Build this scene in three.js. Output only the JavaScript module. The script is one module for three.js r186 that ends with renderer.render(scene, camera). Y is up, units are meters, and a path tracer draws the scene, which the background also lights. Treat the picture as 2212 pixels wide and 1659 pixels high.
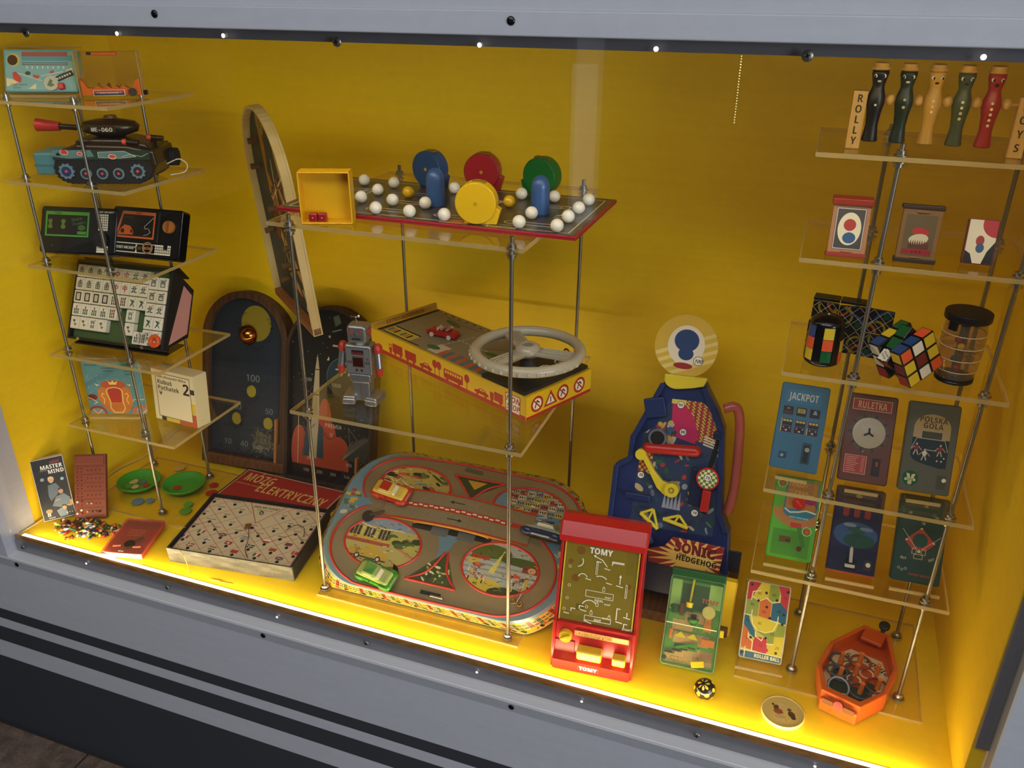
import * as THREE from 'three';
import { RoundedBoxGeometry } from 'three/addons/geometries/RoundedBoxGeometry.js';
import { mergeGeometries, toCreasedNormals } from 'three/addons/utils/BufferGeometryUtils.js';
import { RectAreaLightUniformsLib } from 'three/addons/lights/RectAreaLightUniformsLib.js';
import { MarchingCubes } from 'three/addons/objects/MarchingCubes.js';

// ---------- camera, light, exposure ----------
const scene = new THREE.Scene();
scene.background = new THREE.Color(0x000000);
const camera = new THREE.PerspectiveCamera(49.003, 2212 / 1659, 0.05, 30);
camera.position.set(0, 0.9, 0);
camera.rotation.set(-0.44775388, 0.35100395, 0.00300345, 'YXZ');
const renderer = new THREE.WebGLRenderer({ antialias: true });
renderer.toneMapping = THREE.LinearToneMapping;
renderer.toneMappingExposure = 1.0;
renderer.shadowMap.enabled = true;
RectAreaLightUniformsLib.init();
const LED = new THREE.Color(1.0, 0.80, 0.44), DAY = new THREE.Color(0.80, 0.90, 1.0);
function areaLight(color, intensity, w, h, pos, target) {
  const l = new THREE.RectAreaLight(color, intensity, w, h);
  l.position.set(...pos); l.lookAt(...target); l.castShadow = true; scene.add(l); return l;
}
areaLight(LED, 33, 1.47, 0.010, [-0.497, 0.0090, -0.8675], [-0.497, 0.20, -1.22]);      // tape along the front edge of the case floor
areaLight(LED, 54, 1.47, 0.010, [-0.497, 0.842, -0.872], [-0.497, 0.35, -1.22]);     // tape behind the upper frame
areaLight(DAY, 10, 3.0, 1.4, [3.9, 0.95, 1.5], [0, 0.3, -0.6]);                        // daylight just inside the window of the hall
areaLight(DAY, 0.4, 0.16, 1.1, [-1.42, -0.1, 3.42], [-1.42, -0.1, 0]);                   // daylight through the narrow side light

areaLight(new THREE.Color(0.95, 0.97, 1), 3.6, 2.4, 0.8, [-0.3, 1.868, 0.6], [-0.3, 0, 0.6]);      // ceiling panel of the hall

// ---------- helpers ----------
let seed = 12345;
const rnd = () => { seed = (seed * 1664525 + 1013904223) >>> 0; return seed / 4294967296; };
const rr = (a, b) => a + (b - a) * rnd();
const used = new Map();
function numbered(n) { const k = used.get(n) || 0; used.set(n, k + 1); return k ? `${n}_${String(k).padStart(3, '0')}` : n; }
const R = d => d * Math.PI / 180;
const V = (x, y, z) => new THREE.Vector3(x, y, z);
function thing(name, label, category, pos = [0, 0, 0], rot = [0, 0, 0], group) {
  const o = new THREE.Group(); o.name = numbered(name); scene.add(o);
  o.position.set(...pos); o.rotation.set(R(rot[0]), R(rot[1]), R(rot[2]), 'YXZ');
  o.userData = { label, category }; if (group) o.userData.group = group; return o;
}
function part(parent, name, geo, mat, pos, rot) {
  const m = new THREE.Mesh(geo, mat); m.name = name; m.castShadow = m.receiveShadow = true;
  if (pos) m.position.set(...pos); if (rot) m.rotation.set(R(rot[0]), R(rot[1]), R(rot[2]), 'YXZ');
  parent.add(m); return m;
}
function solo(name, label, category, geo, mat, pos, rot, group) {
  const m = part(scene, numbered(name), geo, mat, pos, rot); m.userData = { label, category }; if (group) m.userData.group = group; return m;
}
function struct(name, geo, mat, pos, rot) { const m = part(scene, name, geo, mat, pos, rot); m.userData = { kind: 'structure' }; return m; }
const mats = new Map();
function M(color, roughness = 0.5, metalness = 0, extra) {
  const key = extra ? null : `${color}|${roughness}|${metalness}`;
  if (key && mats.has(key)) return mats.get(key);
  const p = { color, roughness, metalness }, phys = extra && ['transmission', 'clearcoat', 'thickness', 'ior', 'sheen', 'attenuationColor'].some(k => k in extra);
  const m = phys ? new THREE.MeshPhysicalMaterial({ ...p, ...extra }) : new THREE.MeshStandardMaterial({ ...p, ...(extra || {}) });
  if (key) mats.set(key, m); return m;
}
function canvas(w, h, draw) {
  const c = document.createElement('canvas'); c.width = w; c.height = h; const g = c.getContext('2d'); draw(g, w, h);
  const t = new THREE.CanvasTexture(c); t.colorSpace = THREE.SRGBColorSpace; t.anisotropy = 8; return t;
}
const print = (w, h, draw, roughness = 0.5, extra) => M(0xffffff, roughness, 0, { map: canvas(w, h, draw), ...(extra || {}) });
function fit(geo, axis = 'xy') {           // uv 0..1 over the bounding box of the piece
  geo.computeBoundingBox(); const b = geo.boundingBox, p = geo.attributes.position, uv = new Float32Array(p.count * 2);
  const [i, j] = axis === 'xy' ? ['x', 'y'] : axis === 'xz' ? ['x', 'z'] : ['z', 'y'];
  const g = { x: k => p.getX(k), y: k => p.getY(k), z: k => p.getZ(k) };
  for (let k = 0; k < p.count; k++) {
    uv[2 * k] = (g[i](k) - b.min[i]) / (b.max[i] - b.min[i]);
    let v = (g[j](k) - b.min[j]) / (b.max[j] - b.min[j]); if (axis === 'xz') v = 1 - v; uv[2 * k + 1] = v;
  }
  geo.setAttribute('uv', new THREE.BufferAttribute(uv, 2)); return geo;
}
const box = (w, h, d) => new THREE.BoxGeometry(w, h, d);
const rbox = (w, h, d, r = 0.002, s = 2) => new RoundedBoxGeometry(w, h, d, s, Math.min(r, w / 2.01, h / 2.01, d / 2.01));
const cyl = (r1, r2, h, n = 24) => new THREE.CylinderGeometry(r1, r2, h, n);
const sph = (r, a = 24, b = 16) => new THREE.SphereGeometry(r, a, b);
const lathe = (pts, n = 32) => new THREE.LatheGeometry(pts.map(p => new THREE.Vector2(p[0], p[1])), n);
const torus = (R0, r, a = 10, b = 40) => new THREE.TorusGeometry(R0, r, a, b);
function tube(pts, r, n = 40, k = 8, closed = false, tension = 0.5) { return new THREE.TubeGeometry(new THREE.CatmullRomCurve3(pts.map(p => V(...p)), closed, 'catmullrom', tension), n, r, k, closed); }
function bar(a, b, r, n = 10, r2 = r) {      // cylinder between two points
  const A = V(...a), B = V(...b), L = A.distanceTo(B), g = new THREE.CylinderGeometry(r2, r, L, n);
  g.translate(0, L / 2, 0); g.applyQuaternion(new THREE.Quaternion().setFromUnitVectors(V(0, 1, 0), B.clone().sub(A).normalize())); g.translate(...a); return g;
}
function rrect(w, h, r) {
  const s = new THREE.Shape(), x = -w / 2, y = -h / 2; s.moveTo(x + r, y); s.lineTo(x + w - r, y); s.absarc(x + w - r, y + r, r, -Math.PI / 2, 0);
  s.lineTo(x + w, y + h - r); s.absarc(x + w - r, y + h - r, r, 0, Math.PI / 2); s.lineTo(x + r, y + h); s.absarc(x + r, y + h - r, r, Math.PI / 2, Math.PI);
  s.lineTo(x, y + r); s.absarc(x + r, y + r, r, Math.PI, Math.PI * 1.5); return s;
}
function poly(pts) { const s = new THREE.Shape(); pts.forEach((p, i) => i ? s.lineTo(p[0], p[1]) : s.moveTo(p[0], p[1])); s.closePath(); return s; }
function ext(shape, d, bevel = 0, seg = 8) {   // extruded along +z from 0 to d
  const g = new THREE.ExtrudeGeometry(shape, { depth: Math.max(1e-5, d - 2 * bevel), bevelEnabled: bevel > 0, bevelSize: bevel, bevelOffset: -bevel, bevelThickness: bevel, bevelSegments: 2, curveSegments: seg });
  g.translate(0, 0, bevel); return fit(g);
}
const plate = (w, h, d, r, bevel = 0) => ext(rrect(w, h, r), d, bevel);          // rounded slab centred in x and y, from z 0 to d
const sheet = (w, h, r = 0.001) => fit(new THREE.ShapeGeometry(rrect(w, h, r), 6));  // thin print
const up = (g, y) => g.translate(0, y, 0);
const flat = g => g.rotateX(-Math.PI / 2);
const join = gs => mergeGeometries(gs.map(g => { const q = g.index ? g.toNonIndexed() : g.clone(); for (const k of Object.keys(q.attributes)) if (!['position', 'normal', 'uv'].includes(k)) q.deleteAttribute(k); return q; }));
function txt(g, s, x, y, size, color, font = 'bold', fam = 'sans-serif', align = 'center') { g.fillStyle = color; g.font = `${font} ${size}px ${fam}`; g.textAlign = align; g.textBaseline = 'middle'; g.fillText(s, x, y); }
function stxt(g, s, x, y, size, color, sx = 1, sy = 1, rot = 0, font = 'bold', fam = 'sans-serif', align = 'center') { g.save(); g.translate(x, y); g.rotate(rot); g.scale(sx, sy); txt(g, s, 0, 0, size, color, font, fam, align); g.restore(); }
function blob(g, x, y, rx, ry, c, rot = 0) { g.fillStyle = c; g.beginPath(); g.ellipse(x, y, rx, ry, rot, 0, 7); g.fill(); }
function pathFill(g, pts, c, close = true) { g.fillStyle = c; g.beginPath(); pts.forEach((p, i) => i ? g.lineTo(p[0], p[1]) : g.moveTo(p[0], p[1])); if (close) g.closePath(); g.fill(); }
function stroke(g, pts, c, w, close = false) { g.strokeStyle = c; g.lineWidth = w; g.lineJoin = g.lineCap = 'round'; g.beginPath(); pts.forEach((p, i) => i ? g.lineTo(p[0], p[1]) : g.moveTo(p[0], p[1])); if (close) g.closePath(); g.stroke(); }
// noise textures (grain and mottling only)
function noiseTex(w, h, fn, color = true) {
  const d = new Uint8Array(w * h * 4);
  for (let y = 0; y < h; y++) for (let x = 0; x < w; x++) { const c = fn(x, y); d.set([c[0], c[1], c[2], 255], (y * w + x) * 4); }
  const t = new THREE.DataTexture(d, w, h); t.magFilter = THREE.LinearFilter; t.minFilter = THREE.LinearMipmapLinearFilter; t.generateMipmaps = true; t.wrapS = t.wrapT = THREE.RepeatWrapping;
  if (color) t.colorSpace = THREE.SRGBColorSpace; t.needsUpdate = true; return t;
}
function valueNoise(n) { const v = Float32Array.from({ length: n * n }, rnd); return (x, y) => { const xi = Math.floor(x), yi = Math.floor(y), fx = x - xi, fy = y - yi, s = t => t * t * (3 - 2 * t), a = (i, j) => v[((j % n + n) % n) * n + ((i % n + n) % n)]; const u = s(fx), w = s(fy); return (a(xi, yi) * (1 - u) + a(xi + 1, yi) * u) * (1 - w) + (a(xi, yi + 1) * (1 - u) + a(xi + 1, yi + 1) * u) * w; }; }
const N1 = valueNoise(64), N2 = valueNoise(64);
const cl = v => Math.max(0, Math.min(255, v));
function woodMat(c1, c2, rough = 0.6) {
  const t = noiseTex(256, 256, (x, y) => { const k = 0.5 + 0.35 * Math.sin((x * 0.19 + 6 * N1(x * 0.03, y * 0.008)) * 1.7) + 0.3 * (N2(x * 0.5, y * 0.02) - 0.5); return [0, 1, 2].map(i => cl(c1[i] + (c2[i] - c1[i]) * k)); });
  return M(0xffffff, rough, 0, { map: t });
}
// ---------- shared materials ----------
const grainMap = noiseTex(512, 512, (x, y) => { const k = 247 + 5 * (N1(x * 0.0125, y * 0.25) - 0.5) + 4 * (N2(x * 0.125, y * 0.125) - 0.5) + 4 * (rnd() - 0.5); return [cl(k), cl(k), cl(k)]; });
const yellowPaint = M(new THREE.Color().setRGB(0.90, 0.60, 0.003), 0.55, 0, { map: grainMap });
const greyPaint = M(0xb4b4ba, 0.5, 0, { map: grainMap });
const stripGrey = M(0x6f6d72, 0.5, 0, { map: grainMap });
const trimGrey = M(0x9c9ca2, 0.5, 0, { map: grainMap });
const ledgeGrey = M(0xc8c6c6, 0.5);
const darkStripe = M(0x2f3136, 0.6);
const steel = M(0xb8b4a8, 0.3, 1), zinc = M(0x9a968a, 0.42, 1), chrome = M(0xe2e0dc, 0.12, 1);
const black = M(0x0b0b0c, 0.45), blackGloss = M(0x0a0a0b, 0.18), white = M(0xece6d4, 0.5);
const clearPane = new THREE.MeshPhysicalMaterial({ color: 0xffffff, roughness: 0.02, transmission: 1, thickness: 0, ior: 1.45 });
const acrylic = new THREE.MeshPhysicalMaterial({ color: 0xfdfbf2, roughness: 0.02, transmission: 1, thickness: 0, ior: 1.45 });
const acrylicEdge = new THREE.MeshPhysicalMaterial({ color: 0xf2e2a4, roughness: 0.45, transmission: 0.75, thickness: 0 });
const ledGlow = M(0xffffff, 0.5, 0, { emissive: new THREE.Color(1, 0.86, 0.6), emissiveIntensity: 6 });
const uvm = (g, s = 1) => { // box-like uv in metres by dominant normal
  const p = g.attributes.position, n = g.attributes.normal, uv = new Float32Array(p.count * 2);
  for (let k = 0; k < p.count; k++) { const a = [Math.abs(n.getX(k)), Math.abs(n.getY(k)), Math.abs(n.getZ(k))]; const m = a.indexOf(Math.max(...a)); const q = [p.getX(k), p.getY(k), p.getZ(k)]; const r = m === 0 ? [q[2], q[1]] : m === 1 ? [q[0], q[2]] : [q[0], q[1]]; uv[2 * k] = r[0] * s; uv[2 * k + 1] = r[1] * s; }
  g.setAttribute('uv', new THREE.BufferAttribute(uv, 2)); return g;
};
const sbox = (x0, x1, y0, y1, z0, z1) => uvm(new THREE.BoxGeometry(x1 - x0, y1 - y0, z1 - z0).translate((x0 + x1) / 2, (y0 + y1) / 2, (z0 + z1) / 2), 1.6);
// ---------- the display case ----------
const X0 = -1.262, X1 = 0.267, ZB = -1.30, ZF = -0.858;
struct('floor_case', sbox(X0 - 0.02, X1 + 0.02, -0.02, 0, ZB - 0.02, ZF - 0.002), yellowPaint);
struct('wall_back', sbox(X0 - 0.02, X1 + 0.02, 0, 0.87, ZB - 0.02, ZB), yellowPaint);
struct('wall_left', sbox(X0 - 0.02, X0, 0, 0.87, ZB, ZF - 0.002), yellowPaint);
struct('wall_right', sbox(X1, X1 + 0.02, 0, 0.87, ZB, ZF - 0.002), yellowPaint);
struct('ceiling_case', sbox(X0 - 0.02, X1 + 0.02, 0.87, 0.89, ZB - 0.02, ZF), M(0x4a4844, 0.7));
struct('trim_1', sbox(X0 - 0.02, X1 + 0.02, 0.838, 0.89, ZF - 0.012, ZF), stripGrey);                       // upper frame board
const lowStrip = struct('trim_2', sbox(X0 - 0.02, X1 + 0.02, -0.034, -0.0035, ZF - 0.002, ZF + 0.004), stripGrey);   // lower frame board
struct('trim_3', sbox(X0, X1, -0.0034, 0.0045, ZF - 0.002, ZF + 0.002), woodMat([150, 105, 40], [120, 80, 30]));     // raw board edge in front of the light tape
struct('trim_4', sbox(X1 + 0.0015, X1 + 0.016, 0.088, 0.838, ZF - 0.002, ZF + 0.006), stripGrey);           // right frame strip
struct('trim_5', sbox(X0 - 0.03, X0 - 0.004, -0.034, 0.838, ZF - 0.004, ZF + 0.006), stripGrey);
// outer casing of painted boards
struct('trim_6', uvm(rbox(3.4, 0.0235, 0.05, 0.0018).translate(-0.3, 0.8618, -0.855), 1.6), greyPaint);      // upper rail with screws
struct('wall_upper', sbox(-2.0, 1.4, 0.8735, 1.9, -0.90, -0.834), greyPaint);
struct('trim_7', uvm(rbox(3.4, 0.007, 0.0245, 0.0015).translate(-0.3, -0.0305, -0.8455), 1.6), ledgeGrey);      // ledge board
struct('trim_8', sbox(-2.0, 1.4, -0.0495, -0.0342, -0.90, -0.8345), trimGrey);                               // band with screws under the ledge
const panel = struct('wall_front', sbox(-2.0, 1.4, -0.492, -0.0497, -0.90, -0.8352), greyPaint);
for (const [a, b] of [[-0.164, -0.188], [-0.2115, -0.2485], [-0.293, -0.492]]) part(panel, 'painted_stripe', sbox(-2.0, 1.4, b, a, -0.8351, -0.8346), darkStripe);
struct('wall_right_front', sbox(X1 + 0.019, 1.4, -0.034, 0.85, -0.90, -0.834), greyPaint);
struct('wall_left_front', sbox(-2.0, X0 + 0.004, -0.027, 0.85, -0.90, -0.833), greyPaint);
struct('trim_9', sbox(X1 + 0.016, X1 + 0.0189, 0.0, 0.85, -0.90, -0.8335), M(0xb4aca0, 0.5));
// front pane
const pane = struct('window_1', sbox(X0 + 0.006, X1 + 0.016, -0.027, 0.8495, ZF + 0.0065, ZF + 0.0085), clearPane);
// light tapes
function tape(y, z, tilt, label) {
  const t = thing('light_tape', label, 'light strip', [-0.497, y, z], [tilt, 0, 0]);
  part(t, 'backing', box(1.50, 0.0012, 0.009), M(0xf2ead8, 0.6), [0, 0, 0]);
  part(t, 'diffuser', rbox(1.50, 0.0022, 0.0065, 0.001), ledGlow, [0, 0.0016, 0]);
}
tape(0.0006, -0.8650, 0, 'glowing white light tape along the front edge of the case floor');
tape(0.8450, -0.8745, 180, 'hidden light tape behind the upper frame board of the case');
// screws and lit pilot holes on the frame
function screw(x, y, z, r, label, mat = zinc) {
  const t = thing('screw', label, 'screw', [x, y, z], [90, 0, 0], 'screws of the case frame');
  part(t, 'head', lathe([[0.0001, 0], [r, 0], [r, 0.0008], [r * 0.75, 0.0018], [r * 0.3, 0.0022], [0.0001, 0.0022]], 20), mat);
  part(t, 'cross_slot', join([box(r * 0.9, 0.0006, r * 0.22), box(r * 0.22, 0.0006, r * 0.9)]), black, [0, 0.0021, 0], [0, 20, 0]);
}
for (const [x, l] of [[-0.951, 'screw in the upper frame, leftmost, above the blue pocket game'], [-0.512, 'large screw in the upper frame left of the middle'], [-0.030, 'large screw in the upper frame near the wooden figures']]) screw(x, 0.839, ZF + 0.0087, 0.0052, l);
for (const [x, l] of [[-1.235, 'screw in the lower frame at the left corner'], [-0.919, 'screw in the lower frame below the flag quiz tray'], [-0.546, 'screw in the lower frame below the tin race track'], [-0.046, 'screw in the lower frame below the spotted ball']]) screw(x, -0.012, ZF + 0.0087, 0.0046, l);
for (const [x, l] of [[-0.732, 'dark screw in the grey upper rail, left'], [-0.306, 'dark screw in the grey upper rail, middle']]) screw(x, 0.864, -0.8298, 0.0042, l, M(0x3b3b3e, 0.3, 1));
for (const [x, l] of [[-1.242, 'dark screw in the grey band under the ledge, left'], [-0.725, 'dark screw in the grey band under the ledge, below the tin race track'], [-0.305, 'dark screw in the grey band under the ledge, below the red game']]) screw(x, -0.0405, -0.8343, 0.0042, l, M(0x2b2b2e, 0.3, 1));
const holeGlow = M(0xffffff, 0.5, 0, { emissive: new THREE.Color(1, 0.93, 0.8), emissiveIntensity: 2.2 });
[[-0.809, 0.841], [-0.658, 0.842], [-0.347, 0.840], [-0.167, 0.841], [0.111, 0.842]].forEach(([x, y], i) => solo('lit_pilot_hole', ['first', 'second', 'third', 'fourth', 'fifth'][i] + ' lit pilot hole from the left in the upper frame', 'light', sph(0.0024, 14, 10).scale(1, 1, 0.35), holeGlow, [x, y, ZF + 0.0092], null, 'lit holes in the frame'));
[[-1.09, -0.008], [-0.705, -0.009], [-0.364, -0.008], [-0.206, -0.008], [0.104, -0.008]].forEach(([x, y], i) => solo('lit_pilot_hole', ['first', 'second', 'third', 'fourth', 'fifth'][i] + ' lit pilot hole from the left in the lower frame', 'light', sph(0.0018, 14, 10).scale(1, 1, 0.35), holeGlow, [x, y, ZF + 0.0092], null, 'lit holes in the frame'));
// ---------- the hall in front of the case ----------
const stoneMap = noiseTex(512, 512, (x, y) => { const k = N1(x * 0.09, y * 0.09) * 0.5 + N2(x * 0.3, y * 0.3) * 0.3 + rnd() * 0.2; return [cl(70 + 70 * k), cl(58 + 58 * k), cl(50 + 48 * k)]; });
const stone = M(0xffffff, 0.6, 0, { map: stoneMap });
const ground = struct('floor', sbox(-4, 4, -0.53, -0.4975, -0.92, 3.5), M(0x39332e, 0.9));
for (let i = 0; i < 7; i++) for (let j = 0; j < 4; j++) { if (i > 3 && j > 1) continue; part(ground, 'tile', uvm(box(0.394, 0.006, 0.394).translate(-2.2 + i * 0.4, -0.4950, -0.632 + j * 0.4), 1.6), stone); }
const plaster = M(0x6a6764, 0.85);
struct('wall_far_left', sbox(-4.1, -4, -0.53, 2.1, -0.92, 3.6), plaster);
struct('wall_far_right', join([sbox(4, 4.1, -0.53, 0.22, -0.92, 3.6), sbox(4, 4.1, 1.68, 2.1, -0.92, 3.6), sbox(4, 4.1, 0.22, 1.68, -0.92, -0.03), sbox(4, 4.1, 0.22, 1.68, 3.03, 3.6)]), plaster);
struct('ceiling', sbox(-4.1, 4.1, 1.9, 2.0, -0.92, 3.6), plaster);
struct('wall_case_left', sbox(-4.1, -2.0, -0.53, 1.9, -0.92, -0.83), plaster);
struct('wall_case_right', sbox(1.4, 4.1, -0.53, 1.9, -0.92, -0.83), plaster);
// wall behind the viewer with a wide window and a narrow side light
struct('wall_behind', join([sbox(-4, -1.51, -0.53, 1.9, 3.5, 3.6), sbox(-1.33, 4, -0.53, 1.9, 3.5, 3.6), sbox(-1.51, -1.33, -0.53, -0.68, 3.5, 3.6), sbox(-1.51, -1.33, 1.0, 1.9, 3.5, 3.6)]), plaster);
{ const c = thing('ceiling_light', 'long white ceiling light panel of the hall above the viewer', 'ceiling light', [-0.3, 1.9, 0.6]); part(c, 'housing', box(2.46, 0.02, 0.86), white, [0, -0.0105, 0]); part(c, 'diffuser', box(2.4, 0.006, 0.8), M(0xffffff, 0.6, 0, { emissive: new THREE.Color(0.95, 0.97, 1), emissiveIntensity: 1.5 }), [0, -0.0236, 0]); }
const dayGlow = M(0xffffff, 1, 0, { emissive: DAY, emissiveIntensity: 3 });
const w2 = struct('window_2', box(0.01, 1.46, 3.06), dayGlow, [4.05, 0.95, 1.5]);
for (const z of [-0.5, 0.5]) part(w2, 'mullion', box(0.05, 1.46, 0.05), white, [-0.03, 0, z]);
struct('window_3', box(0.18, 1.68, 0.01), M(0xffffff, 1, 0, { emissive: DAY, emissiveIntensity: 0.2 }), [-1.42, 0.16, 3.55]);
// ---------- clear shelf units on threaded rods ----------
function shelfUnit(label, x0, x1, z0, z1, levels, rods, plateRect, rodTop) {
  const t = thing('shelf_unit', label, 'shelf unit', [(x0 + x1) / 2, 0, (z0 + z1) / 2], [0, 0, 0], 'clear shelf units on threaded rods');
  const cx = (x0 + x1) / 2, cz = (z0 + z1) / 2, T = 0.005;
  function slab(name, a, b, c, d, y, th) {
    const e = 0.0012, s = part(t, name, box(b - a - 2 * e, th, c - d - 2 * e), acrylic, [(a + b) / 2 - cx, y - th / 2, (c + d) / 2 - cz]);
    const w = b - a, dp = c - d;
    for (const k of [-1, 1]) { part(s, 'edge', box(w, th, e), acrylicEdge, [0, 0, k * (dp / 2 - e / 2)]); part(s, 'edge', box(e, th, dp - 2 * e), acrylicEdge, [k * (w / 2 - e / 2), 0, 0]); }
  }
  for (const y of levels) slab('shelf', x0, x1, z0, z1, y, T);
  slab('base_plate', ...plateRect, 0.0032, 0.003);
  for (const [bx, bz, tx, tz] of rods) {
    const top = rodTop, P = y => [bx + (tx - bx) * y / top - cx, y, bz + (tz - bz) * y / top - cz];
    const r = part(t, 'rod', bar(P(0.0035), P(top), 0.0026, 10), zinc);
    const ring = [];
    for (const y of [0.0035 + 0.006, ...levels]) {
      const q = P(y), low = y < 0.02;
      if (!low) { part(r, 'washer', cyl(0.0075, 0.0075, 0.0012, 20), steel, [q[0], y + 0.0008, q[2]]); part(r, 'nut', cyl(0.0055, 0.0055, 0.0045, 6), steel, [q[0], y + 0.0038, q[2]]); part(r, 'nut', cyl(0.0055, 0.0055, 0.0045, 6), steel, [q[0], y - T - 0.0042, q[2]]); part(r, 'washer', cyl(0.0075, 0.0075, 0.0012, 20), steel, [q[0], y - T - 0.0012, q[2]]); }
      else { part(r, 'washer', cyl(0.008, 0.008, 0.0015, 20), steel, [q[0], 0.0042, q[2]]); part(r, 'nut', lathe([[0.0001, 0], [0.0062, 0], [0.0062, 0.004], [0.0045, 0.006], [0.003, 0.0066], [0.0001, 0.0066]], 16), steel, [q[0], 0.005, q[2]]); }
    }
  }
  return t;
}
const LV = [0.733, 0.611, 0.473, 0.313, 0.173], RV = [0.733, 0.615, 0.472, 0.305, 0.174], CV = [0.617, 0.342];
shelfUnit('tall clear shelf unit at the left wall carrying the toy tank', -1.214, -0.979, -0.982, -1.168, LV, [[-1.198, -1.006, -1.199, -1.007], [-1.060, -1.006, -1.063, -1.004], [-1.198, -1.141, -1.197, -1.141], [-1.060, -1.141, -1.060, -1.139]], [-1.214, -0.979, -0.982, -1.168], 0.742);
shelfUnit('tall clear shelf unit at the right wall carrying the wooden figures', -0.012, 0.235, -0.984, -1.165, RV, [[0.064, -1.001, 0.073, -0.991], [0.206, -0.997, 0.213, -0.991], [0.068, -1.131, 0.067, -1.131], [0.209, -1.127, 0.209, -1.127]], [-0.012, 0.235, -0.962, -1.165], 0.746);
shelfUnit('low wide clear shelf unit in the middle carrying the marble maze board', -0.668, -0.315, -0.897, -1.236, CV, [[-0.662, -0.924, -0.627, -0.889], [-0.343, -0.921, -0.328, -0.894], [-0.643, -1.222, -0.640, -1.220], [-0.341, -1.222, -0.334, -1.220]].map(r => r), [-0.668, -0.322, -0.907, -1.236], 0.632);
// ---------- helpers for leaning slabs: origin at the middle of the lower front edge, x right, y up the face, body behind z = 0 ----------
function leaner(name, label, cat, [x, y, z], yaw, lean, d, group) { return thing(name, label, cat, [x, y + 0.0004 + d * Math.sin(R(lean)), z], [-lean, yaw, 0], group); }
const slabBody = (w, h, d, r, bevel = 0.0012) => plate(w, h, d, r, bevel).translate(0, h / 2, -d);
function face(parent, name, w, h, mat, x = 0, y = 0, z = 0.0003, r = 0.0005) { return part(parent, name, sheet(w, h, r), mat, [x, y, z]); }
function easel(label, [x, y, z], yaw, lean, w, h, d = 0.013) {      // clear bent stand: back sheet, foot and lip
  const t = thing('display_stand', label, 'display stand', [x, y + 0.0004, z], [0, yaw, 0]), a = R(lean), T = 0.002, zb = -d * Math.cos(a) - 0.0032;
  part(t, 'back_sheet', box(w, h, T), acrylic, [0, T + h / 2 * Math.cos(a), zb - h / 2 * Math.sin(a)], [-lean, 0, 0]);
  part(t, 'top_edge', box(w, 0.0012, T), acrylicEdge, [0, T + h * Math.cos(a), zb - h * Math.sin(a)], [-lean, 0, 0]);
  part(t, 'foot', box(w, T, 0.045), acrylic, [0, T / 2, -0.0125]);
  part(t, 'lip', box(w, 0.004, T), acrylicEdge, [0, 0.002, 0.0105]);
  return t;
}
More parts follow.
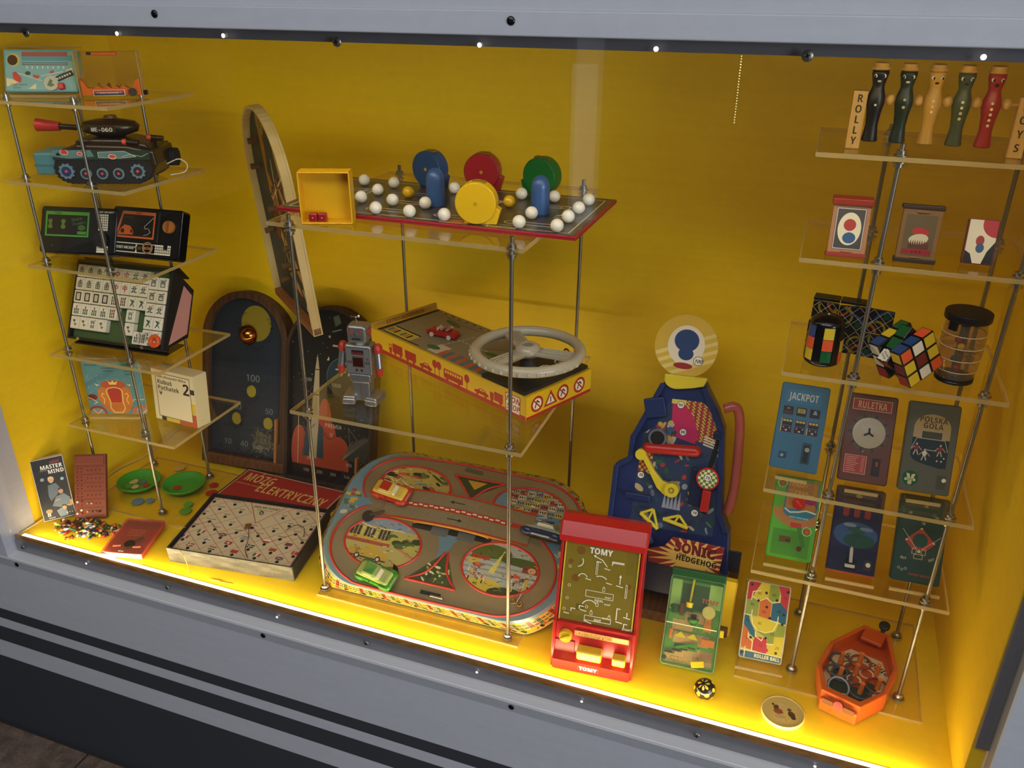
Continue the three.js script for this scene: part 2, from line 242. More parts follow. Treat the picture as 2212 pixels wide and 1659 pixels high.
// ---------- left shelf unit ----------
{ // blue pocket pinball
  const w = 0.114, h = 0.064, d = 0.012, t = leaner('pocket_game', 'light blue pocket game with sunburst hole and red planes on the top left shelf', 'toy', [-1.160, LV[0] + 0.003, -1.040], 20, 20, d);
  part(t, 'body', slabBody(w, h, d, 0.003), M(0x6fb0bd, 0.35));
  face(t, 'printed_board', w - 0.006, h - 0.006, print(640, 360, (g, W, H) => {
    g.fillStyle = '#8cc0c4'; g.fillRect(0, 0, W, H);
    g.fillStyle = '#6aaab8'; g.fillRect(150, 40, 490, 50); g.fillStyle = '#b06858'; g.fillRect(150, 6, 420, 42);
    g.fillStyle = '#2c3a3a'; g.fillRect(150, 108, 420, 7); g.fillRect(150, 122, 420, 7); g.fillStyle = '#dfe6d8'; g.fillRect(160, 115, 400, 6);
    for (let i = 0; i < 8; i++) { g.fillStyle = '#f4f2e4'; g.fillRect(190 + i * 48, 140, 10, 22); }
    g.save(); g.translate(75, 80); g.fillStyle = '#e9cf6a'; g.beginPath(); for (let i = 0; i < 32; i++) { const r = i % 2 ? 52 : 66; g.lineTo(Math.cos(i / 16 * Math.PI) * r, Math.sin(i / 16 * Math.PI) * r); } g.fill(); g.restore();
    pathFill(g, [[60, 200], [90, 190], [140, 250], [135, 290], [80, 285], [60, 240]], '#d84a40'); pathFill(g, [[245, 215], [310, 230], [290, 262], [250, 250]], '#d85a4a'); pathFill(g, [[400, 190], [440, 175], [440, 200], [405, 205]], '#d0544a');
    blob(g, 200, 205, 26, 18, '#4a5248'); stroke(g, [[110, 205], [330, 275]], '#eef0e2', 5); stroke(g, [[320, 230], [520, 190]], '#eef0e2', 5);
    pathFill(g, [[0, 250], [60, 262], [110, 290], [40, 320], [0, 330]], '#f0e6bc'); pathFill(g, [[520, 230], [560, 170], [610, 150], [620, 230], [540, 262]], '#f0e6bc'); blob(g, 470, 245, 34, 22, '#f0e6bc'); pathFill(g, [[200, 350], [270, 300], [272, 352]], '#f0e6bc');
    stxt(g, 'Loop Game', 110, 310, 30, '#3a5560', 1, 1, 0, 'italic'); stxt(g, 'Battle', 95, 340, 28, '#3a5560', 1, 1, 0, 'italic');
  }), 0, h / 2);
  part(t, 'sun_hole', cyl(0.008, 0.008, 0.003, 10), M(0x5a3b14, 0.8), [-0.043, 0.0475, -0.0008], [90, 0, 0]);
  part(t, 'wheel', cyl(0.0112, 0.0112, 0.004, 28), M(0xbfc8b8, 0.35), [0.017, 0.0125, 0.0022], [90, 0, 0]);
  part(t, 'wheel_print', ext(poly([[-0.006, -0.004], [-0.001, 0.006], [0.003, 0.003], [0.001, 0], [0.006, -0.003], [0, -0.006]]), 0.0004), M(0x6c7c5a, 0.5), [0.017, 0.0125, 0.0043]);
  const ch = part(t, 'ball_chute', rbox(0.027, 0.008, 0.004, 0.0015), M(0x3f4640, 0.5), [0.037, 0.0235, 0.002], [0, 0, 22]);
  for (let i = 0; i < 6; i++) part(ch, 'ball', sph(0.0016, 10, 8), white, [-0.0105 + i * 0.0042, -0.001, 0.0024]);
  part(t, 'button', rbox(0.009, 0.009, 0.007, 0.0012), M(0xd21f26, 0.3), [0.033, 0.0075, 0.0035], [0, 0, 12]);
  easel('clear acrylic easel holding the light blue pocket game', [-1.157, LV[0], -1.036], 20, 20, 0.116, 0.072, 0.012);
}
{ // clear basketball game with orange base
  const w = 0.092, h = 0.066, d = 0.018, t = leaner('pocket_game', 'clear pocket game with zigzag orange base on the top left shelf', 'toy', [-1.048, LV[0] + 0.001, -1.066], 30, 1.5, d);
  const or = M(0xe8791f, 0.35);
  for (const z of [-0.0005, -d + 0.0005]) part(t, 'clear_window', box(w, h, 0.0008), acrylic, [0, h / 2, z]);
  for (const s of [-1, 1]) part(t, 'clear_side', box(0.0012, h, d), acrylicEdge, [s * (w / 2 - 0.0006), h / 2, -d / 2]);
  part(t, 'clear_top', box(w, 0.001, d), acrylic, [0, h - 0.0005, -d / 2]);
  const zz = [[-w / 2 + 0.003, 0.002], [w / 2 - 0.003, 0.002], [w / 2 - 0.003, 0.027], [w / 2 - 0.010, 0.024], [w / 2 - 0.016, 0.012]];
  for (let i = 0; i < 9; i++) zz.push([w / 2 - 0.021 - i * 0.0062, i % 2 ? 0.0165 : 0.0125]);
  zz.push([-w / 2 + 0.012, 0.0135], [-w / 2 + 0.003, 0.027]);
  part(t, 'zigzag_base', ext(poly(zz), 0.011, 0.0006).translate(0, 0, -0.014), or);
  for (let i = 0; i < 3; i++) part(t, 'ball', sph(0.0028, 12, 10), M(i === 1 ? 0x8a4a14 : 0xb06a1a, 0.5), [-0.018 + i * 0.0145, 0.0172, -0.009]);
  part(t, 'label', box(0.046, 0.0085, 0.0004), print(460, 86, (g, W, H) => { g.fillStyle = '#f7ecd6'; g.fillRect(0, 0, W, H); g.fillStyle = '#b5402c'; g.fillRect(8, 6, W - 16, 40); g.fillStyle = '#2f3a4a'; g.fillRect(8, 46, W - 16, 34); stxt(g, '••• Basket Basketball •••', W / 2, 40, 32, '#f7e6cf', 1, 1); }), [-0.003, 0.0062, 0.0006]);
  part(t, 'launcher', rbox(0.037, 0.0055, 0.006, 0.002), or, [-0.002, h - 0.004, -0.006]);
  part(t, 'launcher_tip', rbox(0.007, 0.0048, 0.005, 0.002), M(0x3a2c22, 0.5), [-0.024, h - 0.0035, -0.006]);
  part(t, 'wheel', cyl(0.006, 0.006, 0.003, 20), M(0x3b3128, 0.5), [0.031, 0.0065, -0.0015], [90, 0, 0]);
  part(t, 'button', rbox(0.007, 0.007, 0.007, 0.001), blackGloss, [0.0485, 0.0055, -0.008]);
}
{ // tin toy tank
  const t = thing('toy_tank', 'tin toy tank with red gun muzzle on the second left shelf', 'toy tank', [-1.055, LV[1] + 0.0006, -1.052], [0, 21, 0]);
  const olive = M(0x3a2a12, 0.28, 0.35), rub = M(0x14120f, 0.75), camo = print(700, 90, (g, W, H) => {
    g.fillStyle = '#2c3a2c'; g.fillRect(0, 0, W, H); pathFill(g, [[0, 0], [280, 0], [300, 60], [120, 80], [0, 60]], '#5d7a78'); pathFill(g, [[330, 20], [520, 10], [600, 60], [480, 76], [330, 70]], '#5d7a78');
    for (const [x, y, r] of [[90, 20, 26], [200, 34, 16], [430, 62, 24]]) { blob(g, x, y, r + 4, r * 0.8 + 4, '#efe3c8', 0.3); blob(g, x, y, r, r * 0.8, '#c8402a', 0.3); }
    stroke(g, [[330, 20], [520, 10], [600, 60], [480, 76], [330, 70], [330, 20]], '#e9dcc0', 3); stroke(g, [[500, 62], [560, 40], [640, 60], [690, 30]], '#e9dcc0', 3); pathFill(g, [[24, 50], [44, 20], [62, 52]], '#11120f');
  }, 0.35);
  const ts = new THREE.Shape(); ts.moveTo(-0.052, 0.002); ts.lineTo(0.050, 0.002); ts.quadraticCurveTo(0.072, 0.008, 0.073, 0.024); ts.quadraticCurveTo(0.07, 0.036, 0.055, 0.037); ts.lineTo(-0.058, 0.039); ts.quadraticCurveTo(-0.076, 0.036, -0.075, 0.022); ts.quadraticCurveTo(-0.074, 0.006, -0.052, 0.002);
  for (const s of [-1, 1]) {
    const tr = part(t, 'track', ext(ts, 0.018, 0.001).translate(0, 0, s > 0 ? 0.0225 : -0.0405), rub);
    const pts = ts.getSpacedPoints(46);
    for (let i = 0; i < 46; i++) { const p = pts[i], q = pts[(i + 1) % 46], a = Math.atan2(q.y - p.y, q.x - p.x) / Math.PI * 180; part(tr, 'tread_link', box(0.0052, 0.0022, 0.0185), rub, [p.x, p.y, s * 0.0315], [0, 0, a]); }
    [[-0.057, 0.0105], [-0.028, 0.0085], [-0.003, 0.0085], [0.022, 0.0085], [0.052, 0.0098]].forEach(([x, r], i) => {
      const gear = i === 0 || i === 4, w = part(t, 'wheel', cyl(r, r, 0.003, 26), M(0x7f929a, 0.35, 0.3), [x, 0.0195 - (gear ? -0.001 : 0.0025), s * 0.0415], [90, 0, 0]);
      part(w, 'disc', cyl(r * 0.72, r * 0.72, 0.0012, 22), M(gear && i === 0 ? 0x1d3c66 : 0x28323a, 0.4), [0, s * 0.0012, 0]);
      part(w, 'hub', sph(r * 0.26, 12, 8), M(0xd04030, 0.4), [0, s * 0.0018, 0]);
      if (gear) for (let k = 0; k < 10; k++) part(w, 'tooth', box(0.003, 0.0028, 0.003), M(0x7f929a, 0.35, 0.3), [Math.cos(k * 0.628) * r, 0, Math.sin(k * 0.628) * r], [0, -k * 36, 0]);
    });
    part(t, 'fender', fit(box(0.148, 0.0145, 0.0012)), camo, [0, 0.0452, s * 0.041]);
  }
  part(t, 'hull', ext(poly([[-0.074, 0.012], [0.07, 0.012], [0.082, 0.03], [0.080, 0.050], [0.04, 0.058], [-0.035, 0.060], [-0.074, 0.048]]), 0.08, 0.003).translate(0, 0, -0.04), olive);
  part(t, 'deck', ext(poly([[-0.045, 0.056], [0.072, 0.052], [0.066, 0.059], [0.03, 0.066], [-0.035, 0.067]]), 0.062, 0.003).translate(0, 0, -0.031), olive);
  const bl = part(t, 'front_block', rbox(0.036, 0.034, 0.056, 0.004), M(0x4f7d80, 0.4), [-0.09, 0.030, 0.006]); part(bl, 'ridge', box(0.036, 0.002, 0.0575), M(0x426a6c, 0.4), [0, -0.002, 0]);
  const tur = part(t, 'turret', lathe([[0.0001, 0.018], [0.012, 0.0175], [0.024, 0.013], [0.028, 0.006], [0.026, -0.004], [0.016, -0.010], [0.012, -0.013], [0.0001, -0.013]], 30).scale(1.62, 0.86, 0.95), olive, [0.004, 0.0775, 0]);
  part(tur, 'turret_number', fit(new THREE.CylinderGeometry(0.0288, 0.0290, 0.0105, 20, 1, true, -0.50, 0.90).scale(1.62, 0.9, 0.955)), print(300, 80, (g, W, H) => { g.fillStyle = '#332410'; g.fillRect(0, 0, W, H); stxt(g, 'ME-060', W / 2, 42, 62, '#efe6cf', 1.1, 1.1, 0, 'bold', 'monospace'); }, 0.35), [0, 0.0030, 0.0]);
  part(tur, 'gun_barrel', bar([-0.042, 0.001, 0], [-0.083, 0.004, 0], 0.0042, 14), olive);
  part(tur, 'barrel_collar', bar([-0.042, 0.001, 0], [-0.048, 0.0015, 0], 0.0062, 14), M(0xc9b23c, 0.5));
  part(tur, 'muzzle', bar([-0.077, 0.0035, 0], [-0.112, 0.006, 0], 0.0066, 18, 0.0098), M(0xb52a20, 0.5));
  part(tur, 'hatch', cyl(0.009, 0.010, 0.004, 18), M(0x6a4a1a, 0.4, 0.3), [0.002, 0.018, -0.002]);
  for (const [x, z] of [[0.05, 0.03], [0.072, -0.012]]) { const c = part(t, 'tail_canister', bar([x - 0.012, 0.0625, z], [x + 0.006, 0.0610, z], 0.0042, 14), olive); part(c, 'red_cap', bar([x - 0.018, 0.063, z], [x - 0.012, 0.0625, z], 0.0046, 14), M(0xd8502c, 0.4)); }
  part(t, 'rear_drum', bar([0.078, 0.03, -0.028], [0.090, 0.03, -0.028], 0.014, 22), rub);
  part(t, 'wire', tube([[0.078, 0.022, -0.01], [0.095, 0.028, -0.018], [0.104, 0.018, -0.026], [0.098, 0.006, -0.026], [0.08, 0.004, -0.012]], 0.0009, 30, 6), white);
}
function arcade(label, mid, yaw, lean, w, h, draw, deco) {
  const d = 0.02, t = leaner('handheld_game', label, 'handheld game', mid, yaw, lean, d);
  part(t, 'body', slabBody(w, h, d, 0.006, 0.002), blackGloss);
  face(t, 'printed_face', w - 0.006, h - 0.006, print(900, 540, draw, 0.3), 0, h / 2); deco(t, d); return t;
}
const grid = (g, x, y, nx, ny, s, c) => { g.fillStyle = c; for (let i = 0; i < nx; i++) for (let j = 0; j < ny; j++) g.fillRect(x + i * s, y + j * s * 1.25, s * 0.74, s); };
arcade('black handheld game with green framed screen on the third left shelf', [-1.158, LV[2], -1.034], 12, 26, 0.138, 0.079, (g, W, H) => {
  g.fillStyle = '#0c0c0c'; g.fillRect(0, 0, W, H); g.fillStyle = '#4c9a30'; g.fillRect(40, 40, 540, 310); g.fillStyle = '#151210'; g.fillRect(62, 82, 496, 248);
  stxt(g, 'TOMY', 190, 62, 30, '#1a3a10'); for (const x of [100, 260]) { blob(g, x, 160, 28, 24, '#557c22'); blob(g, x, 230, 30, 26, '#557c22'); g.fillStyle = '#557c22'; g.fillRect(x - 17, 160, 34, 70); }
  stxt(g, 'Space', 420, 130, 52, '#5a8a3c', 1, 1, -0.2, 'italic'); stxt(g, 'Invaders', 455, 180, 44, '#5a8a3c', 1, 1, -0.2, 'italic'); blob(g, 490, 235, 48, 34, '#3f6a22'); g.fillStyle = '#4f8a2c'; g.fillRect(440, 280, 110, 38);
  stxt(g, 'POCKET ARCADE™', 765, 30, 28, '#efe9d4'); grid(g, 698, 56, 5, 16, 24, '#efe4c4'); g.fillStyle = '#0c0c0c'; g.fillRect(690, 260, 140, 150); grid(g, 690, 450, 6, 3, 24, '#efe4c4');
}, t => { part(t, 'dial', cyl(0.0125, 0.013, 0.007, 30), black, [0.045, 0.025, 0.004], [90, 0, 0]); part(t, 'dial_grip', rbox(0.022, 0.004, 0.003, 0.001), black, [0.045, 0.025, 0.0085], [0, 0, -35]); part(t, 'screw_head', sph(0.001, 8, 6), steel, [-0.045, 0.013, 0.0006]); });
arcade('black handheld game with orange racing screen and small steering wheel on the third left shelf', [-1.038, LV[2], -1.056], 5, 25, 0.134, 0.083, (g, W, H) => {
  g.fillStyle = '#0c0c0c'; g.fillRect(0, 0, W, H); pathFill(g, [[115, 30], [560, 30], [560, 340], [30, 340]], '#c8622c'); pathFill(g, [[128, 66], [540, 66], [540, 318], [66, 318]], '#1b1712');
  stxt(g, 'TOMY', 330, 48, 32, '#4a2410'); stxt(g, 'SCRAMBLE', 200, 100, 26, '#6a3a20'); stroke(g, [[535, 90], [420, 200], [430, 222], [480, 220], [505, 260], [470, 290], [420, 300]], '#c9bfae', 6);
  pathFill(g, [[70, 310], [100, 240], [150, 190], [230, 200], [270, 250], [275, 300]], '#c85f26'); blob(g, 130, 262, 26, 26, '#3a1c10'); blob(g, 250, 262, 14, 20, '#3a1c10');
  g.fillStyle = '#efe4c4'; g.fillRect(20, 396, 760, 10); g.fillRect(20, 500, 780, 10); grid(g, 20, 410, 1, 3, 26, '#efe4c4'); stxt(g, 'POCKET ARCADE™', 180, 452, 44, '#efe9d4', 0.8, 1, 0, 'italic bold'); grid(g, 330, 410, 1, 3, 26, '#efe4c4'); grid(g, 590, 396, 9, 4, 24, '#efe4c4'); g.fillStyle = '#0c0c0c'; g.fillRect(700, 396, 56, 50);
}, t => {
  part(t, 'side_ridge', box(0.002, 0.05, 0.003), M(0x2a2a26, 0.4), [0.024, 0.052, 0.001]);
  const k = part(t, 'knob', cyl(0.010, 0.0105, 0.005, 28), M(0xa8682c, 0.4), [0.044, 0.054, 0.003], [90, 0, 0]); part(k, 'grip', box(0.003, 0.003, 0.018), M(0x8a4f1e, 0.4), [0, 0.003, 0]);
  const wh = part(t, 'steering_wheel', torus(0.0085, 0.0014, 8, 30), M(0x9a7040, 0.4), [0.011, 0.0165, 0.007]); part(wh, 'spoke', box(0.016, 0.004, 0.002), M(0x9a7040, 0.4), [0, -0.001, 0]); part(wh, 'hub', cyl(0.0026, 0.0026, 0.008, 12), M(0x6a4a28, 0.4), [0, 0, -0.003], [90, 0, 0]);
  part(t, 'gear_button', rbox(0.009, 0.006, 0.004, 0.001), M(0x4a3420, 0.4), [-0.009, 0.0155, 0.002]);
});
{ // mahjong case with tiles
  const w = 0.200, h = 0.142, d = 0.02, lean = 27, t = leaner('tile_game_case', 'open black case of white mahjong tiles on the fourth left shelf', 'tile game', [-1.122, LV[3], -1.035], 3, lean, d);
  const cs = M(0x17130f, 0.6);
  part(t, 'tray_back', slabBody(w, h, 0.008, 0.004).translate(0, 0, -0.012), cs);
  part(t, 'felt', slabBody(w - 0.008, h - 0.008, 0.001, 0.001, 0).translate(0, 0.004, -0.0105), M(0x4a5f2e, 0.9));
  for (const s of [-1, 1]) part(t, 'tray_rim', rbox(0.004, h, 0.019, 0.001), cs, [s * (w / 2 - 0.002), h / 2, -0.0095]);
  for (const y of [0.002, h - 0.002]) part(t, 'tray_rim', rbox(w, 0.004, 0.019, 0.001), cs, [0, y, -0.0095]);
  // lid folded behind and box side
  const rx = w / 2 + 0.0005;
  part(t, 'case_side', ext(poly([[0, 0], [0.062, 0.03], [0.060, 0.115], [0, h]]), 0.002).rotateY(Math.PI / 2).translate(rx, 0, 0), cs);
  part(t, 'lid', box(w, 0.003, 0.034), cs, [0, h - 0.002, -0.030], [-24, 0, 0]);
  part(t, 'lining', ext(poly([[0.012, 0.012], [0.056, 0.036], [0.054, 0.105], [0.030, 0.118]]), 0.0012).rotateY(Math.PI / 2).translate(rx + 0.0024, 0, 0), M(0xc98f86, 0.8));
  part(t, 'foot_flap', rbox(w * 0.98, 0.003, 0.05, 0.001), cs, [0.004, 0.0045, -0.034], [lean, 0, 0]);
  const kinds = [['wind', 'S', '南', '#22302a'], ['wind', 'C', '中', '#b8302a'], ['wind', 'N', '北', '#22302a'], ['wind', 'W', '西', '#22302a'], ['frame', '', '', '#3a3a30'], ['bam9', '9', '', ''], ['bam7', '7', '', ''], ['fa', 'F', '', '#2a4a2c'], ['eight', '8', 'MW', '#22402c'], ['flower', '1', '', '']];
  const tm = kinds.map(([k, n, ch, c]) => print(96, 128, (g) => {
    g.fillStyle = '#ece3c8'; g.fillRect(0, 0, 96, 128); if (n) stxt(g, n, 78, 20, 22, '#a83a2c');
    if (k === 'wind') { if (n === 'C') { g.strokeStyle = c; g.lineWidth = 9; g.strokeRect(26, 46, 44, 26); stroke(g, [[48, 26], [48, 106]], c, 9); } else if (n === 'S') { stroke(g, [[30, 34], [66, 34]], c, 8); stroke(g, [[48, 22], [48, 46]], c, 8); g.strokeStyle = c; g.lineWidth = 8; g.strokeRect(26, 50, 44, 50); stroke(g, [[36, 64], [60, 64]], c, 7); stroke(g, [[36, 80], [60, 80]], c, 7); stroke(g, [[48, 54], [48, 98]], c, 7); } else if (n === 'N') { stroke(g, [[20, 54], [44, 54]], c, 8); stroke(g, [[40, 30], [40, 94]], c, 9); stroke(g, [[18, 96], [42, 80]], c, 8); stroke(g, [[58, 28], [58, 92], [80, 92]], c, 9); stroke(g, [[58, 60], [78, 46]], c, 8); } else { stroke(g, [[20, 32], [76, 32]], c, 8); g.strokeStyle = c; g.lineWidth = 8; g.strokeRect(26, 50, 46, 46); stroke(g, [[40, 34], [40, 72]], c, 7); stroke(g, [[58, 34], [58, 72]], c, 7); } }
    if (k === 'frame') { g.strokeStyle = c; g.lineWidth = 15; g.strokeRect(22, 24, 52, 80); g.lineWidth = 3; g.strokeRect(40, 44, 16, 40); }
    if (k.startsWith('bam')) { for (let i = 0; i < 3; i++) for (let j = 0; j < 3; j++) { g.fillStyle = (k === 'bam9' ? i === 1 : j === 0 && i === 1) ? '#a8382c' : '#2a4a34'; if (k === 'bam7' && j === 0 && i !== 1) continue; g.fillRect(20 + i * 21, 20 + j * 32, 13, 28); } }
    if (k === 'fa') { for (let i = 0; i < 5; i++) stroke(g, [[24 + i * 10, 34 + (i % 2) * 10], [72 - i * 9, 52 + i * 11]], c, 8); stroke(g, [[48, 60], [28, 104]], c, 8); stroke(g, [[50, 66], [74, 104]], c, 8); }
    if (k === 'eight') { stxt(g, 'M', 48, 88, 56, c, 1, 0.9); stxt(g, 'M', 48, 42, 56, c, 1, -0.9); }
    if (k === 'flower') { blob(g, 40, 44, 16, 12, '#4a6a3a'); stroke(g, [[40, 50], [56, 100]], '#4a5a34', 6); blob(g, 58, 84, 14, 10, '#b04a34'); }
  }, 0.35));
  const bodyM = M(0xeae0c2, 0.35), tg = rbox(0.0183, 0.0222, 0.012, 0.0015), fg = sheet(0.0168, 0.0206, 0.0012);
  const rows = [[0, 0, 0, 0, 1, 1, 2, 2, 3, 3], [0, 0, 0, 0, 1, 1, 2, 2, 3, 3], [4, 4, 4, 4, 5, 5, 7, 7, 2, 2], [6, 6, 6, 6, 5, -1, 8, -1, 7, 7], [9, 9, 8, 9, -1, -1, 9, -1, 8, 8], [-1, -1, -1, -1, -1, -1, -1, -1, -1, -1]];
  const rowY = j => h - 0.0155 - j * 0.0232;
  rows.forEach((r, j) => { if (j < 5) r.forEach((k, i) => { if (k < 0) return; const m = part(t, 'tile', tg, bodyM, [-w / 2 + 0.0145 + i * 0.019, rowY(j) - (i > 7 ? 0.008 : 0) - 0.004, -0.0055 + 0.0015]); part(m, 'tile_face', fg, tm[k], [0, 0, 0.00625]); }); });
  for (const [i, k] of [[7, 6], [7.6, 5]]) { const m = part(t, 'tile', tg, bodyM, [-w / 2 + 0.0145 + i * 0.019, 0.0165, -0.004], [0, 0, 0]); part(m, 'tile_face', fg, tm[k], [0, 0, 0.00625]); }
  part(t, 'orange_ring', torus(0.0075, 0.0042, 12, 30), M(0xe0541c, 0.35), [w / 2 - 0.014, 0.0155, 0.004]);
  for (const x of [-0.075, 0.06]) part(t, 'snap', cyl(0.003, 0.003, 0.002, 14), steel, [x, 0.0015, 0.0008], [90, 0, 0]);
}
{ // flat picture book with a coach
  const w = 0.104, h = 0.102, d = 0.005, t = leaner('picture_book', 'square picture book with a golden coach on a teal cover, lowest left shelf', 'book', [-1.152, LV[4] + 0.0026, -1.0425], 20, 3, d);
  part(t, 'pages', slabBody(w - 0.002, h - 0.002, d - 0.001, 0.0005, 0), white);
  part(t, 'cover', sheet(w, h, 0.0008), print(700, 700, (g, W, H) => {
    g.fillStyle = '#5f8f92'; g.fillRect(0, 0, W, H);
    stxt(g, 'KOPCIUSZEK', 110, 40, 26, '#22343a', 1, 1, 0); stxt(g, 'BAJKI', 300, 40, 26, '#22343a'); stxt(g, 'O ZIEMNYCH', 310, 80, 26, '#22343a'); stxt(g, 'LUDKACH', 310, 118, 26, '#22343a'); ['O WIELKIM', 'KOROWAJU', 'I ZŁOTYCH', 'WĄSACH'].forEach((s, i) => stxt(g, s, 560, 40 + i * 40, 26, '#22343a'));
    for (let i = 0; i < 70; i++) blob(g, rr(20, 690), rr(170, 520), 3.4, 3.4, '#dcead8');
    blob(g, 90, 700, 120, 110, '#a83e2a'); blob(g, 90, 700, 92, 84, '#8a8c88'); blob(g, 640, 700, 120, 120, '#d86a36'); blob(g, 640, 700, 84, 84, '#8a8c88'); stroke(g, [[40, 640], [90, 700], [150, 640]], '#e8b268', 12); stroke(g, [[590, 630], [640, 700], [700, 640]], '#f0c070', 12);
    g.fillStyle = '#d27a2c'; g.beginPath(); g.moveTo(150, 360); g.bezierCurveTo(90, 480, 180, 660, 300, 690); g.lineTo(430, 690); g.bezierCurveTo(540, 660, 570, 520, 530, 350); g.bezierCurveTo(460, 310, 230, 310, 150, 360); g.fill(); blob(g, 340, 300, 150, 60, '#c0562c'); blob(g, 60, 470, 60, 40, '#7a2a26');
    g.fillStyle = '#b83a30'; g.beginPath(); g.moveTo(255, 370); g.quadraticCurveTo(340, 320, 425, 370); g.lineTo(410, 540); g.lineTo(280, 540); g.fill(); stroke(g, [[240, 390], [270, 350], [340, 335], [410, 350], [440, 390], [425, 530], [440, 620], [400, 680], [300, 680], [262, 620], [272, 530], [240, 390]], '#f0c870', 13); stroke(g, [[310, 610], [345, 580], [380, 610], [345, 655], [310, 610]], '#c8602a', 6);
    pathFill(g, [[300, 300], [280, 250], [318, 272], [340, 240], [362, 272], [400, 250], [380, 300]], '#f2d27a'); for (const s of [-1, 1]) { stroke(g, [[340 + s * 150, 560], [340 + s * 135, 500], [340 + s * 165, 450], [340 + s * 150, 415], [340 + s * 130, 430]], '#f0c870', 11); pathFill(g, [[340 + s * 200, 320], [340 + s * 225, 290], [340 + s * 190, 300], [340 + s * 160, 290]], '#f0d080'); }
    stroke(g, [[0, 470], [60, 500], [110, 540], [70, 560]], '#f0c870', 11); stroke(g, [[690, 500], [560, 500], [555, 530]], '#e8c050', 11);
  }), [0, h / 2, 0.0003]);
  easel('clear acrylic easel holding the teal picture book', [-1.1495, LV[4], -1.0385], 20, 3, 0.098, 0.108, 0.005);
}
{ // boxed set
  const w = 0.098, h = 0.098, d = 0.032, t = leaner('cassette_box', 'cream boxed audio book with big number two, lowest left shelf', 'box', [-1.028, LV[4], -1.050], -4, 5, d);
  part(t, 'box_body', slabBody(w, h, d, 0.001, 0.0006), M(0xded0a0, 0.6));
  face(t, 'printed_front', w - 0.001, h - 0.001, print(620, 620, (g, W, H) => {
    g.fillStyle = '#e4d6a4'; g.fillRect(0, 0, W, H); g.fillStyle = '#c0552a'; g.fillRect(560, 470, 60, 150); g.fillRect(360, 575, 260, 45); g.fillStyle = '#d8b83c'; g.fillRect(560, 330, 60, 140); g.fillRect(160, 575, 200, 45); g.fillStyle = '#3a3430'; g.fillRect(560, 160, 60, 60); g.fillRect(90, 575, 70, 45);
    g.fillStyle = '#e8dab0'; g.fillRect(60, 40, 500, 530); g.strokeStyle = '#4a2c22'; g.lineWidth = 7; g.strokeRect(60, 40, 500, 530);
    txt(g, 'Alan Alexander Milne', 80, 78, 42, '#3a2a20', 'bold', 'sans-serif', 'left'); stxt(g, 'Kubuś', 78, 142, 74, '#33241c', 1, 1, 0, 'bold', 'sans-serif', 'left'); stxt(g, 'Puchatek', 78, 212, 74, '#33241c', 0.95, 1, 0, 'bold', 'sans-serif', 'left'); stxt(g, '2', 500, 180, 190, '#33241c'); pathFill(g, [[90, 270], [140, 270], [116, 310]], '#5a4a38'); stxt(g, 'edycja', 116, 256, 20, '#4a3a2c');
  }), 0, h / 2);
}
// ---------- floor of the case, left half ----------
{ // peg game box
  const w = 0.053, h = 0.115, d = 0.018, t = leaner('game_box', 'black upright game box with three posed figures, leaning by the left wall', 'game box', [-1.2205, 0, -0.9235], 48, 17, d);
  part(t, 'box_body', slabBody(w, h, d, 0.0008, 0.0004), M(0xd9d2c0, 0.6));
  face(t, 'printed_front', w - 0.002, h - 0.002, print(420, 920, (g, W, H) => {
    g.fillStyle = '#151313'; g.fillRect(0, 0, W, H); stxt(g, 'Mini', 300, 62, 60, '#b02a34', 1, 1, -0.12, 'italic bold', 'serif'); stxt(g, 'MASTER', 250, 128, 82, '#f4f0e6', 0.95, 1, 0.02); stxt(g, 'MIND', 300, 205, 82, '#f4f0e6', 0.95, 1, 0.02); g.fillStyle = '#8a8680'; g.fillRect(90, 160, 110, 5); g.fillRect(90, 174, 110, 5);
    blob(g, 95, 300, 26, 26, '#7fa3a8'); blob(g, 355, 340, 24, 24, '#8fb0b4'); blob(g, 380, 720, 60, 50, '#b08a50'); blob(g, 90, 790, 44, 34, '#a8885a');
    // three dressed figures
    pathFill(g, [[150, 400], [260, 385], [300, 470], [250, 560], [150, 640], [130, 560]], '#5c6a74'); blob(g, 205, 330, 34, 44, '#c9a078'); pathFill(g, [[165, 340], [170, 285], [210, 270], [245, 290], [246, 350], [232, 300], [185, 305]], '#d8c08a');
    pathFill(g, [[150, 720], [220, 590], [330, 560], [400, 640], [380, 740], [250, 760]], '#66747c'); blob(g, 300, 520, 32, 40, '#b98a64'); pathFill(g, [[266, 510], [275, 470], [320, 468], [335, 505], [300, 490]], '#2c2320'); stroke(g, [[205, 650], [260, 640]], '#b98a64', 18); 
    pathFill(g, [[190, 800], [260, 770], [320, 800], [330, 900], [220, 905]], '#7c8890'); blob(g, 300, 770, 30, 36, '#c49a70'); pathFill(g, [[268, 760], [280, 728], [325, 732], [332, 770], [300, 748]], '#3a2c24');
    for (let i = 0; i < 3; i++) blob(g, 320 + i * 34, 862, 9, 9, i ? '#8c8a84' : '#f0ece0'); g.fillStyle = '#efe8d4'; for (const [a, b] of [[60, 820], [84, 820], [60, 846], [84, 846]]) g.fillRect(a, b, 18, 20); stxt(g, 'Invicta', 110, 893, 26, '#d8d4c8');
  }), 0, h / 2);
}
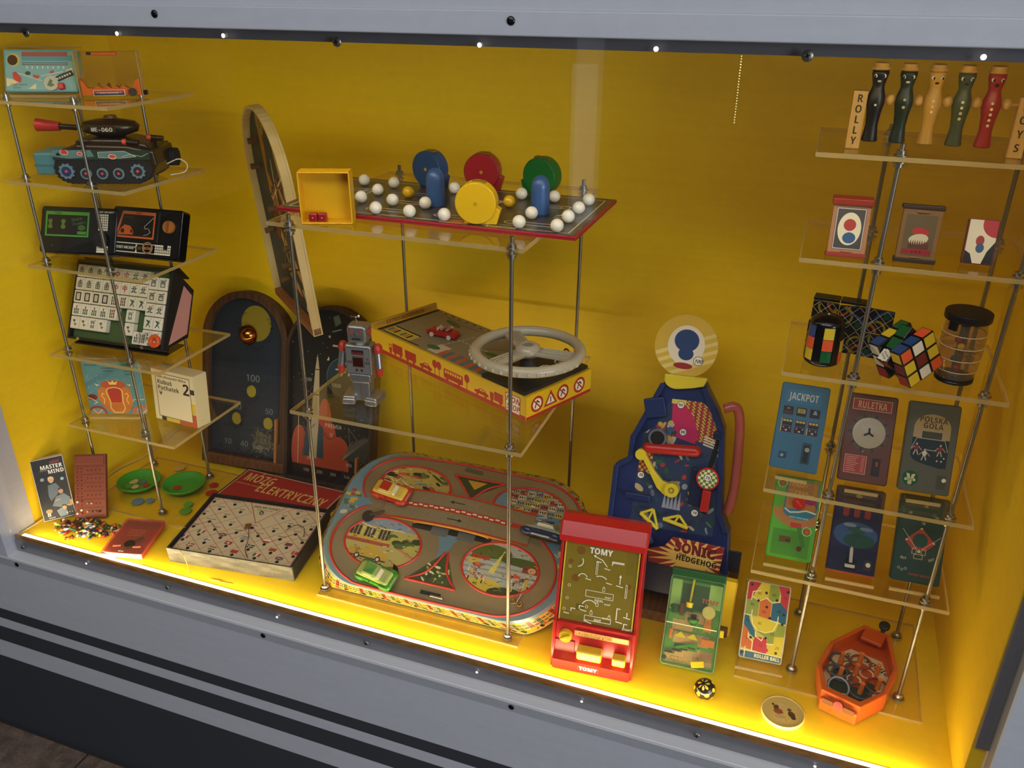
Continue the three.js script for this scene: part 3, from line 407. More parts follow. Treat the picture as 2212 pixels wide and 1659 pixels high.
{ // brown peg board
  const w = 0.056, h = 0.117, d = 0.010, lean = 27, t = leaner('peg_board', 'brown plastic peg board leaning behind the heap of pegs', 'game', [-1.170, 0, -0.9440], 24, lean, d);
  const br = M(0x7a3a22, 0.5), dk = M(0x2a120a, 0.8);
  part(t, 'board', slabBody(w, h, d, 0.002, 0.001), br);
  part(t, 'head_block', rbox(w - 0.004, 0.016, 0.003, 0.001), br, [0, h - 0.010, 0.001]);
  const hole = cyl(0.0011, 0.0011, 0.0006, 10), pin = cyl(0.0017, 0.0017, 0.004, 12);
  for (let j = 0; j < 6; j++) {
    const y = 0.012 + j * 0.0152; part(t, 'row_groove', box(w - 0.006, 0.0005, 0.0006), dk, [0, y + 0.0075, 0.0001]);
    for (let i = 0; i < 4; i++) part(t, 'peg_hole', hole, dk, [-0.004 + i * 0.0072, y, 0.0002], [90, 0, 0]);
    for (const [a, b] of [[-0.022, 0.003], [-0.022, -0.003], [-0.015, 0.003], [-0.015, -0.003]]) part(t, 'score_hole', hole, dk, [a, y + b, 0.0002], [90, 0, 0]);
  }
  [[-0.004, 0.012, 0xd88a2c], [0.0032, 0.012, 0x35506e], [0.0104, 0.012, 0xb02a24], [0.0176, 0.012, 0x15120f], [-0.004, 0.0272, 0x6a8aa2], [0.0032, 0.0272, 0xe0a24c], [-0.022, 0.009, 0xf2ece0], [-0.015, 0.015, 0xf2ece0], [-0.022, 0.0302, 0xf2ece0], [-0.015, 0.009, 0xb02a24], [-0.015, 0.0302, 0xb02a24]].forEach(([x, y, c]) => part(t, 'set_peg', pin, M(c, 0.35), [x, y, 0.0015], [90, 0, 0]));
}
{ // heap of loose pegs
  const pegG = lathe([[0.0001, 0.010], [0.0019, 0.0098], [0.0021, 0.008], [0.0021, 0.0055], [0.0010, 0.0048], [0.0008, 0.0], [0.0001, 0.0]], 9).scale(1.2, 1.15, 1.2);
  const kinds = [['red', 0xb8281f], ['orange', 0xe07b22], ['white', 0xf0e9da], ['black', 0x15120f], ['dark green', 0x1f5a2a], ['yellow', 0xe4c62c], ['blue', 0x2c4a68], ['brown', 0x5a2616]];
  for (let i = 0; i < 150; i++) {
    const a = rnd() * 6.283, q = Math.sqrt(rnd()), [n, c] = kinds[Math.floor(rnd() * kinds.length)], x = Math.cos(a) * q, z = Math.sin(a) * q;
    const y = 0.0022 + (1 - q) * 0.010 * rnd();
    solo('peg', `small ${n} plastic peg in the heap before the brown peg board`, 'peg', pegG, M(c, 0.35), [-1.156 + x * 0.056 + z * 0.010, y, -0.9170 + z * 0.023 - x * 0.012], [90 + rr(-14, 14), rr(0, 360), 0], 'heap of coloured pegs');
  }
  solo('peg', 'lone green plastic peg between the heap and the red watch case', 'peg', pegG, M(0x5c8a2a, 0.35), [-1.112, 0.0022, -0.950], [90, 60, 0]);
}
{ // red flat case
  const w = 0.072, h = 0.092, d = 0.011, t = leaner('flat_toy_case', 'flat red and clear toy case with a toy watch lying by the front edge', 'toy', [-1.034, 0, -0.8735], 14, 86, d);
  part(t, 'case_body', slabBody(w, h, d - 0.003, 0.004, 0.0012).translate(0, 0, -0.003), M(0xc23a28, 0.3));
  part(t, 'clear_lid', plate(w + 0.002, h + 0.001, 0.0045, 0.004, 0.001).translate(0, h / 2, -0.0042), new THREE.MeshPhysicalMaterial({ color: 0xf6c8b4, roughness: 0.12, transmission: 0.9, thickness: 0 }));
  part(t, 'front_rim', rbox(w + 0.002, 0.0025, d - 0.001, 0.001), M(0xf1d7bc, 0.4), [0, 0.0008, -d / 2]);
  face(t, 'printed_card', w - 0.008, h - 0.008, print(420, 520, (g, W, H) => { g.fillStyle = '#b8321f'; g.fillRect(0, 0, W, H); g.fillStyle = '#8e2a1c'; g.fillRect(0, 0, W, 110); for (let i = 0; i < 6; i++) blob(g, 40 + i * 68, 95, 26, 34, '#a63222'); ['NEWTON', 'WATCHES', 'JUNIOR'].forEach((s, i) => stxt(g, s, 200, 150 + i * 40, 46, '#e0a23c', 1, 0.9, 0, 'italic bold')); for (let i = 0; i < 9; i++) stroke(g, [[200, 430], [200 + Math.cos(-2.7 + i * 0.28) * 190, 430 + Math.sin(-2.7 + i * 0.28) * 160]], '#d86a3a', 3); }, 0.5), 0, h / 2, -0.0029);
  const wt = part(t, 'watch', cyl(0.0095, 0.0095, 0.004, 26), M(0x5a4426, 0.3, 0.4), [0.004, 0.024, -0.0005], [90, 0, 0]); part(wt, 'watch_face', cyl(0.0075, 0.0075, 0.0006, 22), M(0x2a2a22, 0.25), [0, 0.0022, 0]);
  part(t, 'watch_strap', rbox(0.009, 0.018, 0.002, 0.001), M(0x4a3a20, 0.5), [0.014, 0.037, -0.001], [0, 0, -38]); part(t, 'watch_buckle', rbox(0.010, 0.006, 0.002, 0.0008), steel, [-0.002, 0.0075, 0]);
  for (const x of [-0.016, 0.020]) part(t, 'clip', rbox(0.014, 0.0035, 0.003, 0.001), M(0xe08a68, 0.3), [x, 0.018, 0], [0, 0, 8]);
}
{ // bowls and tiddlywinks
  const gr = M(0x3f9a2c, 0.3), bowl = lathe([[0.0001, 0.0006], [0.022, 0.0008], [0.032, 0.005], [0.0385, 0.013], [0.0415, 0.0138], [0.0405, 0.0155], [0.0372, 0.0148], [0.031, 0.0068], [0.0215, 0.0026], [0.0001, 0.0024]], 44);
  solo('bowl', 'green plastic bowl with cream counters, left of the pair', 'bowl', bowl, gr, [-1.164, 0.0034, -1.064], [0, 0, 0], 'green counter bowls');
  solo('bowl', 'green plastic bowl with a single red counter, right of the pair', 'bowl', bowl.clone(), gr, [-1.076, 0.0034, -1.087], [0, 0, 0], 'green counter bowls');
  const disc = r => lathe([[0.0001, 0], [r * 0.92, 0], [r, 0.0006], [r * 0.92, 0.0013], [0.0001, 0.0012]], 26);
  [['large grey blue counter on the floor before the left green bowl', 0x6a8496, 0.0118, -1.130, 0.0034, -1.019, 0], ['small grey blue counter on the floor before the left green bowl', 0x6a8496, 0.0085, -1.1105, 0.0034, -1.030, 0], ['large green counter on the floor near the flag quiz tray', 0x62a02e, 0.0115, -1.024, 0.0034, -1.025, 0], ['small green counter touching the large green counter', 0x62a02e, 0.0085, -1.032, 0.0050, -1.043, 8], ['large red counter partly behind the flag quiz tray', 0xb8281c, 0.0115, -1.017, 0.0034, -1.092, 0], ['small red counter right of the green bowls', 0xb8281c, 0.009, -1.032, 0.0034, -1.117, 0], ['cream counter lying behind the green bowls', 0xd8b45a, 0.0115, -1.138, 0.0034, -1.146, 0],
    ['upper cream counter in the left green bowl', 0xe0c88a, 0.009, -1.184, 0.0064, -1.069, 0], ['lower cream counter in the left green bowl', 0xe0c88a, 0.0075, -1.168, 0.0064, -1.055, 0], ['red counter in the left green bowl', 0xa8402a, 0.0078, -1.152, 0.0064, -1.067, 0], ['grey blue counter in the left green bowl', 0x5f7a84, 0.0072, -1.166, 0.0064, -1.074, 0], ['green counter in the left green bowl', 0x4f9a34, 0.0072, -1.179, 0.0074, -1.052, 12], ['red counter alone in the right green bowl', 0xa8402a, 0.0085, -1.089, 0.0064, -1.081, 0]
  ].forEach(([l, c, r, x, y, z, tl]) => solo('counter', l, 'counter', disc(r), M(c, 0.35), [x, y, z], [tl, 0, 0], 'plastic jumping counters'));
}
solo('cable', 'cream cable running along the left wall on the case floor', 'cable', tube([[-1.256, 0.0018, -0.868], [-1.252, 0.0018, -0.93], [-1.249, 0.0018, -1.02], [-1.254, 0.0018, -1.10], [-1.240, 0.0018, -1.16], [-1.246, 0.0018, -1.22], [-1.256, 0.0018, -1.29]], 0.0017, 60, 6), M(0xd8c07a, 0.5));
{ // flag quiz tray
  const w = 0.231, dp = 0.153, hh = 0.03, t = thing('quiz_tray', 'black rimmed flag quiz tray with cream board of holes and flags', 'game', [-0.836, 0.0005, -0.910], [5.2, 7, 0]);
  const side = M(0x1c1814, 0.6), grey = M(0xffffff, 0.55, 0, { map: noiseTex(256, 64, (x, y) => { const k = 92 + 40 * (N1(x * 0.05, y * 0.1) - 0.5) + 30 * (rnd() - 0.5); return [cl(k), cl(k * 0.97), cl(k * 0.86)]; }) });
  part(t, 'tray_bottom', box(w - 0.002, 0.002, dp - 0.002), side, [0, 0.001, -dp / 2]);
  part(t, 'front_wall', fit(box(w, hh, 0.003)), grey, [0, hh / 2, -0.0015]); part(t, 'back_wall', box(w, hh, 0.003), side, [0, hh / 2, -dp + 0.0015]);
  for (const s of [-1, 1]) part(t, 'side_wall', box(0.003, hh, dp - 0.006), side, [s * (w / 2 - 0.0015), hh / 2, -dp / 2]);
  const bw = 0.219, bd = 0.142;
  const rows = []; for (let j = 0; j < 8; j++) for (let i = 0; i < 11; i++) { if ((i + j) % 2) continue; const x = 30 + i * 104, y = 52 + j * 88; if (j < 3 && x > 360 - j * 0 + j * 40 && x < 740 - j * 40) continue; rows.push([x, y, j]); }
  const NM = ['Finlandia', 'Jugosławia', 'Francja', 'Włochy', 'Norwegia', 'Węgry', 'Belgia', 'Dania', 'Polska', 'Szwecja', 'Anglia', 'Grecja', 'Stany Zjedn.', 'Turcja', 'Wietnam', 'Kanada', 'Rumunia', 'Austria', 'Bułgaria', 'Holandia', 'Albania', 'Hiszpania'];
  const bd3 = print(1100, 712, (g, W, H) => {
    g.fillStyle = '#d8c49a'; g.fillRect(0, 0, W, H); const rd = '#a02a26';
    g.save(); g.beginPath(); g.moveTo(0, 0); g.lineTo(372, 0); g.lineTo(550, 264); g.lineTo(728, 0); g.lineTo(W, 0); g.lineTo(W, H); g.lineTo(0, H); g.clip();
    for (const [x, y, j] of rows) { g.setLineDash(j > 4 ? [13, 9] : []); stroke(g, [[x - 104, y], [x, y - 88], [x + 104, y], [x, y + 88]], rd, 3.2, true); } g.setLineDash([]); g.restore();
    stroke(g, [[372, 4], [550, 264], [728, 4]], rd, 6); stroke(g, [[30, 404], [134, 316], [342, 492], [550, 316], [758, 492], [966, 316], [1070, 404]], rd, 6); g.strokeStyle = rd; g.lineWidth = 6; g.strokeRect(5, 5, W - 10, H - 10);
    stxt(g, 'JAKA MA FLAGĘ?', 550, 50, 36, '#2a2018', 0.9, 1, 0.01); stxt(g, 'dotknij nazwy i flagi', 550, 84, 16, '#6a5a44');
    const F = (x, y, k) => { g.save(); g.translate(x - 30, y - 44); g.transform(1, 0.05, -0.2, 1, 0, 0); const w = 66, h = 38; const st = (cs, v) => cs.forEach((c, i) => { g.fillStyle = c; v ? g.fillRect(i * w / cs.length, 0, w / cs.length, h) : g.fillRect(0, i * h / cs.length, w, h / cs.length); }); const cr = (a, b) => { g.fillStyle = a; g.fillRect(0, 0, w, h); g.fillStyle = b; g.fillRect(20, 0, 8, h); g.fillRect(0, 15, w, 8); };
      [() => st(['#2c3a5a', '#e4d8bc', '#b03a30'], 1), () => cr('#e4d8bc', '#24406a'), () => { cr('#b03a30', '#b03a30'); g.fillStyle = '#efe4cc'; g.fillRect(26, 8, 10, 22); g.fillRect(18, 14, 26, 9); }, () => cr('#2a4a3a', '#d8c890'), () => st(['#a86a2c', '#b03a30'], 0), () => { g.fillStyle = '#b8342c'; g.fillRect(0, 0, w, h); g.strokeStyle = '#efe4cc'; g.lineWidth = 5; g.beginPath(); g.arc(28, 19, 11, 0.8, 5.5); g.stroke(); }, () => cr('#b03a30', '#efe4cc'), () => st(['#b03a30', '#e4d8bc', '#3a5a34'], 0), () => { g.fillStyle = '#b03a30'; g.fillRect(0, 0, w, h); }, () => st(['#3a6a3a', '#e4d8bc', '#b03a30'], 1), () => { cr('#2c3a5a', '#b03a30'); stroke(g, [[0, 0], [w, h]], '#d8c8b0', 4); stroke(g, [[w, 0], [0, h]], '#d8c8b0', 4); }, () => st(['#46607c', '#e4d8bc', '#46607c', '#e4d8bc', '#46607c'], 0), () => st(['#efe4cc', '#b03a30'], 0), () => cr('#b03a30', '#24406a')][k % 14](); g.restore(); };
    rows.forEach(([x, y, j], n) => { if (x < 20 || x > 1080) return; j > 4 ? F(x, y - 8, n) : stxt(g, NM[n % NM.length], x, y - 26, 17, '#3a2c20'); });
  }, 0.6);
  part(t, 'board', fit(flat(new THREE.PlaneGeometry(bw, bd)), 'xz'), bd3, [0, 0.0255, -dp / 2]);
  for (const [a, b] of rows) if (a > 20 && a < 1080) part(t, 'contact_hole', cyl(0.0031, 0.0031, 0.0008, 16), M(0x241a12, 0.7), [(a / 1100 - 0.5) * bw, 0.0257, ((b + 12) / 712 - 0.5) * bd - dp / 2]);
  part(t, 'lamp', sph(0.0042, 16, 12), M(0x8a8676, 0.15, 0.8), [-0.002, 0.0268, -dp / 2 - 0.045]);
  part(t, 'contact_clip', rbox(0.010, 0.003, 0.013, 0.001), M(0x9a6a34, 0.4, 0.6), [-0.008, 0.0275, -dp / 2 - 0.006], [0, 15, 0]);
  part(t, 'black_wire', tube([[-0.006, 0.028, -dp / 2 - 0.004], [0.006, 0.033, -0.062], [0.012, 0.028, -0.045], [0.016, 0.027, -0.028], [0.030, 0.027, -0.010]], 0.0006, 30, 5), black);
  part(t, 'black_wire', tube([[0.062, 0.027, -0.088], [0.078, 0.033, -0.098], [0.094, 0.031, -0.094], [0.100, 0.027, -0.078]], 0.0006, 26, 5), black);
  part(t, 'yellow_wire', tube([[-0.112, 0.0305, -0.055], [-0.124, 0.030, -0.045], [-0.121, 0.018, -0.02], [-0.100, 0.029, -0.006], [-0.080, 0.027, 0.006], [-0.074, 0.010, 0.010], [-0.062, 0.0015, 0.022], [-0.035, 0.0015, 0.030], [-0.022, 0.0025, 0.028]], 0.0006, 60, 5), M(0xb89a3a, 0.5));
  const sty = part(t, 'stylus', bar([-0.022, 0.0030, 0.0285], [-0.002, 0.0030, 0.0295], 0.0024, 12), M(0xd88a2c, 0.35)); part(sty, 'stylus_tip', bar([-0.002, 0.0030, 0.0295], [0.020, 0.0030, 0.030], 0.0011, 10), M(0xc8a24a, 0.3, 0.7));
}
{ // red lid under the tray
  const w = 0.232, dp = 0.125, t = thing('box_lid', 'red lid printed with cream letters, lying behind the flag quiz tray', 'box lid', [-0.8845, 0.0003, -1.1200], [0, -1.5, 0]);
  part(t, 'lid_body', rbox(w, 0.0105, dp, 0.001), M(0x1e1814, 0.6), [0, 0.0053, 0]);
  part(t, 'printed_top', fit(flat(new THREE.PlaneGeometry(w - 0.004, dp - 0.004)), 'xz'), print(1160, 620, (g, W, H) => { g.fillStyle = '#1e1814'; g.fillRect(0, 0, W, H); g.fillStyle = '#d8b088'; g.fillRect(10, 10, W - 20, H - 20); g.fillStyle = '#a82a20'; g.fillRect(22, 22, W - 44, H - 44); stxt(g, 'MÓZG', 240, 130, 190, '#e0b060', 0.62, 1, 0, 'bold'); stxt(g, 'ELEKTRYCZNY', 690, 260, 190, '#e0b060', 0.62, 1, 0, 'bold'); stxt(g, 'zabawa dla młodzieży', 200, 250, 34, '#e0b878', 1, 1, 0, 'italic'); }), [0, 0.0108, 0]);
}
// ---------- arched bagatelle boards ----------
function archShape(w, h, inset = 0) { const s = new THREE.Shape(), r = w / 2 - inset, y1 = h - w / 2; s.moveTo(-r, inset); s.lineTo(r, inset); s.lineTo(r, y1); s.absarc(0, y1, r, 0, Math.PI); s.lineTo(-r, inset); return s; }
function archBoard(t, w, h, d, rimW, rimD, woodM, printM, rimM = woodM) {
  part(t, 'back_board', ext(archShape(w, h), d - rimD, 0.0008, 24).translate(0, 0, -d), woodM);
  part(t, 'play_field', fit(new THREE.ShapeGeometry(archShape(w, h, rimW * 0.6), 40)), printM, [0, 0, -rimD + 0.0003]);
  const rim = archShape(w, h); rim.holes.push(new THREE.Path(archShape(w, h, rimW).getPoints(24))); part(t, 'rim', ext(rim, rimD, 0.0006, 24).translate(0, 0, -rimD), rimM);
}
const nailG = cyl(0.0006, 0.0006, 0.009, 6).rotateX(Math.PI / 2);
const woodBrown = woodMat([92, 58, 26], [62, 38, 18]), woodOchre = woodMat([176, 122, 56], [148, 96, 40]), woodCream = woodMat([222, 196, 134], [206, 178, 112]);
{ // blue bagatelle
  const w = 0.192, h = 0.357, d = 0.032, t = leaner('bagatelle_board', 'dark blue arched bagatelle board with a gold bell and yellow moons', 'bagatelle', [-1.0135, 0.0, -1.186], 3, 14.6, d);
  archBoard(t, w, h, d, 0.014, 0.012, woodBrown, print(760, 1420, (g, W, H) => {
    g.fillStyle = '#182636'; g.fillRect(0, 0, W, H); const k = W / 0.175, X = x => W / 2 + x * k, Y = y => H - (y - 0.008) * k;
    blob(g, X(0.018), Y(0.283), 0.033 * k, 0.034 * k, '#8a7a1e'); blob(g, X(0.0095), Y(0.1514), 0.0105 * k, 0.012 * k, '#9a8a20'); blob(g, X(-0.0237), Y(0.0932), 0.0105 * k, 0.012 * k, '#9a8a20'); blob(g, X(0.0485), Y(0.0924), 0.0105 * k, 0.012 * k, '#9a8a20');
    for (let i = 0; i < 160; i++) blob(g, X(0.036) + (rnd() + rnd() - 1) * 120, Y(0.055) + (rnd() + rnd() - 1) * 130, rr(6, 22), rr(5, 14), ['#4a4a3a', '#5c5840', '#3a4040', '#6a6448'][i % 4], rnd() * 3);
    const tx = (s, x, y, z) => stxt(g, s, X(x), Y(y), z, '#7f8a7c', 1.1, 1, 0, '', 'sans-serif'); tx('200', 0.0138, 0.34, 96); tx('100', 0.0123, 0.177, 78); tx('50', -0.022, 0.117, 66); tx('50', 0.05, 0.1164, 66); tx('10', -0.0438, 0.0445, 66); tx('40', -0.005, 0.0447, 66); tx('40', 0.0294, 0.0414, 56);
  }, 0.5));
  part(t, 'bell', lathe([[0.0001, 0.016], [0.008, 0.0145], [0.0145, 0.009], [0.0185, 0.002], [0.0205, 0.0], [0.0195, -0.0012], [0.0001, -0.0012]], 34), M(0xb9772e, 0.14, 1), [0.0014, 0.2705, -0.0105], [90, 0, 0]);
  const nm = M(0x8c8878, 0.35, 1); const ringN = (cx, cy, r, n, a0 = 0, a1 = 6.283) => { for (let i = 0; i < n; i++) { const a = a0 + (a1 - a0) * i / n; part(t, 'nail', nailG, nm, [cx + Math.cos(a) * r, cy + Math.sin(a) * r, -0.007]); } };
  ringN(0.018, 0.283, 0.037, 20, 2.2, 7.2); ringN(0.0095, 0.151, 0.016, 9, 1.9, 6.6); ringN(-0.0237, 0.093, 0.016, 10, 1.9, 7.4); ringN(0.0485, 0.092, 0.016, 10, 1.9, 7.4); ringN(-0.044, 0.042, 0.014, 6, 3.3, 6.1); ringN(-0.005, 0.042, 0.014, 6, 3.3, 6.1); ringN(0.0294, 0.040, 0.014, 6, 3.3, 6.1);
  for (let i = 0; i < 10; i++) part(t, 'nail', nailG, nm, [rr(-0.06, 0.06), rr(0.12, 0.21), -0.007]);
  part(t, 'lane_rail', rbox(0.0055, 0.094, 0.013, 0.001), woodOchre, [0.0728, 0.064, -0.0055]); part(t, 'lane_block', rbox(0.016, 0.055, 0.010, 0.001), woodBrown, [0.084, 0.034, -0.006]);
  part(t, 'base_rail', rbox(w, 0.022, 0.030, 0.004), woodMat([110, 66, 26], [84, 48, 18]), [0, 0.011, -0.012]);
}
{ // space bagatelle
  const w = 0.188, h = 0.352, d = 0.03, t = leaner('bagatelle_board', 'black arched bagatelle board with a space rocket and radar dish', 'bagatelle', [-0.8215, 0.0, -1.186], 1.5, 13.5, d);
  archBoard(t, w, h, d, 0.006, 0.010, woodBrown, print(760, 1430, (g, W, H) => {
    g.fillStyle = '#141414'; g.fillRect(0, 0, W, H); const k = W / 0.1808, X = x => W / 2 + x * k, Y = y => H - (y - 0.0036) * k;
    for (let i = 0; i < 90; i++) blob(g, rr(20, 740), rr(60, 1300), 3, 3, '#c9c4b0');
    blob(g, X(0.0285), Y(0.216), 0.038 * k, 0.038 * k, '#20343a'); g.strokeStyle = '#6a7468'; g.lineWidth = 4; g.beginPath(); g.arc(X(0.0285), Y(0.216), 0.038 * k, 0, 7); g.stroke(); for (let i = 0; i < 8; i++) blob(g, X(0.012 + i * 0.005), Y(0.23 + 0.012 * Math.sin(i * 2)), 18, 8, '#a8aa98', i); 
    const fl = '#a8401e'; blob(g, X(-0.066), Y(0.06), 0.018 * k, 0.05 * k, fl); blob(g, X(-0.012), Y(0.12), 0.015 * k, 0.05 * k, fl); blob(g, X(-0.004), Y(0.08), 0.02 * k, 0.05 * k, fl); blob(g, X(0.02), Y(0.065), 0.024 * k, 0.034 * k, fl); blob(g, X(0.024), Y(0.04), 0.02 * k, 0.03 * k, fl); g.fillStyle = fl; g.fillRect(X(-0.08), Y(0.06), 0.1 * k, 0.05 * k);
    for (let i = 0; i < 9; i++) blob(g, X(-0.055 + i * 0.009), Y(0.012 + (i % 2) * 0.004), 0.008 * k, 0.006 * k, '#c08a58');
    const rk = '#b0a078'; pathFill(g, [[X(-0.0305), Y(0.255)], [X(-0.026), Y(0.225)], [X(-0.024), Y(0.15)], [X(-0.0275), Y(0.048)], [X(-0.044), Y(0.048)], [X(-0.040), Y(0.15)], [X(-0.035), Y(0.225)]], rk); stroke(g, [[X(-0.036), Y(0.224)], [X(-0.025), Y(0.224)]], '#1a1a16', 7); stroke(g, [[X(-0.040), Y(0.175)], [X(-0.024), Y(0.175)]], '#1a1a16', 7); pathFill(g, [[X(-0.044), Y(0.05)], [X(-0.060), Y(0.05)], [X(-0.052), Y(0.11)], [X(-0.042), Y(0.12)]], '#2a4048'); pathFill(g, [[X(-0.0275), Y(0.05)], [X(-0.012), Y(0.05)], [X(-0.014), Y(0.11)], [X(-0.024), Y(0.12)]], '#2a4048');
    stroke(g, [[X(-0.069), Y(0.135)], [X(-0.069), Y(0.03)]], '#c8bfa4', 5); stroke(g, [[X(-0.056), Y(0.11)], [X(-0.056), Y(0.03)]], '#8a3020', 5); for (let i = 0; i < 12; i++) stroke(g, [[X(i % 2 ? -0.069 : -0.056), Y(0.11 - i * 0.007)], [X(i % 2 ? -0.056 : -0.069), Y(0.103 - i * 0.007)]], '#8a4a34', 3);
    pathFill(g, [[X(0.03), Y(0.055)], [X(0.043), Y(0.085)], [X(0.075), Y(0.108)], [X(0.086), Y(0.106)], [X(0.08), Y(0.055)]], '#3a3a30'); for (let i = 0; i < 5; i++) stroke(g, [[X(0.03), Y(0.055)], [X(0.05 + i * 0.009), Y(0.095 + i * 0.003)]], '#8a8468', 4); stroke(g, [[X(0.045), Y(0.085)], [X(0.04), Y(0.12)], [X(0.06), Y(0.098)]], '#9a9478', 3);
    const tx = (s, x, y, z) => stxt(g, s, X(x), Y(y), z, '#c9c2a6', 1, 1, 0, '', 'sans-serif'); tx('PREMIA', 0.0073, 0.1182, 44); tx('1000', 0.0105, 0.1985, 40); tx('100', -0.049, 0.2023, 36); tx('200', -0.043, 0.1294, 36); tx('300', -0.0426, 0.0465, 36); tx('300', 0.0434, 0.0461, 36); ['100', '200', '300', '100'].forEach((s, i) => tx(s, -0.048 + i * 0.03, 0.026, 34));
    blob(g, X(0.004), Y(0.1), 16, 22, '#c07040'); blob(g, X(-0.008), Y(0.248), 12, 16, '#c9c4a8'); blob(g, X(-0.0105), Y(0.250), 11, 14, '#141414'); pathFill(g, [[X(0.0), Y(0.328)], [X(0.012), Y(0.333)], [X(0.018), Y(0.318)], [X(0.006), Y(0.31)]], '#5a6a5c'); stroke(g, [[X(0.0), Y(0.300)], [X(0.018), Y(0.306)]], '#7a8a7c', 10); blob(g, X(-0.006), Y(0.29), 11, 11, '#b8b09a'); g.fillStyle = '#c8a070'; g.fillRect(X(0.001), Y(0.276), 46, 16);
    g.fillStyle = '#0e0e0e'; g.fillRect(0, Y(0.032), W, 200); ['100', '200', '300', '100'].forEach((s, i) => tx(s, -0.05 + i * 0.03, 0.022, 34)); stroke(g, [[X(-0.089), Y(0.01)], [X(-0.089), Y(0.26)]], '#b8ae90', 6);
  }, 0.45), woodMat([60, 42, 24], [40, 28, 16]));
  const nm = M(0x9c9888, 0.35, 1); for (const [cx, cy] of [[0.0105, 0.189], [-0.049, 0.195], [-0.043, 0.121], [0.002, 0.106], [0.0434, 0.038], [0.02, 0.305]]) for (let i = 0; i < 7; i++) { const a = 3.3 + i * 0.45; part(t, 'nail', nailG, nm, [cx + Math.cos(a) * 0.011, cy + Math.sin(a) * 0.011, -0.005]); }
  part(t, 'lane_rail', rbox(0.005, 0.055, 0.011, 0.001), woodOchre, [0.064, 0.040, -0.0045]);
}
{ // cream rimmed bagatelle turned sideways above
  const w = 0.236, h = 0.352, d = 0.016, t = thing('bagatelle_board', 'cream rimmed arched bagatelle board turned sideways above the other two', 'bagatelle', [-0.833, 0.3712, -1.164], [5, -40.7, 0]);
  const y1 = 0.352 - 0.118;
  archBoard(t, w, h, d, 0.005, 0.012, woodCream, print(760, 1130, (g, W, H) => {
    g.fillStyle = '#26373c'; g.fillRect(0, 0, W, H);
    g.fillStyle = '#a8702a'; g.beginPath(); g.moveTo(300, 60); g.bezierCurveTo(380, 160, 330, 260, 300, 340); g.bezierCurveTo(380, 420, 460, 520, 420, 620); g.bezierCurveTo(330, 600, 250, 470, 260, 330); g.bezierCurveTo(270, 220, 240, 160, 300, 60); g.fill();
    for (const [x, y, a, b, r] of [[560, 300, 110, 30, 1.1], [520, 460, 130, 26, 0.9], [350, 700, 120, 34, 0.6], [520, 820, 110, 30, 0.8], [420, 930, 130, 32, 0.5], [600, 640, 90, 26, 1.2]]) { blob(g, x, y, a, b, '#b07a30', r); blob(g, x + 8, y + 6, a * 0.7, b * 0.5, '#c89a54', r); }
    for (let i = 0; i < 14; i++) stroke(g, [[rr(250, 650), rr(250, 950)], [rr(250, 650), rr(300, 1000)], [rr(250, 700), rr(350, 1050)]], ['#7a2c1c', '#15181a', '#d8cdb0', '#8a5a28'][i % 4], rr(5, 13)); blob(g, 280, 640, 60, 90, '#7a3a20', 0.4); blob(g, 330, 90, 70, 60, '#9a7a3c');
    stxt(g, 'E', 340, 90, 60, '#3a3020'); stroke(g, [[560, 950], [600, 1010], [570, 1060], [640, 1080]], '#e0d4b4', 12);
  }, 0.5));
  const pegm = M(0x6a4a24, 0.5); for (const [x, y] of [[-0.055, 0.29], [-0.075, 0.245], [-0.01, 0.185], [-0.07, 0.135], [0.005, 0.09], [-0.03, 0.055], [0.05, 0.2], [0.04, 0.13]]) part(t, 'wooden_peg', bar([x, y, -0.012], [x, y, 0.003], 0.005, 12), pegm);
  part(t, 'base_rail', rbox(w, 0.014, 0.015, 0.0015), woodMat([150, 92, 40], [122, 70, 28]), [0, 0.007, -0.0075]);
  const g = thing('wall_bracket', 'black bracket on the back wall behind the cream rimmed bagatelle', 'bracket', [-0.875, 0.52, -1.2995]);
  part(g, 'plate', box(0.03, 0.03, 0.002), black, [0, 0, 0.001]); part(g, 'arm', box(0.012, 0.012, 0.05), black, [0, 0, 0.027]);
}
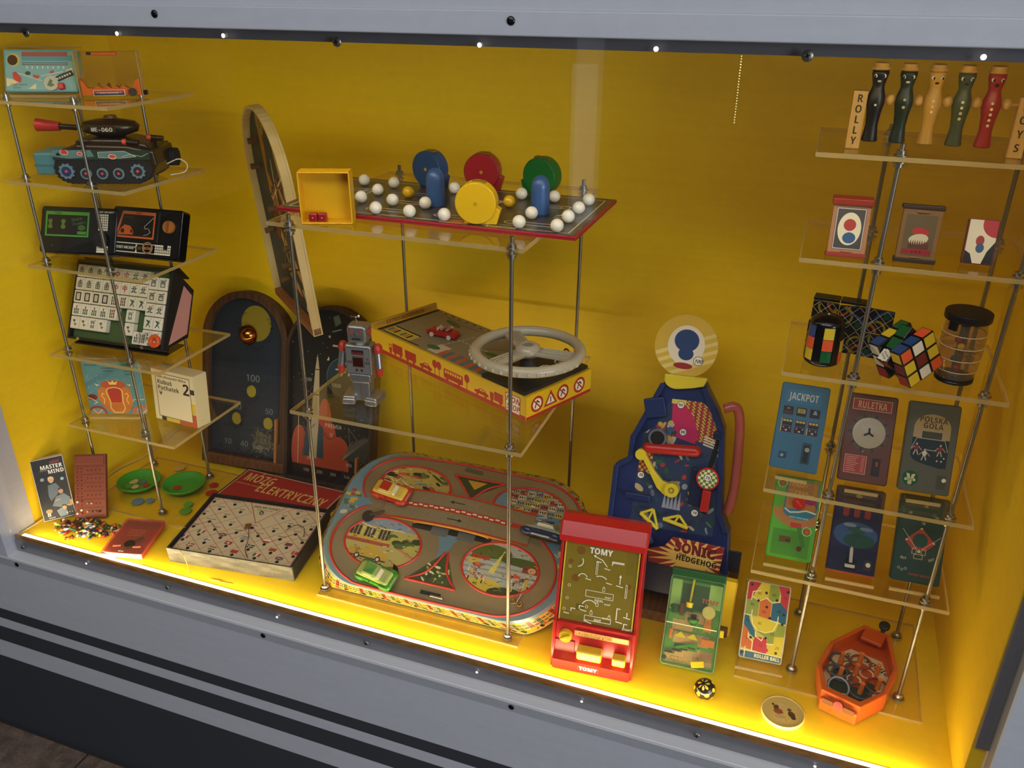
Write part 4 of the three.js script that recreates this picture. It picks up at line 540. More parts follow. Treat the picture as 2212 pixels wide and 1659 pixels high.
// ---------- middle shelf unit, top: marble maze board ----------
const CY = CV[0] + 0.0003;
{
  const t = thing('maze_board', 'dark marble maze game board with red edge on the middle shelf unit', 'game board', [-0.4775, CY, -1.052]);
  part(t, 'board_body', rbox(0.421, 0.0052, 0.204, 0.0008), M(0xa8202a, 0.4), [0, 0.0026, 0]);
  part(t, 'fold_groove', box(0.4214, 0.0004, 0.2044), M(0x5a0e14, 0.6), [0, 0.0025, 0]);
  part(t, 'printed_top', fit(flat(new THREE.PlaneGeometry(0.415, 0.198)), 'xz'), print(1660, 792, (g, W, H) => {
    g.fillStyle = '#4a4030'; g.fillRect(0, 0, W, H); for (let i = 0; i < 900; i++) { g.fillStyle = rnd() < 0.5 ? '#564a36' : '#3e3628'; g.fillRect(rnd() * W, rnd() * H, 20, 8); }
    const k = W / 0.415, X = x => (x + 0.4775) * k + W / 2, Z = z => (z + 1.052) * k + H / 2, ln = '#e8dcc0';
    for (let i = 0; i < 9; i++) for (let j = 0; j < 5; j++) blob(g, X(-0.666 + i * 0.0492), Z(-1.13 + j * 0.0476), 13, 9, '#5e6a60');
    const cap = (x0, x1, z, r = 0.006) => { g.strokeStyle = ln; g.lineWidth = 6; g.beginPath(); g.roundRect(X(x0), Z(z - r), (x1 - x0) * k, 2 * r * k, r * k); g.stroke(); };
    for (const z of [-0.987, -1.034, -1.082]) for (const [a, b] of [[-0.66, -0.60], [-0.57, -0.50], [-0.47, -0.41], [-0.372, -0.30]]) cap(a + (z < -1.03 ? 0.012 : 0), b, z);
    for (const x of [-0.617, -0.42, -0.32]) { g.strokeStyle = ln; g.lineWidth = 6; g.beginPath(); g.roundRect(X(x - 0.006), Z(-1.09), 0.012 * k, 0.055 * k, 0.006 * k); g.stroke(); }
    g.strokeStyle = ln; g.lineWidth = 6; g.strokeRect(X(-0.675), Z(-1.14), 0.395 * k, 0.178 * k); g.lineWidth = 4; for (const x of [-0.432, -0.368]) g.strokeRect(X(x) - 70, Z(-0.972), 150, 60); g.fillStyle = '#c86a3a'; g.fillRect(X(-0.432) - 66, Z(-0.972) + 4, 142, 52);
    g.fillStyle = '#22242a'; g.fillRect(X(-0.50), Z(-1.075), 0.04 * k, 0.05 * k); g.fillRect(X(-0.36), Z(-1.075), 0.04 * k, 0.05 * k);
  }, 0.3), [0, 0.0054, 0]);
}
const BY = CY + 0.0056;
{ // marbles on their holes
  const xs = { a: -0.640, b: -0.591, c: -0.543, d: -0.494, e: -0.445, f: -0.392, g: -0.344, h: -0.295, o: -0.650 }, zs = { 1: -1.107, 2: -1.058, 3: -1.010, 4: -0.963 };
  const spot = { 1: 'back row', 2: 'second row from the back', 3: 'third row from the back', 4: 'front row' }, seen = {};
  const col = ['a', 'b', 'c', 'd', 'e', 'f', 'g', 'h'], nth = ['first', 'second', 'third', 'fourth', 'fifth', 'sixth', 'seventh'];
  const whites = ['a1', 'b1', 'd1', 'e1', 'f1', 'g1', 'h1', 'b2', 'h2', 'b3', 'c3', 'd3', 'g3', 'h3', 'o4', 'c4', 'd4', 'e4', 'g4', 'h4'].sort((p, q) => p[1] - q[1] || xs[p[0]] - xs[q[0]]);
  const mg = sph(0.0083, 24, 16), wm = M(0xeee6d0, 0.22), ym = M(0xe0ae1c, 0.25);
  for (const s of whites) { const r = s[1]; seen[r] = (seen[r] || 0); solo('marble', `${nth[seen[r]++]} white marble from the left, ${spot[r]} on the maze board`, 'marble', mg, wm, [xs[s[0]], BY + 0.0078, zs[r]], null, 'marbles on the maze board'); }
  solo('marble', 'yellow marble on the maze board left of the left domed pawn', 'marble', mg, ym, [xs.c, BY + 0.0078, zs[2]], null, 'marbles on the maze board');
  solo('marble', 'yellow marble on the maze board right of the yellow drum', 'marble', mg, ym, [xs.f, BY + 0.0078, zs[2]], null, 'marbles on the maze board');
}
{ // drum shaped marble catchers and domed pawns, kept plain
  const drum = (label, c, x, z, yaw) => {
    const t = thing('drum_token', label, 'game piece', [x, BY + 0.0002, z], [0, yaw, 0], 'drum tokens on the maze board'), m = M(c, 0.32), r = 0.0262;
    part(t, 'drum', lathe([[0.0001, -0.011], [r - 0.0015, -0.011], [r, -0.0095], [r, 0.0095], [r - 0.0015, 0.011], [0.0001, 0.011]], 44), m, [0, r, 0], [90, 0, 0]);
    part(t, 'marble_slot', box(0.016, 0.002, 0.010), M(new THREE.Color(c).multiplyScalar(0.35), 0.6), [0.003, 2 * r - 0.0008, 0]);
    part(t, 'heel', ext(poly([[0.010, 0.0], [0.026, 0.0], [0.031, 0.018], [0.024, 0.022], [0.016, 0.012]]), 0.016, 0.001).translate(0, 0, -0.008), m);
    part(t, 'foot', rbox(0.03, 0.006, 0.018, 0.002), m, [0, 0.003, 0]);
    part(t, 'axle_cap', cyl(0.0024, 0.0024, 0.0008, 14), M(new THREE.Color(c).multiplyScalar(0.7), 0.4), [0, r, 0.0113], [90, 0, 0]);
    return t;
  };
  drum('yellow plastic drum token in the front of the maze board', 0xe3b417, -0.402, -0.968, 12);
  drum('blue plastic drum token at the back of the maze board', 0x2c4c78, -0.545, -1.136, -14);
  drum('red plastic drum token at the back of the maze board', 0xa8242a, -0.466, -1.147, 8);
  drum('green plastic drum token at the back of the maze board', 0x176b2a, -0.375, -1.146, 168);
  const pawn = (label, x, z) => solo('domed_pawn', label, 'game piece', lathe([[0.0001, 0.0495], [0.0045, 0.0485], [0.0085, 0.0455], [0.0113, 0.040], [0.0122, 0.034], [0.0124, 0.0], [0.0108, 0.0], [0.0106, 0.003], [0.0001, 0.003]], 32), M(0x3a5a8c, 0.3), [x, BY, z], null, 'blue domed pawns');
  pawn('plain blue domed pawn left of the yellow drum', -0.4905, -1.036); pawn('plain blue domed pawn right of the yellow drum', -0.3430, -1.042);
}
{ // yellow dice tray standing on edge, and dice
  const w = 0.066, h = 0.066, dp = 0.024, T = 0.002, m = M(0xe5ae14, 0.35), t = thing('dice_tray', 'square yellow dice tray standing on edge before the maze board', 'tray', [-0.586, CY, -0.912], [0, 20, 0]);
  part(t, 'tray_floor', plate(w, h, T, 0.004).translate(0, h / 2, -dp), m);
  for (const s of [-1, 1]) { part(t, 'tray_wall', rbox(T, h, dp, 0.0009), m, [s * (w / 2 - T / 2), h / 2, -dp / 2]); part(t, 'tray_wall', rbox(w, T, dp, 0.0009), m, [0, s > 0 ? h - T / 2 : T / 2, -dp / 2]); }
  const pipM = M(0xd8b0a8, 0.5), dm = M(0x9a1a20, 0.25);
  [['left', -0.0185], ['right', -0.0068]].forEach(([n, x]) => { const d = thing('die', `dark red die in the yellow tray, ${n} of the two`, 'die', [-0.586 + x * Math.cos(R(20)) - 0.009 * Math.sin(R(20)), CY + T + 0.0054, -0.912 - x * Math.sin(R(20)) - 0.009 * Math.cos(R(20))], [0, 20, 0], 'dice'); part(d, 'cube', rbox(0.0108, 0.0108, 0.0108, 0.0022, 3), dm); part(d, 'pip', cyl(0.0009, 0.0009, 0.0003, 10), pipM, [0, 0, 0.00545], [90, 0, 0]); });
}
// ---------- middle shelf unit, lower shelf ----------
const MY = CV[1] + 0.0003;
{ // tin robot
  const t = thing('toy_robot', 'silver tin toy robot with red arm joints on the lower middle shelf', 'toy robot', [-0.5835, MY, -0.964], [0, 8, 0]);
  const tin = M(0x9a9894, 0.32, 0.75), tin2 = M(0x77756f, 0.35, 0.7), red = M(0xb83420, 0.35);
  for (const s of [-1, 1]) {
    const f = part(t, 'foot', rbox(0.018, 0.013, 0.034, 0.003), tin, [s * 0.0185, 0.0067, 0.002], [0, s * -6, 0]); part(f, 'toe_cap', rbox(0.0185, 0.009, 0.006, 0.002), M(0xb8b6b2, 0.25, 0.8), [0, -0.0015, 0.0155]); part(f, 'foot_wheel', cyl(0.004, 0.004, 0.002, 14), black, [-s * 0.0098, -0.001, 0], [0, 0, 90]);
    const a = part(t, 'arm', bar([s * 0.0255, 0.084, 0], [s * 0.029, 0.056, 0.006], 0.0055, 16, 0.0048), tin); part(a, 'shoulder_joint', sph(0.0078, 20, 14).scale(0.8, 1.2, 1), red, [s * 0.0265, 0.083, 0]); part(a, 'hand', bar([s * 0.0288, 0.057, 0.006], [s * 0.0292, 0.045, 0.007], 0.0055, 14, 0.004), red);
  }
  part(t, 'legs', rbox(0.026, 0.030, 0.020, 0.002), tin, [0, 0.0185, 0]); part(t, 'leg_seam', box(0.0006, 0.03, 0.0204), tin2, [0, 0.0185, 0]); part(t, 'waist', rbox(0.032, 0.014, 0.022, 0.003), tin, [0, 0.0395, 0]);
  part(t, 'chest', rbox(0.040, 0.046, 0.024, 0.004), tin, [0, 0.0685, 0]);
  face(t, 'chest_panel', 0.036, 0.042, print(360, 420, (g, W, H) => { g.fillStyle = '#8d8c8a'; g.fillRect(0, 0, W, H); g.strokeStyle = '#4a4844'; g.lineWidth = 4; g.strokeRect(6, 6, W - 12, H - 12); for (let i = 0; i < 9; i++) { g.fillStyle = '#3a3836'; g.fillRect(30 + i * 34, 18, 22, 8); } g.fillStyle = '#3b2a28'; g.fillRect(90, 50, 180, 70); for (let i = 0; i < 6; i++) { g.fillStyle = '#b8382c'; g.fillRect(98 + i * 28, 84, 20, 28); } g.strokeStyle = '#3c3a38'; g.lineWidth = 6; g.strokeRect(100, 150, 170, 160); for (let i = 0; i < 4; i++) { g.fillStyle = '#5a2c28'; g.fillRect(20 + i * 18, 220, 10, 40); g.fillRect(290 + i * 16, 220, 9, 40); } for (const x of [150, 225]) { blob(g, x, 360, 20, 20, '#3a2422'); blob(g, x, 360, 9, 9, '#b03a2c'); } blob(g, 320, 180, 18, 18, '#6a6866'); }, 0.35, { metalness: 0.5 }), 0, 0.0685, 0.0123);
  part(t, 'chest_window', rbox(0.015, 0.014, 0.002, 0.0005), M(0x3a0f0c, 0.15), [0, 0.0665, 0.0125]);
  part(t, 'neck', cyl(0.010, 0.012, 0.004, 20), tin2, [0, 0.0932, 0]);
  const hd = part(t, 'head', rbox(0.029, 0.027, 0.024, 0.005, 3), tin, [0, 0.1075, 0]);
  for (const s of [-1, 1]) { part(hd, 'eye', torus(0.0022, 0.0007, 6, 16), M(0xa83a2c, 0.4), [s * 0.0062, 0.0045, 0.0122]); part(hd, 'ear', cyl(0.004, 0.004, 0.003, 16), red, [s * 0.0155, 0.002, 0], [0, 0, 90]); }
  part(hd, 'nose', ext(poly([[-0.0018, -0.003], [0.0018, -0.003], [0, 0.003]]), 0.0018), tin2, [0, 0.001, 0.0118]); part(hd, 'mouth', rbox(0.013, 0.0036, 0.0012, 0.0005), M(0x2c2a28, 0.5), [0, -0.0062, 0.0121]);
  part(hd, 'antenna_mast', bar([-0.002, 0.0135, 0], [-0.004, 0.023, 0], 0.0006, 6), steel); for (const a of [0, 60, 120]) part(hd, 'antenna_blade', bar([-0.004 - Math.cos(R(a)) * 0.0065, 0.0225 - Math.sin(R(a)) * 0.003, -Math.sin(R(a)) * 0.0065], [-0.004 + Math.cos(R(a)) * 0.0065, 0.0225 + Math.sin(R(a)) * 0.003, Math.sin(R(a)) * 0.0065], 0.0008, 6), steel); part(hd, 'antenna_tip', sph(0.0018, 12, 8), white, [0.002, 0.025, 0.002]);
}
{ // driving game
  const w = 0.362, dp = 0.138, hh = 0.037, t = thing('driving_game', 'long yellow driving game box with grey steering wheel on the lower middle shelf', 'toy', [-0.4735, MY, -1.1235], [0, -25.4, 0]);
  const yb = M(0xd9ad12, 0.5);
  part(t, 'box_body', rbox(w, hh, dp, 0.0015), yb, [0, hh / 2, 0]);
  part(t, 'long_side_print', sheet(w - 0.001, hh - 0.0005, 0.0003), print(1800, 184, (g, W, H) => {
    g.fillStyle = '#e0b414'; g.fillRect(0, 0, W, H); const r = '#b0281e'; g.fillStyle = r; g.fillRect(0, 150, W, 40);
    const lorry = (x, s) => { g.fillStyle = r; g.fillRect(x, 66, 40 * s, 60); g.fillRect(x + 48 * s, 50, 130 * s, 78); for (const q of [20, 80, 150]) blob(g, x + q * s, 134, 15, 15, r); g.fillStyle = '#e0b414'; g.fillRect(x + 8, 74, 22, 22); }; lorry(240, 1); g.fillStyle = r; g.fillRect(450, 56, 140, 74); blob(g, 480, 136, 15, 15, r); blob(g, 560, 136, 15, 15, r);
    const car = (x) => { g.fillStyle = r; g.beginPath(); g.moveTo(x, 134); g.lineTo(x + 10, 112); g.lineTo(x + 40, 108); g.lineTo(x + 60, 90); g.lineTo(x + 110, 90); g.lineTo(x + 132, 110); g.lineTo(x + 152, 114); g.lineTo(x + 154, 136); g.fill(); blob(g, x + 34, 138, 13, 13, r); blob(g, x + 122, 138, 13, 13, r); g.fillStyle = '#e0b414'; g.fillRect(x + 62, 96, 20, 14); g.fillRect(x + 88, 96, 18, 14); }; car(630); car(1270);
    const tree = (x) => { blob(g, x, 62, 28, 34, r); g.fillStyle = r; g.fillRect(x - 4, 90, 8, 60); }; tree(820); tree(870); tree(1190);
    g.fillStyle = r; g.beginPath(); g.roundRect(925, 60, 220, 78, 14); g.fill(); for (let i = 0; i < 7; i++) { g.fillStyle = '#e0b414'; g.fillRect(940 + i * 28, 70, 20, 26); } blob(g, 965, 140, 14, 14, r); blob(g, 1100, 140, 14, 14, r);
    g.fillStyle = r; g.fillRect(1440, 78, 40, 54); g.fillRect(1485, 62, 90, 72); blob(g, 1460, 138, 14, 14, r); blob(g, 1550, 138, 14, 14, r);
    g.fillStyle = '#efe4c8'; g.fillRect(1600, 20, 150, 146); g.strokeStyle = r; g.lineWidth = 7; g.strokeRect(1604, 24, 142, 138); stxt(g, 'NON', 1675, 62, 62, r, 1, 1, 0, 'bold italic'); stxt(g, 'STOP', 1675, 122, 60, r, 0.9, 1, 0, 'bold italic');
  }, 0.4), [0, hh / 2, dp / 2 + 0.0003]);
  part(t, 'short_side_print', sheet(dp - 0.001, hh - 0.0005, 0.0003), print(690, 184, (g, W, H) => { g.fillStyle = '#e0b414'; g.fillRect(0, 0, W, H); const r = '#b0281e'; g.fillStyle = r; g.fillRect(0, 160, W, 24); for (const x of [110, 380, 560]) { blob(g, x, 86, 62, 62, r); blob(g, x, 86, 44, 44, '#efe0b8'); stroke(g, [[x - 20, 110], [x, 60], [x + 20, 80]], '#2a2018', 10); stroke(g, [[x - 34, 50], [x + 34, 122]], r, 10); } pathFill(g, [[250, 20], [320, 140], [180, 140]], r); pathFill(g, [[250, 52], [294, 126], [206, 126]], '#efe0b8'); g.fillStyle = '#2a2018'; g.fillRect(245, 74, 10, 44); }, 0.4), [w / 2 + 0.0003, hh / 2, 0], [0, 90, 0]);
  part(t, 'far_side_print', sheet(dp - 0.001, 0.012, 0.0003), print(690, 60, (g, W, H) => { g.fillStyle = '#c89a2c'; g.fillRect(0, 0, W, H); stxt(g, 'EXTRO-AUTODROM', W / 2, 32, 50, '#8a4a1c', 0.9, 1, 0, 'bold'); }, 0.5), [-w / 2 + 0.006, hh + 0.004, 0], [0, 90, 0]);
  part(t, 'raised_end', rbox(0.006, 0.010, dp, 0.001), M(0xb98a24, 0.5), [-w / 2 + 0.003, hh + 0.004, 0]);
  part(t, 'road_scene', fit(flat(new THREE.PlaneGeometry(0.262, dp - 0.008)), 'xz'), print(1310, 650, (g, W, H) => {
    g.fillStyle = '#8a7c5c'; g.fillRect(0, 0, W, H); g.fillStyle = '#12100c'; g.fillRect(0, 0, 40, H);
    g.fillStyle = '#c8b83c'; g.fillRect(60, 510, 330, 110); for (let i = 0; i < 8; i++) { g.fillStyle = ['#3a6a4a', '#c86a2c', '#2a2a24', '#c8a24a'][i % 4]; g.fillRect(70 + i * 40, 530, 28, 70); } g.fillStyle = '#14120e'; g.fillRect(60, 490, 330, 16); g.fillRect(60, 622, 460, 14);
    g.fillStyle = '#c8b89a'; g.fillRect(620, 480, 130, 150); for (let i = 0; i < 11; i++) { g.fillStyle = i % 2 ? '#2c5a62' : '#c85a2a'; g.fillRect(740 + i * 52, 520, 50, 110); if (i % 2) for (let j = 0; j < 5; j++) { g.fillStyle = '#8ab0a8'; g.fillRect(742 + i * 52, 530 + j * 20, 46, 5); } }
    g.setLineDash([26, 18]); stroke(g, [[560, 330], [1000, 320], [1290, 300]], '#d8ceb0', 7); stroke(g, [[700, 200], [640, 480]], '#d8ceb0', 7); g.setLineDash([]);
    blob(g, 360, 130, 110, 26, '#3c5a34', 0.2); pathFill(g, [[400, 150], [460, 200], [360, 200]], '#b83a2c'); pathFill(g, [[402, 166], [436, 194], [376, 194]], '#e8dcc0'); stroke(g, [[200, 60], [420, 110], [600, 90], [900, 40]], '#5a4c34', 8); blob(g, 620, 560, 70, 34, '#2f6a44'); blob(g, 1060, 340, 80, 30, '#3c6a2c'); blob(g, 1130, 400, 60, 22, '#3c6a2c'); blob(g, 1200, 420, 40, 26, '#c8b49a'); g.strokeStyle = '#b83a2c'; g.lineWidth = 8; g.beginPath(); g.ellipse(1200, 420, 40, 26, 0, 0, 7); g.stroke();
    for (let i = 0; i < 26; i++) blob(g, 100 + i * 45, 20 + (i % 3) * 8, 14, 8, i % 2 ? '#2a2018' : '#b8a888'); stroke(g, [[880, 330], [1290, 60]], '#4a4030', 8);
  }, 0.5), [-0.038, hh + 0.0004, 0]);
  part(t, 'dashboard', rbox(0.088, 0.006, dp - 0.004, 0.001), M(0x24221e, 0.45), [0.132, hh + 0.002, 0]);
  for (const z of [-0.045, -0.012]) { const di = part(t, 'dial', cyl(0.012, 0.012, 0.0012, 24), M(0x3a3c38, 0.3), [0.142, hh + 0.0055, z]); part(di, 'dial_face', torus(0.0098, 0.0008, 6, 24).rotateX(Math.PI / 2), white, [0, 0.0008, 0]); part(di, 'dial_needle', box(0.010, 0.0006, 0.001), white, [0.002, 0.0009, 0], [0, 40, 0]); }
  part(t, 'switch', cyl(0.003, 0.003, 0.003, 14), M(0xb83a34, 0.3), [0.098, hh + 0.006, 0.045]);
  part(t, 'lever', tube([[0.13, hh + 0.005, -0.06], [0.135, hh + 0.02, -0.062], [0.15, hh + 0.018, -0.058]], 0.0014, 14, 6), M(0x6a1f16, 0.4));
  const wm = M(0xb6ac90, 0.22), wc = [0.134, hh + 0.041, 0.018];
  part(t, 'steering_column', bar([0.134, hh + 0.004, 0.018], [0.134, hh + 0.040, 0.018], 0.012, 22), M(0x3a3832, 0.4));
  const wh = part(t, 'steering_wheel', torus(0.0755, 0.0078, 14, 60).rotateX(Math.PI / 2), wm, wc);
  for (let i = 0; i < 40; i++) { const a = i / 40 * 6.283; if (Math.sin(a) > -0.2) part(wh, 'grip_bump', sph(0.0030, 8, 6), wm, [Math.cos(a) * 0.0828, -0.001, Math.sin(a) * 0.0828]); }
  for (const a of [90, 205, 335]) { const c = Math.cos(R(a)), s = Math.sin(R(a)), sp = part(wh, 'spoke', ext(poly([[0.008, -0.011], [0.072, -0.013], [0.072, 0.013], [0.008, 0.011]]), 0.007, 0.002).rotateX(-Math.PI / 2), wm, [0, -0.0035, 0], [0, -a, 0]); for (const q of [-0.005, 0, 0.005]) part(wh, 'spoke_rib', bar([c * 0.022 - s * q, 0.0042, s * 0.022 + c * q], [c * 0.066 - s * q, 0.0042, s * 0.066 + c * q], 0.0012, 6), wm); }
  part(wh, 'hub', lathe([[0.0001, 0.0085], [0.007, 0.0085], [0.0075, 0.0105], [0.012, 0.0105], [0.017, 0.007], [0.019, 0.001], [0.019, -0.005], [0.0001, -0.005]], 36), wm); part(wh, 'horn_button', cyl(0.0068, 0.0068, 0.002, 24), M(0x8c8a86, 0.3), [0, 0.0088, 0]);
  const car = thing('toy_car', 'small red plastic convertible on the driving game board', 'toy car', [-0.4735 - 0.064, MY + hh + 0.001, -1.1235 - 0.022], [0, -8, 0]); const rm = M(0xa82020, 0.3);
  part(car, 'body', ext((() => { const s = new THREE.Shape(); s.moveTo(-0.026, 0.002); s.lineTo(0.026, 0.002); s.quadraticCurveTo(0.028, 0.010, 0.022, 0.0105); s.lineTo(-0.022, 0.0112); s.quadraticCurveTo(-0.029, 0.010, -0.026, 0.002); return s; })(), 0.020, 0.002).translate(0, 0, -0.010), rm);
  part(car, 'windscreen', box(0.001, 0.005, 0.015), M(0xd8c8b8, 0.3), [-0.007, 0.0132, 0], [0, 0, 18]); part(car, 'cockpit', box(0.020, 0.0008, 0.013), M(0x6a1414, 0.5), [0.004, 0.0112, 0]); for (const x of [-0.001, 0.009]) part(car, 'seat', rbox(0.003, 0.004, 0.011, 0.001), M(0xc88a80, 0.5), [x, 0.0128, 0]);
  for (const x of [-0.016, 0.016]) for (const s of [-1, 1]) part(car, 'wheel', cyl(0.0038, 0.0038, 0.0025, 18), M(0xd8cbb0, 0.4), [x, 0.0038, s * 0.0102], [90, 0, 0]);
}
// ---------- tin race track ----------
const redRail = M(0xb8301c, 0.3);
{
  const lean = 62, t = thing('tin_race_track', 'tin clockwork race track with grey figure eight roads and printed seaside scenes', 'toy', [-0.483, 0.0042, -0.935], [-lean, 0.8, 0]);
  // local: x right, y up the slope, z away from the surface; printed top at z = 0.022
  const TH = 0.022, ring = (m, r0) => { const s = rrect(0.412 + 2 * m, 0.252 + 2 * m, r0 + m); return s.getSpacedPoints(140).slice(0, 140).map(p => [p.x - 0.0035, p.y + 0.128]); };
  const top = ring(0, 0.085), low = ring(0.016, 0.085), pos = [], uv = [], idx = [], n = 140;
  for (let i = 0; i <= n; i++) for (const [q, z, v] of [[top, TH, 1], [low, 0.004, 0.12], [low, 0.0, 0]]) { const p = q[i % n]; pos.push(p[0], Math.max(p[1], -0.003), z); uv.push(i / n * 6, v); }
  for (let i = 0; i < n; i++) for (let k = 0; k < 2; k++) { const a = i * 3 + k, b = a + 3; idx.push(a, b, a + 1, a + 1, b, b + 1); }
  const sk = new THREE.BufferGeometry(); sk.setAttribute('position', new THREE.Float32BufferAttribute(pos, 3)); sk.setAttribute('uv', new THREE.Float32BufferAttribute(uv, 2)); sk.setIndex(idx); sk.computeVertexNormals();
  const skT = canvas(1024, 96, (g, W, H) => {
    g.fillStyle = '#c8a832'; g.fillRect(0, 0, W, H); g.fillStyle = '#8aa0a4'; g.fillRect(0, 0, W, 18);
    for (let i = 0; i < 26; i++) { const x = i * 40; g.fillStyle = ['#d8c070', '#b0482a', '#c8b488', '#7a8a5a', '#d8b838'][i % 5]; g.fillRect(x, 22, 36, 44); for (let k = 0; k < 3; k++) { g.fillStyle = '#3a2c20'; g.fillRect(x + 4 + k * 11, 30, 7, 12); g.fillRect(x + 4 + k * 11, 48, 7, 12); } }
    g.fillStyle = '#3f5a22'; for (let i = 0; i < 40; i++) blob(g, rnd() * W, rr(66, 84), rr(8, 26), rr(5, 10), ['#3f5a22', '#c8a020', '#1f2a14', '#c0502a'][i % 4]); g.fillStyle = '#d8d0b0'; g.fillRect(0, 86, W, 5); g.fillStyle = '#5a5a50'; g.fillRect(0, 91, W, 5);
  }); skT.wrapS = THREE.RepeatWrapping; part(t, 'printed_skirt', sk, M(0xffffff, 0.25, 0.15, { map: skT, side: THREE.DoubleSide }));
  const W = 1660, H = 1015, k = W / 0.412, X = x => (x + 0.2095) * k, Y = y => H - (y - 0.002) * k;
  const scen = (g, cx, cy, rx, ry, kind) => {
    g.save(); g.beginPath(); g.ellipse(X(cx), Y(cy), rx * k, ry * k, 0, 0, 7); g.clip(); const x0 = X(cx - rx), y0 = Y(cy + ry), w = 2 * rx * k, h = 2 * ry * k;
    g.fillStyle = ['#b8a85a', '#a8b0a0', '#b09a48', '#6a8a96'][kind]; g.fillRect(x0, y0, w, h);
    if (kind === 0) { g.fillStyle = '#8a9aa0'; g.fillRect(x0, y0, w, h * 0.2); g.fillStyle = '#c8a83c'; g.fillRect(x0 + w * 0.02, y0 + h * 0.2, w * 0.55, h * 0.36); for (let i = 0; i < 11; i++) { g.fillStyle = i % 4 === 3 ? '#c8b458' : '#2c3238'; g.fillRect(x0 + w * 0.03 + i * w * 0.048, y0 + h * 0.24, w * 0.036, h * 0.2); } g.fillStyle = '#a8482a'; g.fillRect(x0, y0 + h * 0.5, w * 0.6, h * 0.07); for (let i = 0; i < 9; i++) blob(g, x0 + w * (0.6 + 0.04 * i), y0 + h * (0.35 + 0.05 * (i % 4)), w * 0.07, h * 0.06, ['#4a6420', '#b8b04a', '#2c4018'][i % 3]); stroke(g, [[x0, y0 + h * 0.14], [x0 + w * 0.3, y0 + h * 0.24], [x0 + w * 0.3, y0 + h * 0.36]], '#e8dcc0', 6); stroke(g, [[x0 + w * 0.3, y0 + h * 0.24], [x0 + w * 0.7, y0 + h * 0.2]], '#e8dcc0', 6);
      pathFill(g, [[x0 + w * 0.12, y0 + h * 0.82], [x0 + w * 0.11, y0 + h * 0.70], [x0 + w * 0.3, y0 + h * 0.66], [x0 + w * 0.36, y0 + h * 0.58], [x0 + w * 0.46, y0 + h * 0.6], [x0 + w * 0.5, y0 + h * 0.67], [x0 + w * 0.62, y0 + h * 0.68], [x0 + w * 0.63, y0 + h * 0.84]], '#c8a22c'); stroke(g, [[x0 + w * 0.12, y0 + h * 0.84], [x0 + w * 0.62, y0 + h * 0.86]], '#3a1c10', 10); for (const q of [0.24, 0.52]) { blob(g, x0 + w * q, y0 + h * 0.84, 20, 22, '#2a1a12'); blob(g, x0 + w * q, y0 + h * 0.84, 11, 12, '#e0d4b8'); } stxt(g, 'ALPENSTRASSE', x0 + w * 0.84, y0 + h * 0.62, 22, '#c03a2c', 1, 1, 0.35); }
    if (kind === 1) { for (let i = 0; i < 8; i++) { g.fillStyle = i % 2 ? '#8a8e88' : '#b0b0a4'; g.fillRect(x0, y0 + h * (0.3 + i * 0.05), w, h * 0.03); } g.fillStyle = '#4a6a28'; blob(g, x0 + w * 0.3, y0 + h * 0.2, w * 0.3, h * 0.14, '#5a6a2a'); blob(g, x0 + w * 0.75, y0 + h * 0.3, w * 0.3, h * 0.08, '#4a5c24'); g.fillStyle = '#a8442c'; g.fillRect(x0 + w * 0.08, y0 + h * 0.3, w * 0.25, h * 0.08); g.fillStyle = '#c8b44a'; g.fillRect(x0 + w * 0.06, y0 + h * 0.38, w * 0.14, h * 0.1); g.fillStyle = '#8a3a30'; g.fillRect(x0 + w * 0.78, y0 + h * 0.34, w * 0.2, h * 0.13); blob(g, x0 + w * 0.9, y0 + h * 0.41, 26, 20, '#d8a06a'); pathFill(g, [[x0 + w * 0.5, y0 + h * 0.1], [x0 + w * 0.44, y0 + h * 0.62], [x0 + w * 0.36, y0 + h * 0.6]], '#d8cc5a'); blob(g, x0 + w * 0.35, y0 + h * 0.88, w * 0.25, h * 0.16, '#d0b83a'); blob(g, x0 + w * 0.72, y0 + h * 0.95, w * 0.3, h * 0.14, '#33441c'); pathFill(g, [[x0 + w * 0.62, y0 + h * 0.6], [x0 + w * 0.7, y0 + h * 0.52], [x0 + w * 0.88, y0 + h * 0.62]], '#c8482c'); blob(g, x0 + w * 0.2, y0 + h * 0.5, 34, 16, '#c85a34'); g.fillStyle = '#c8b03a'; g.fillRect(x0 + w * 0.86, y0 + h * 0.55, 18, 90); for (let i = 0; i < 34; i++) { const a = x0 + w * (i < 17 ? rr(0.08, 0.34) : rr(0.6, 0.92)), b = y0 + h * rr(0.56, 0.8); g.fillStyle = ['#d8c04a', '#c8482c', '#2a2a2a', '#e0d4b8', '#3a5a6a'][i % 5]; g.fillRect(a, b, 9, 26); blob(g, a + 4, b - 5, 6, 6, '#d8b088'); } }
    if (kind === 2) { for (let i = 0; i < 30; i++) blob(g, x0 + rnd() * w, y0 + rnd() * h, rr(20, 70), rr(6, 18), ['#3a4420', '#c8a83c', '#2a2c1c', '#8a9a8c', '#5a6a30', '#a8502c'][i % 6], rr(0, 0.6)); stroke(g, [[x0 + w * 0.1, y0 + h * 0.4], [x0 + w * 0.2, y0 + h * 0.55], [x0 + w * 0.25, y0 + h * 0.4], [x0 + w * 0.55, y0 + h * 0.7]], '#d8d4b8', 6); g.fillStyle = '#c85a34'; g.fillRect(x0 + w * 0.2, y0 + h * 0.22, w * 0.14, h * 0.08); }
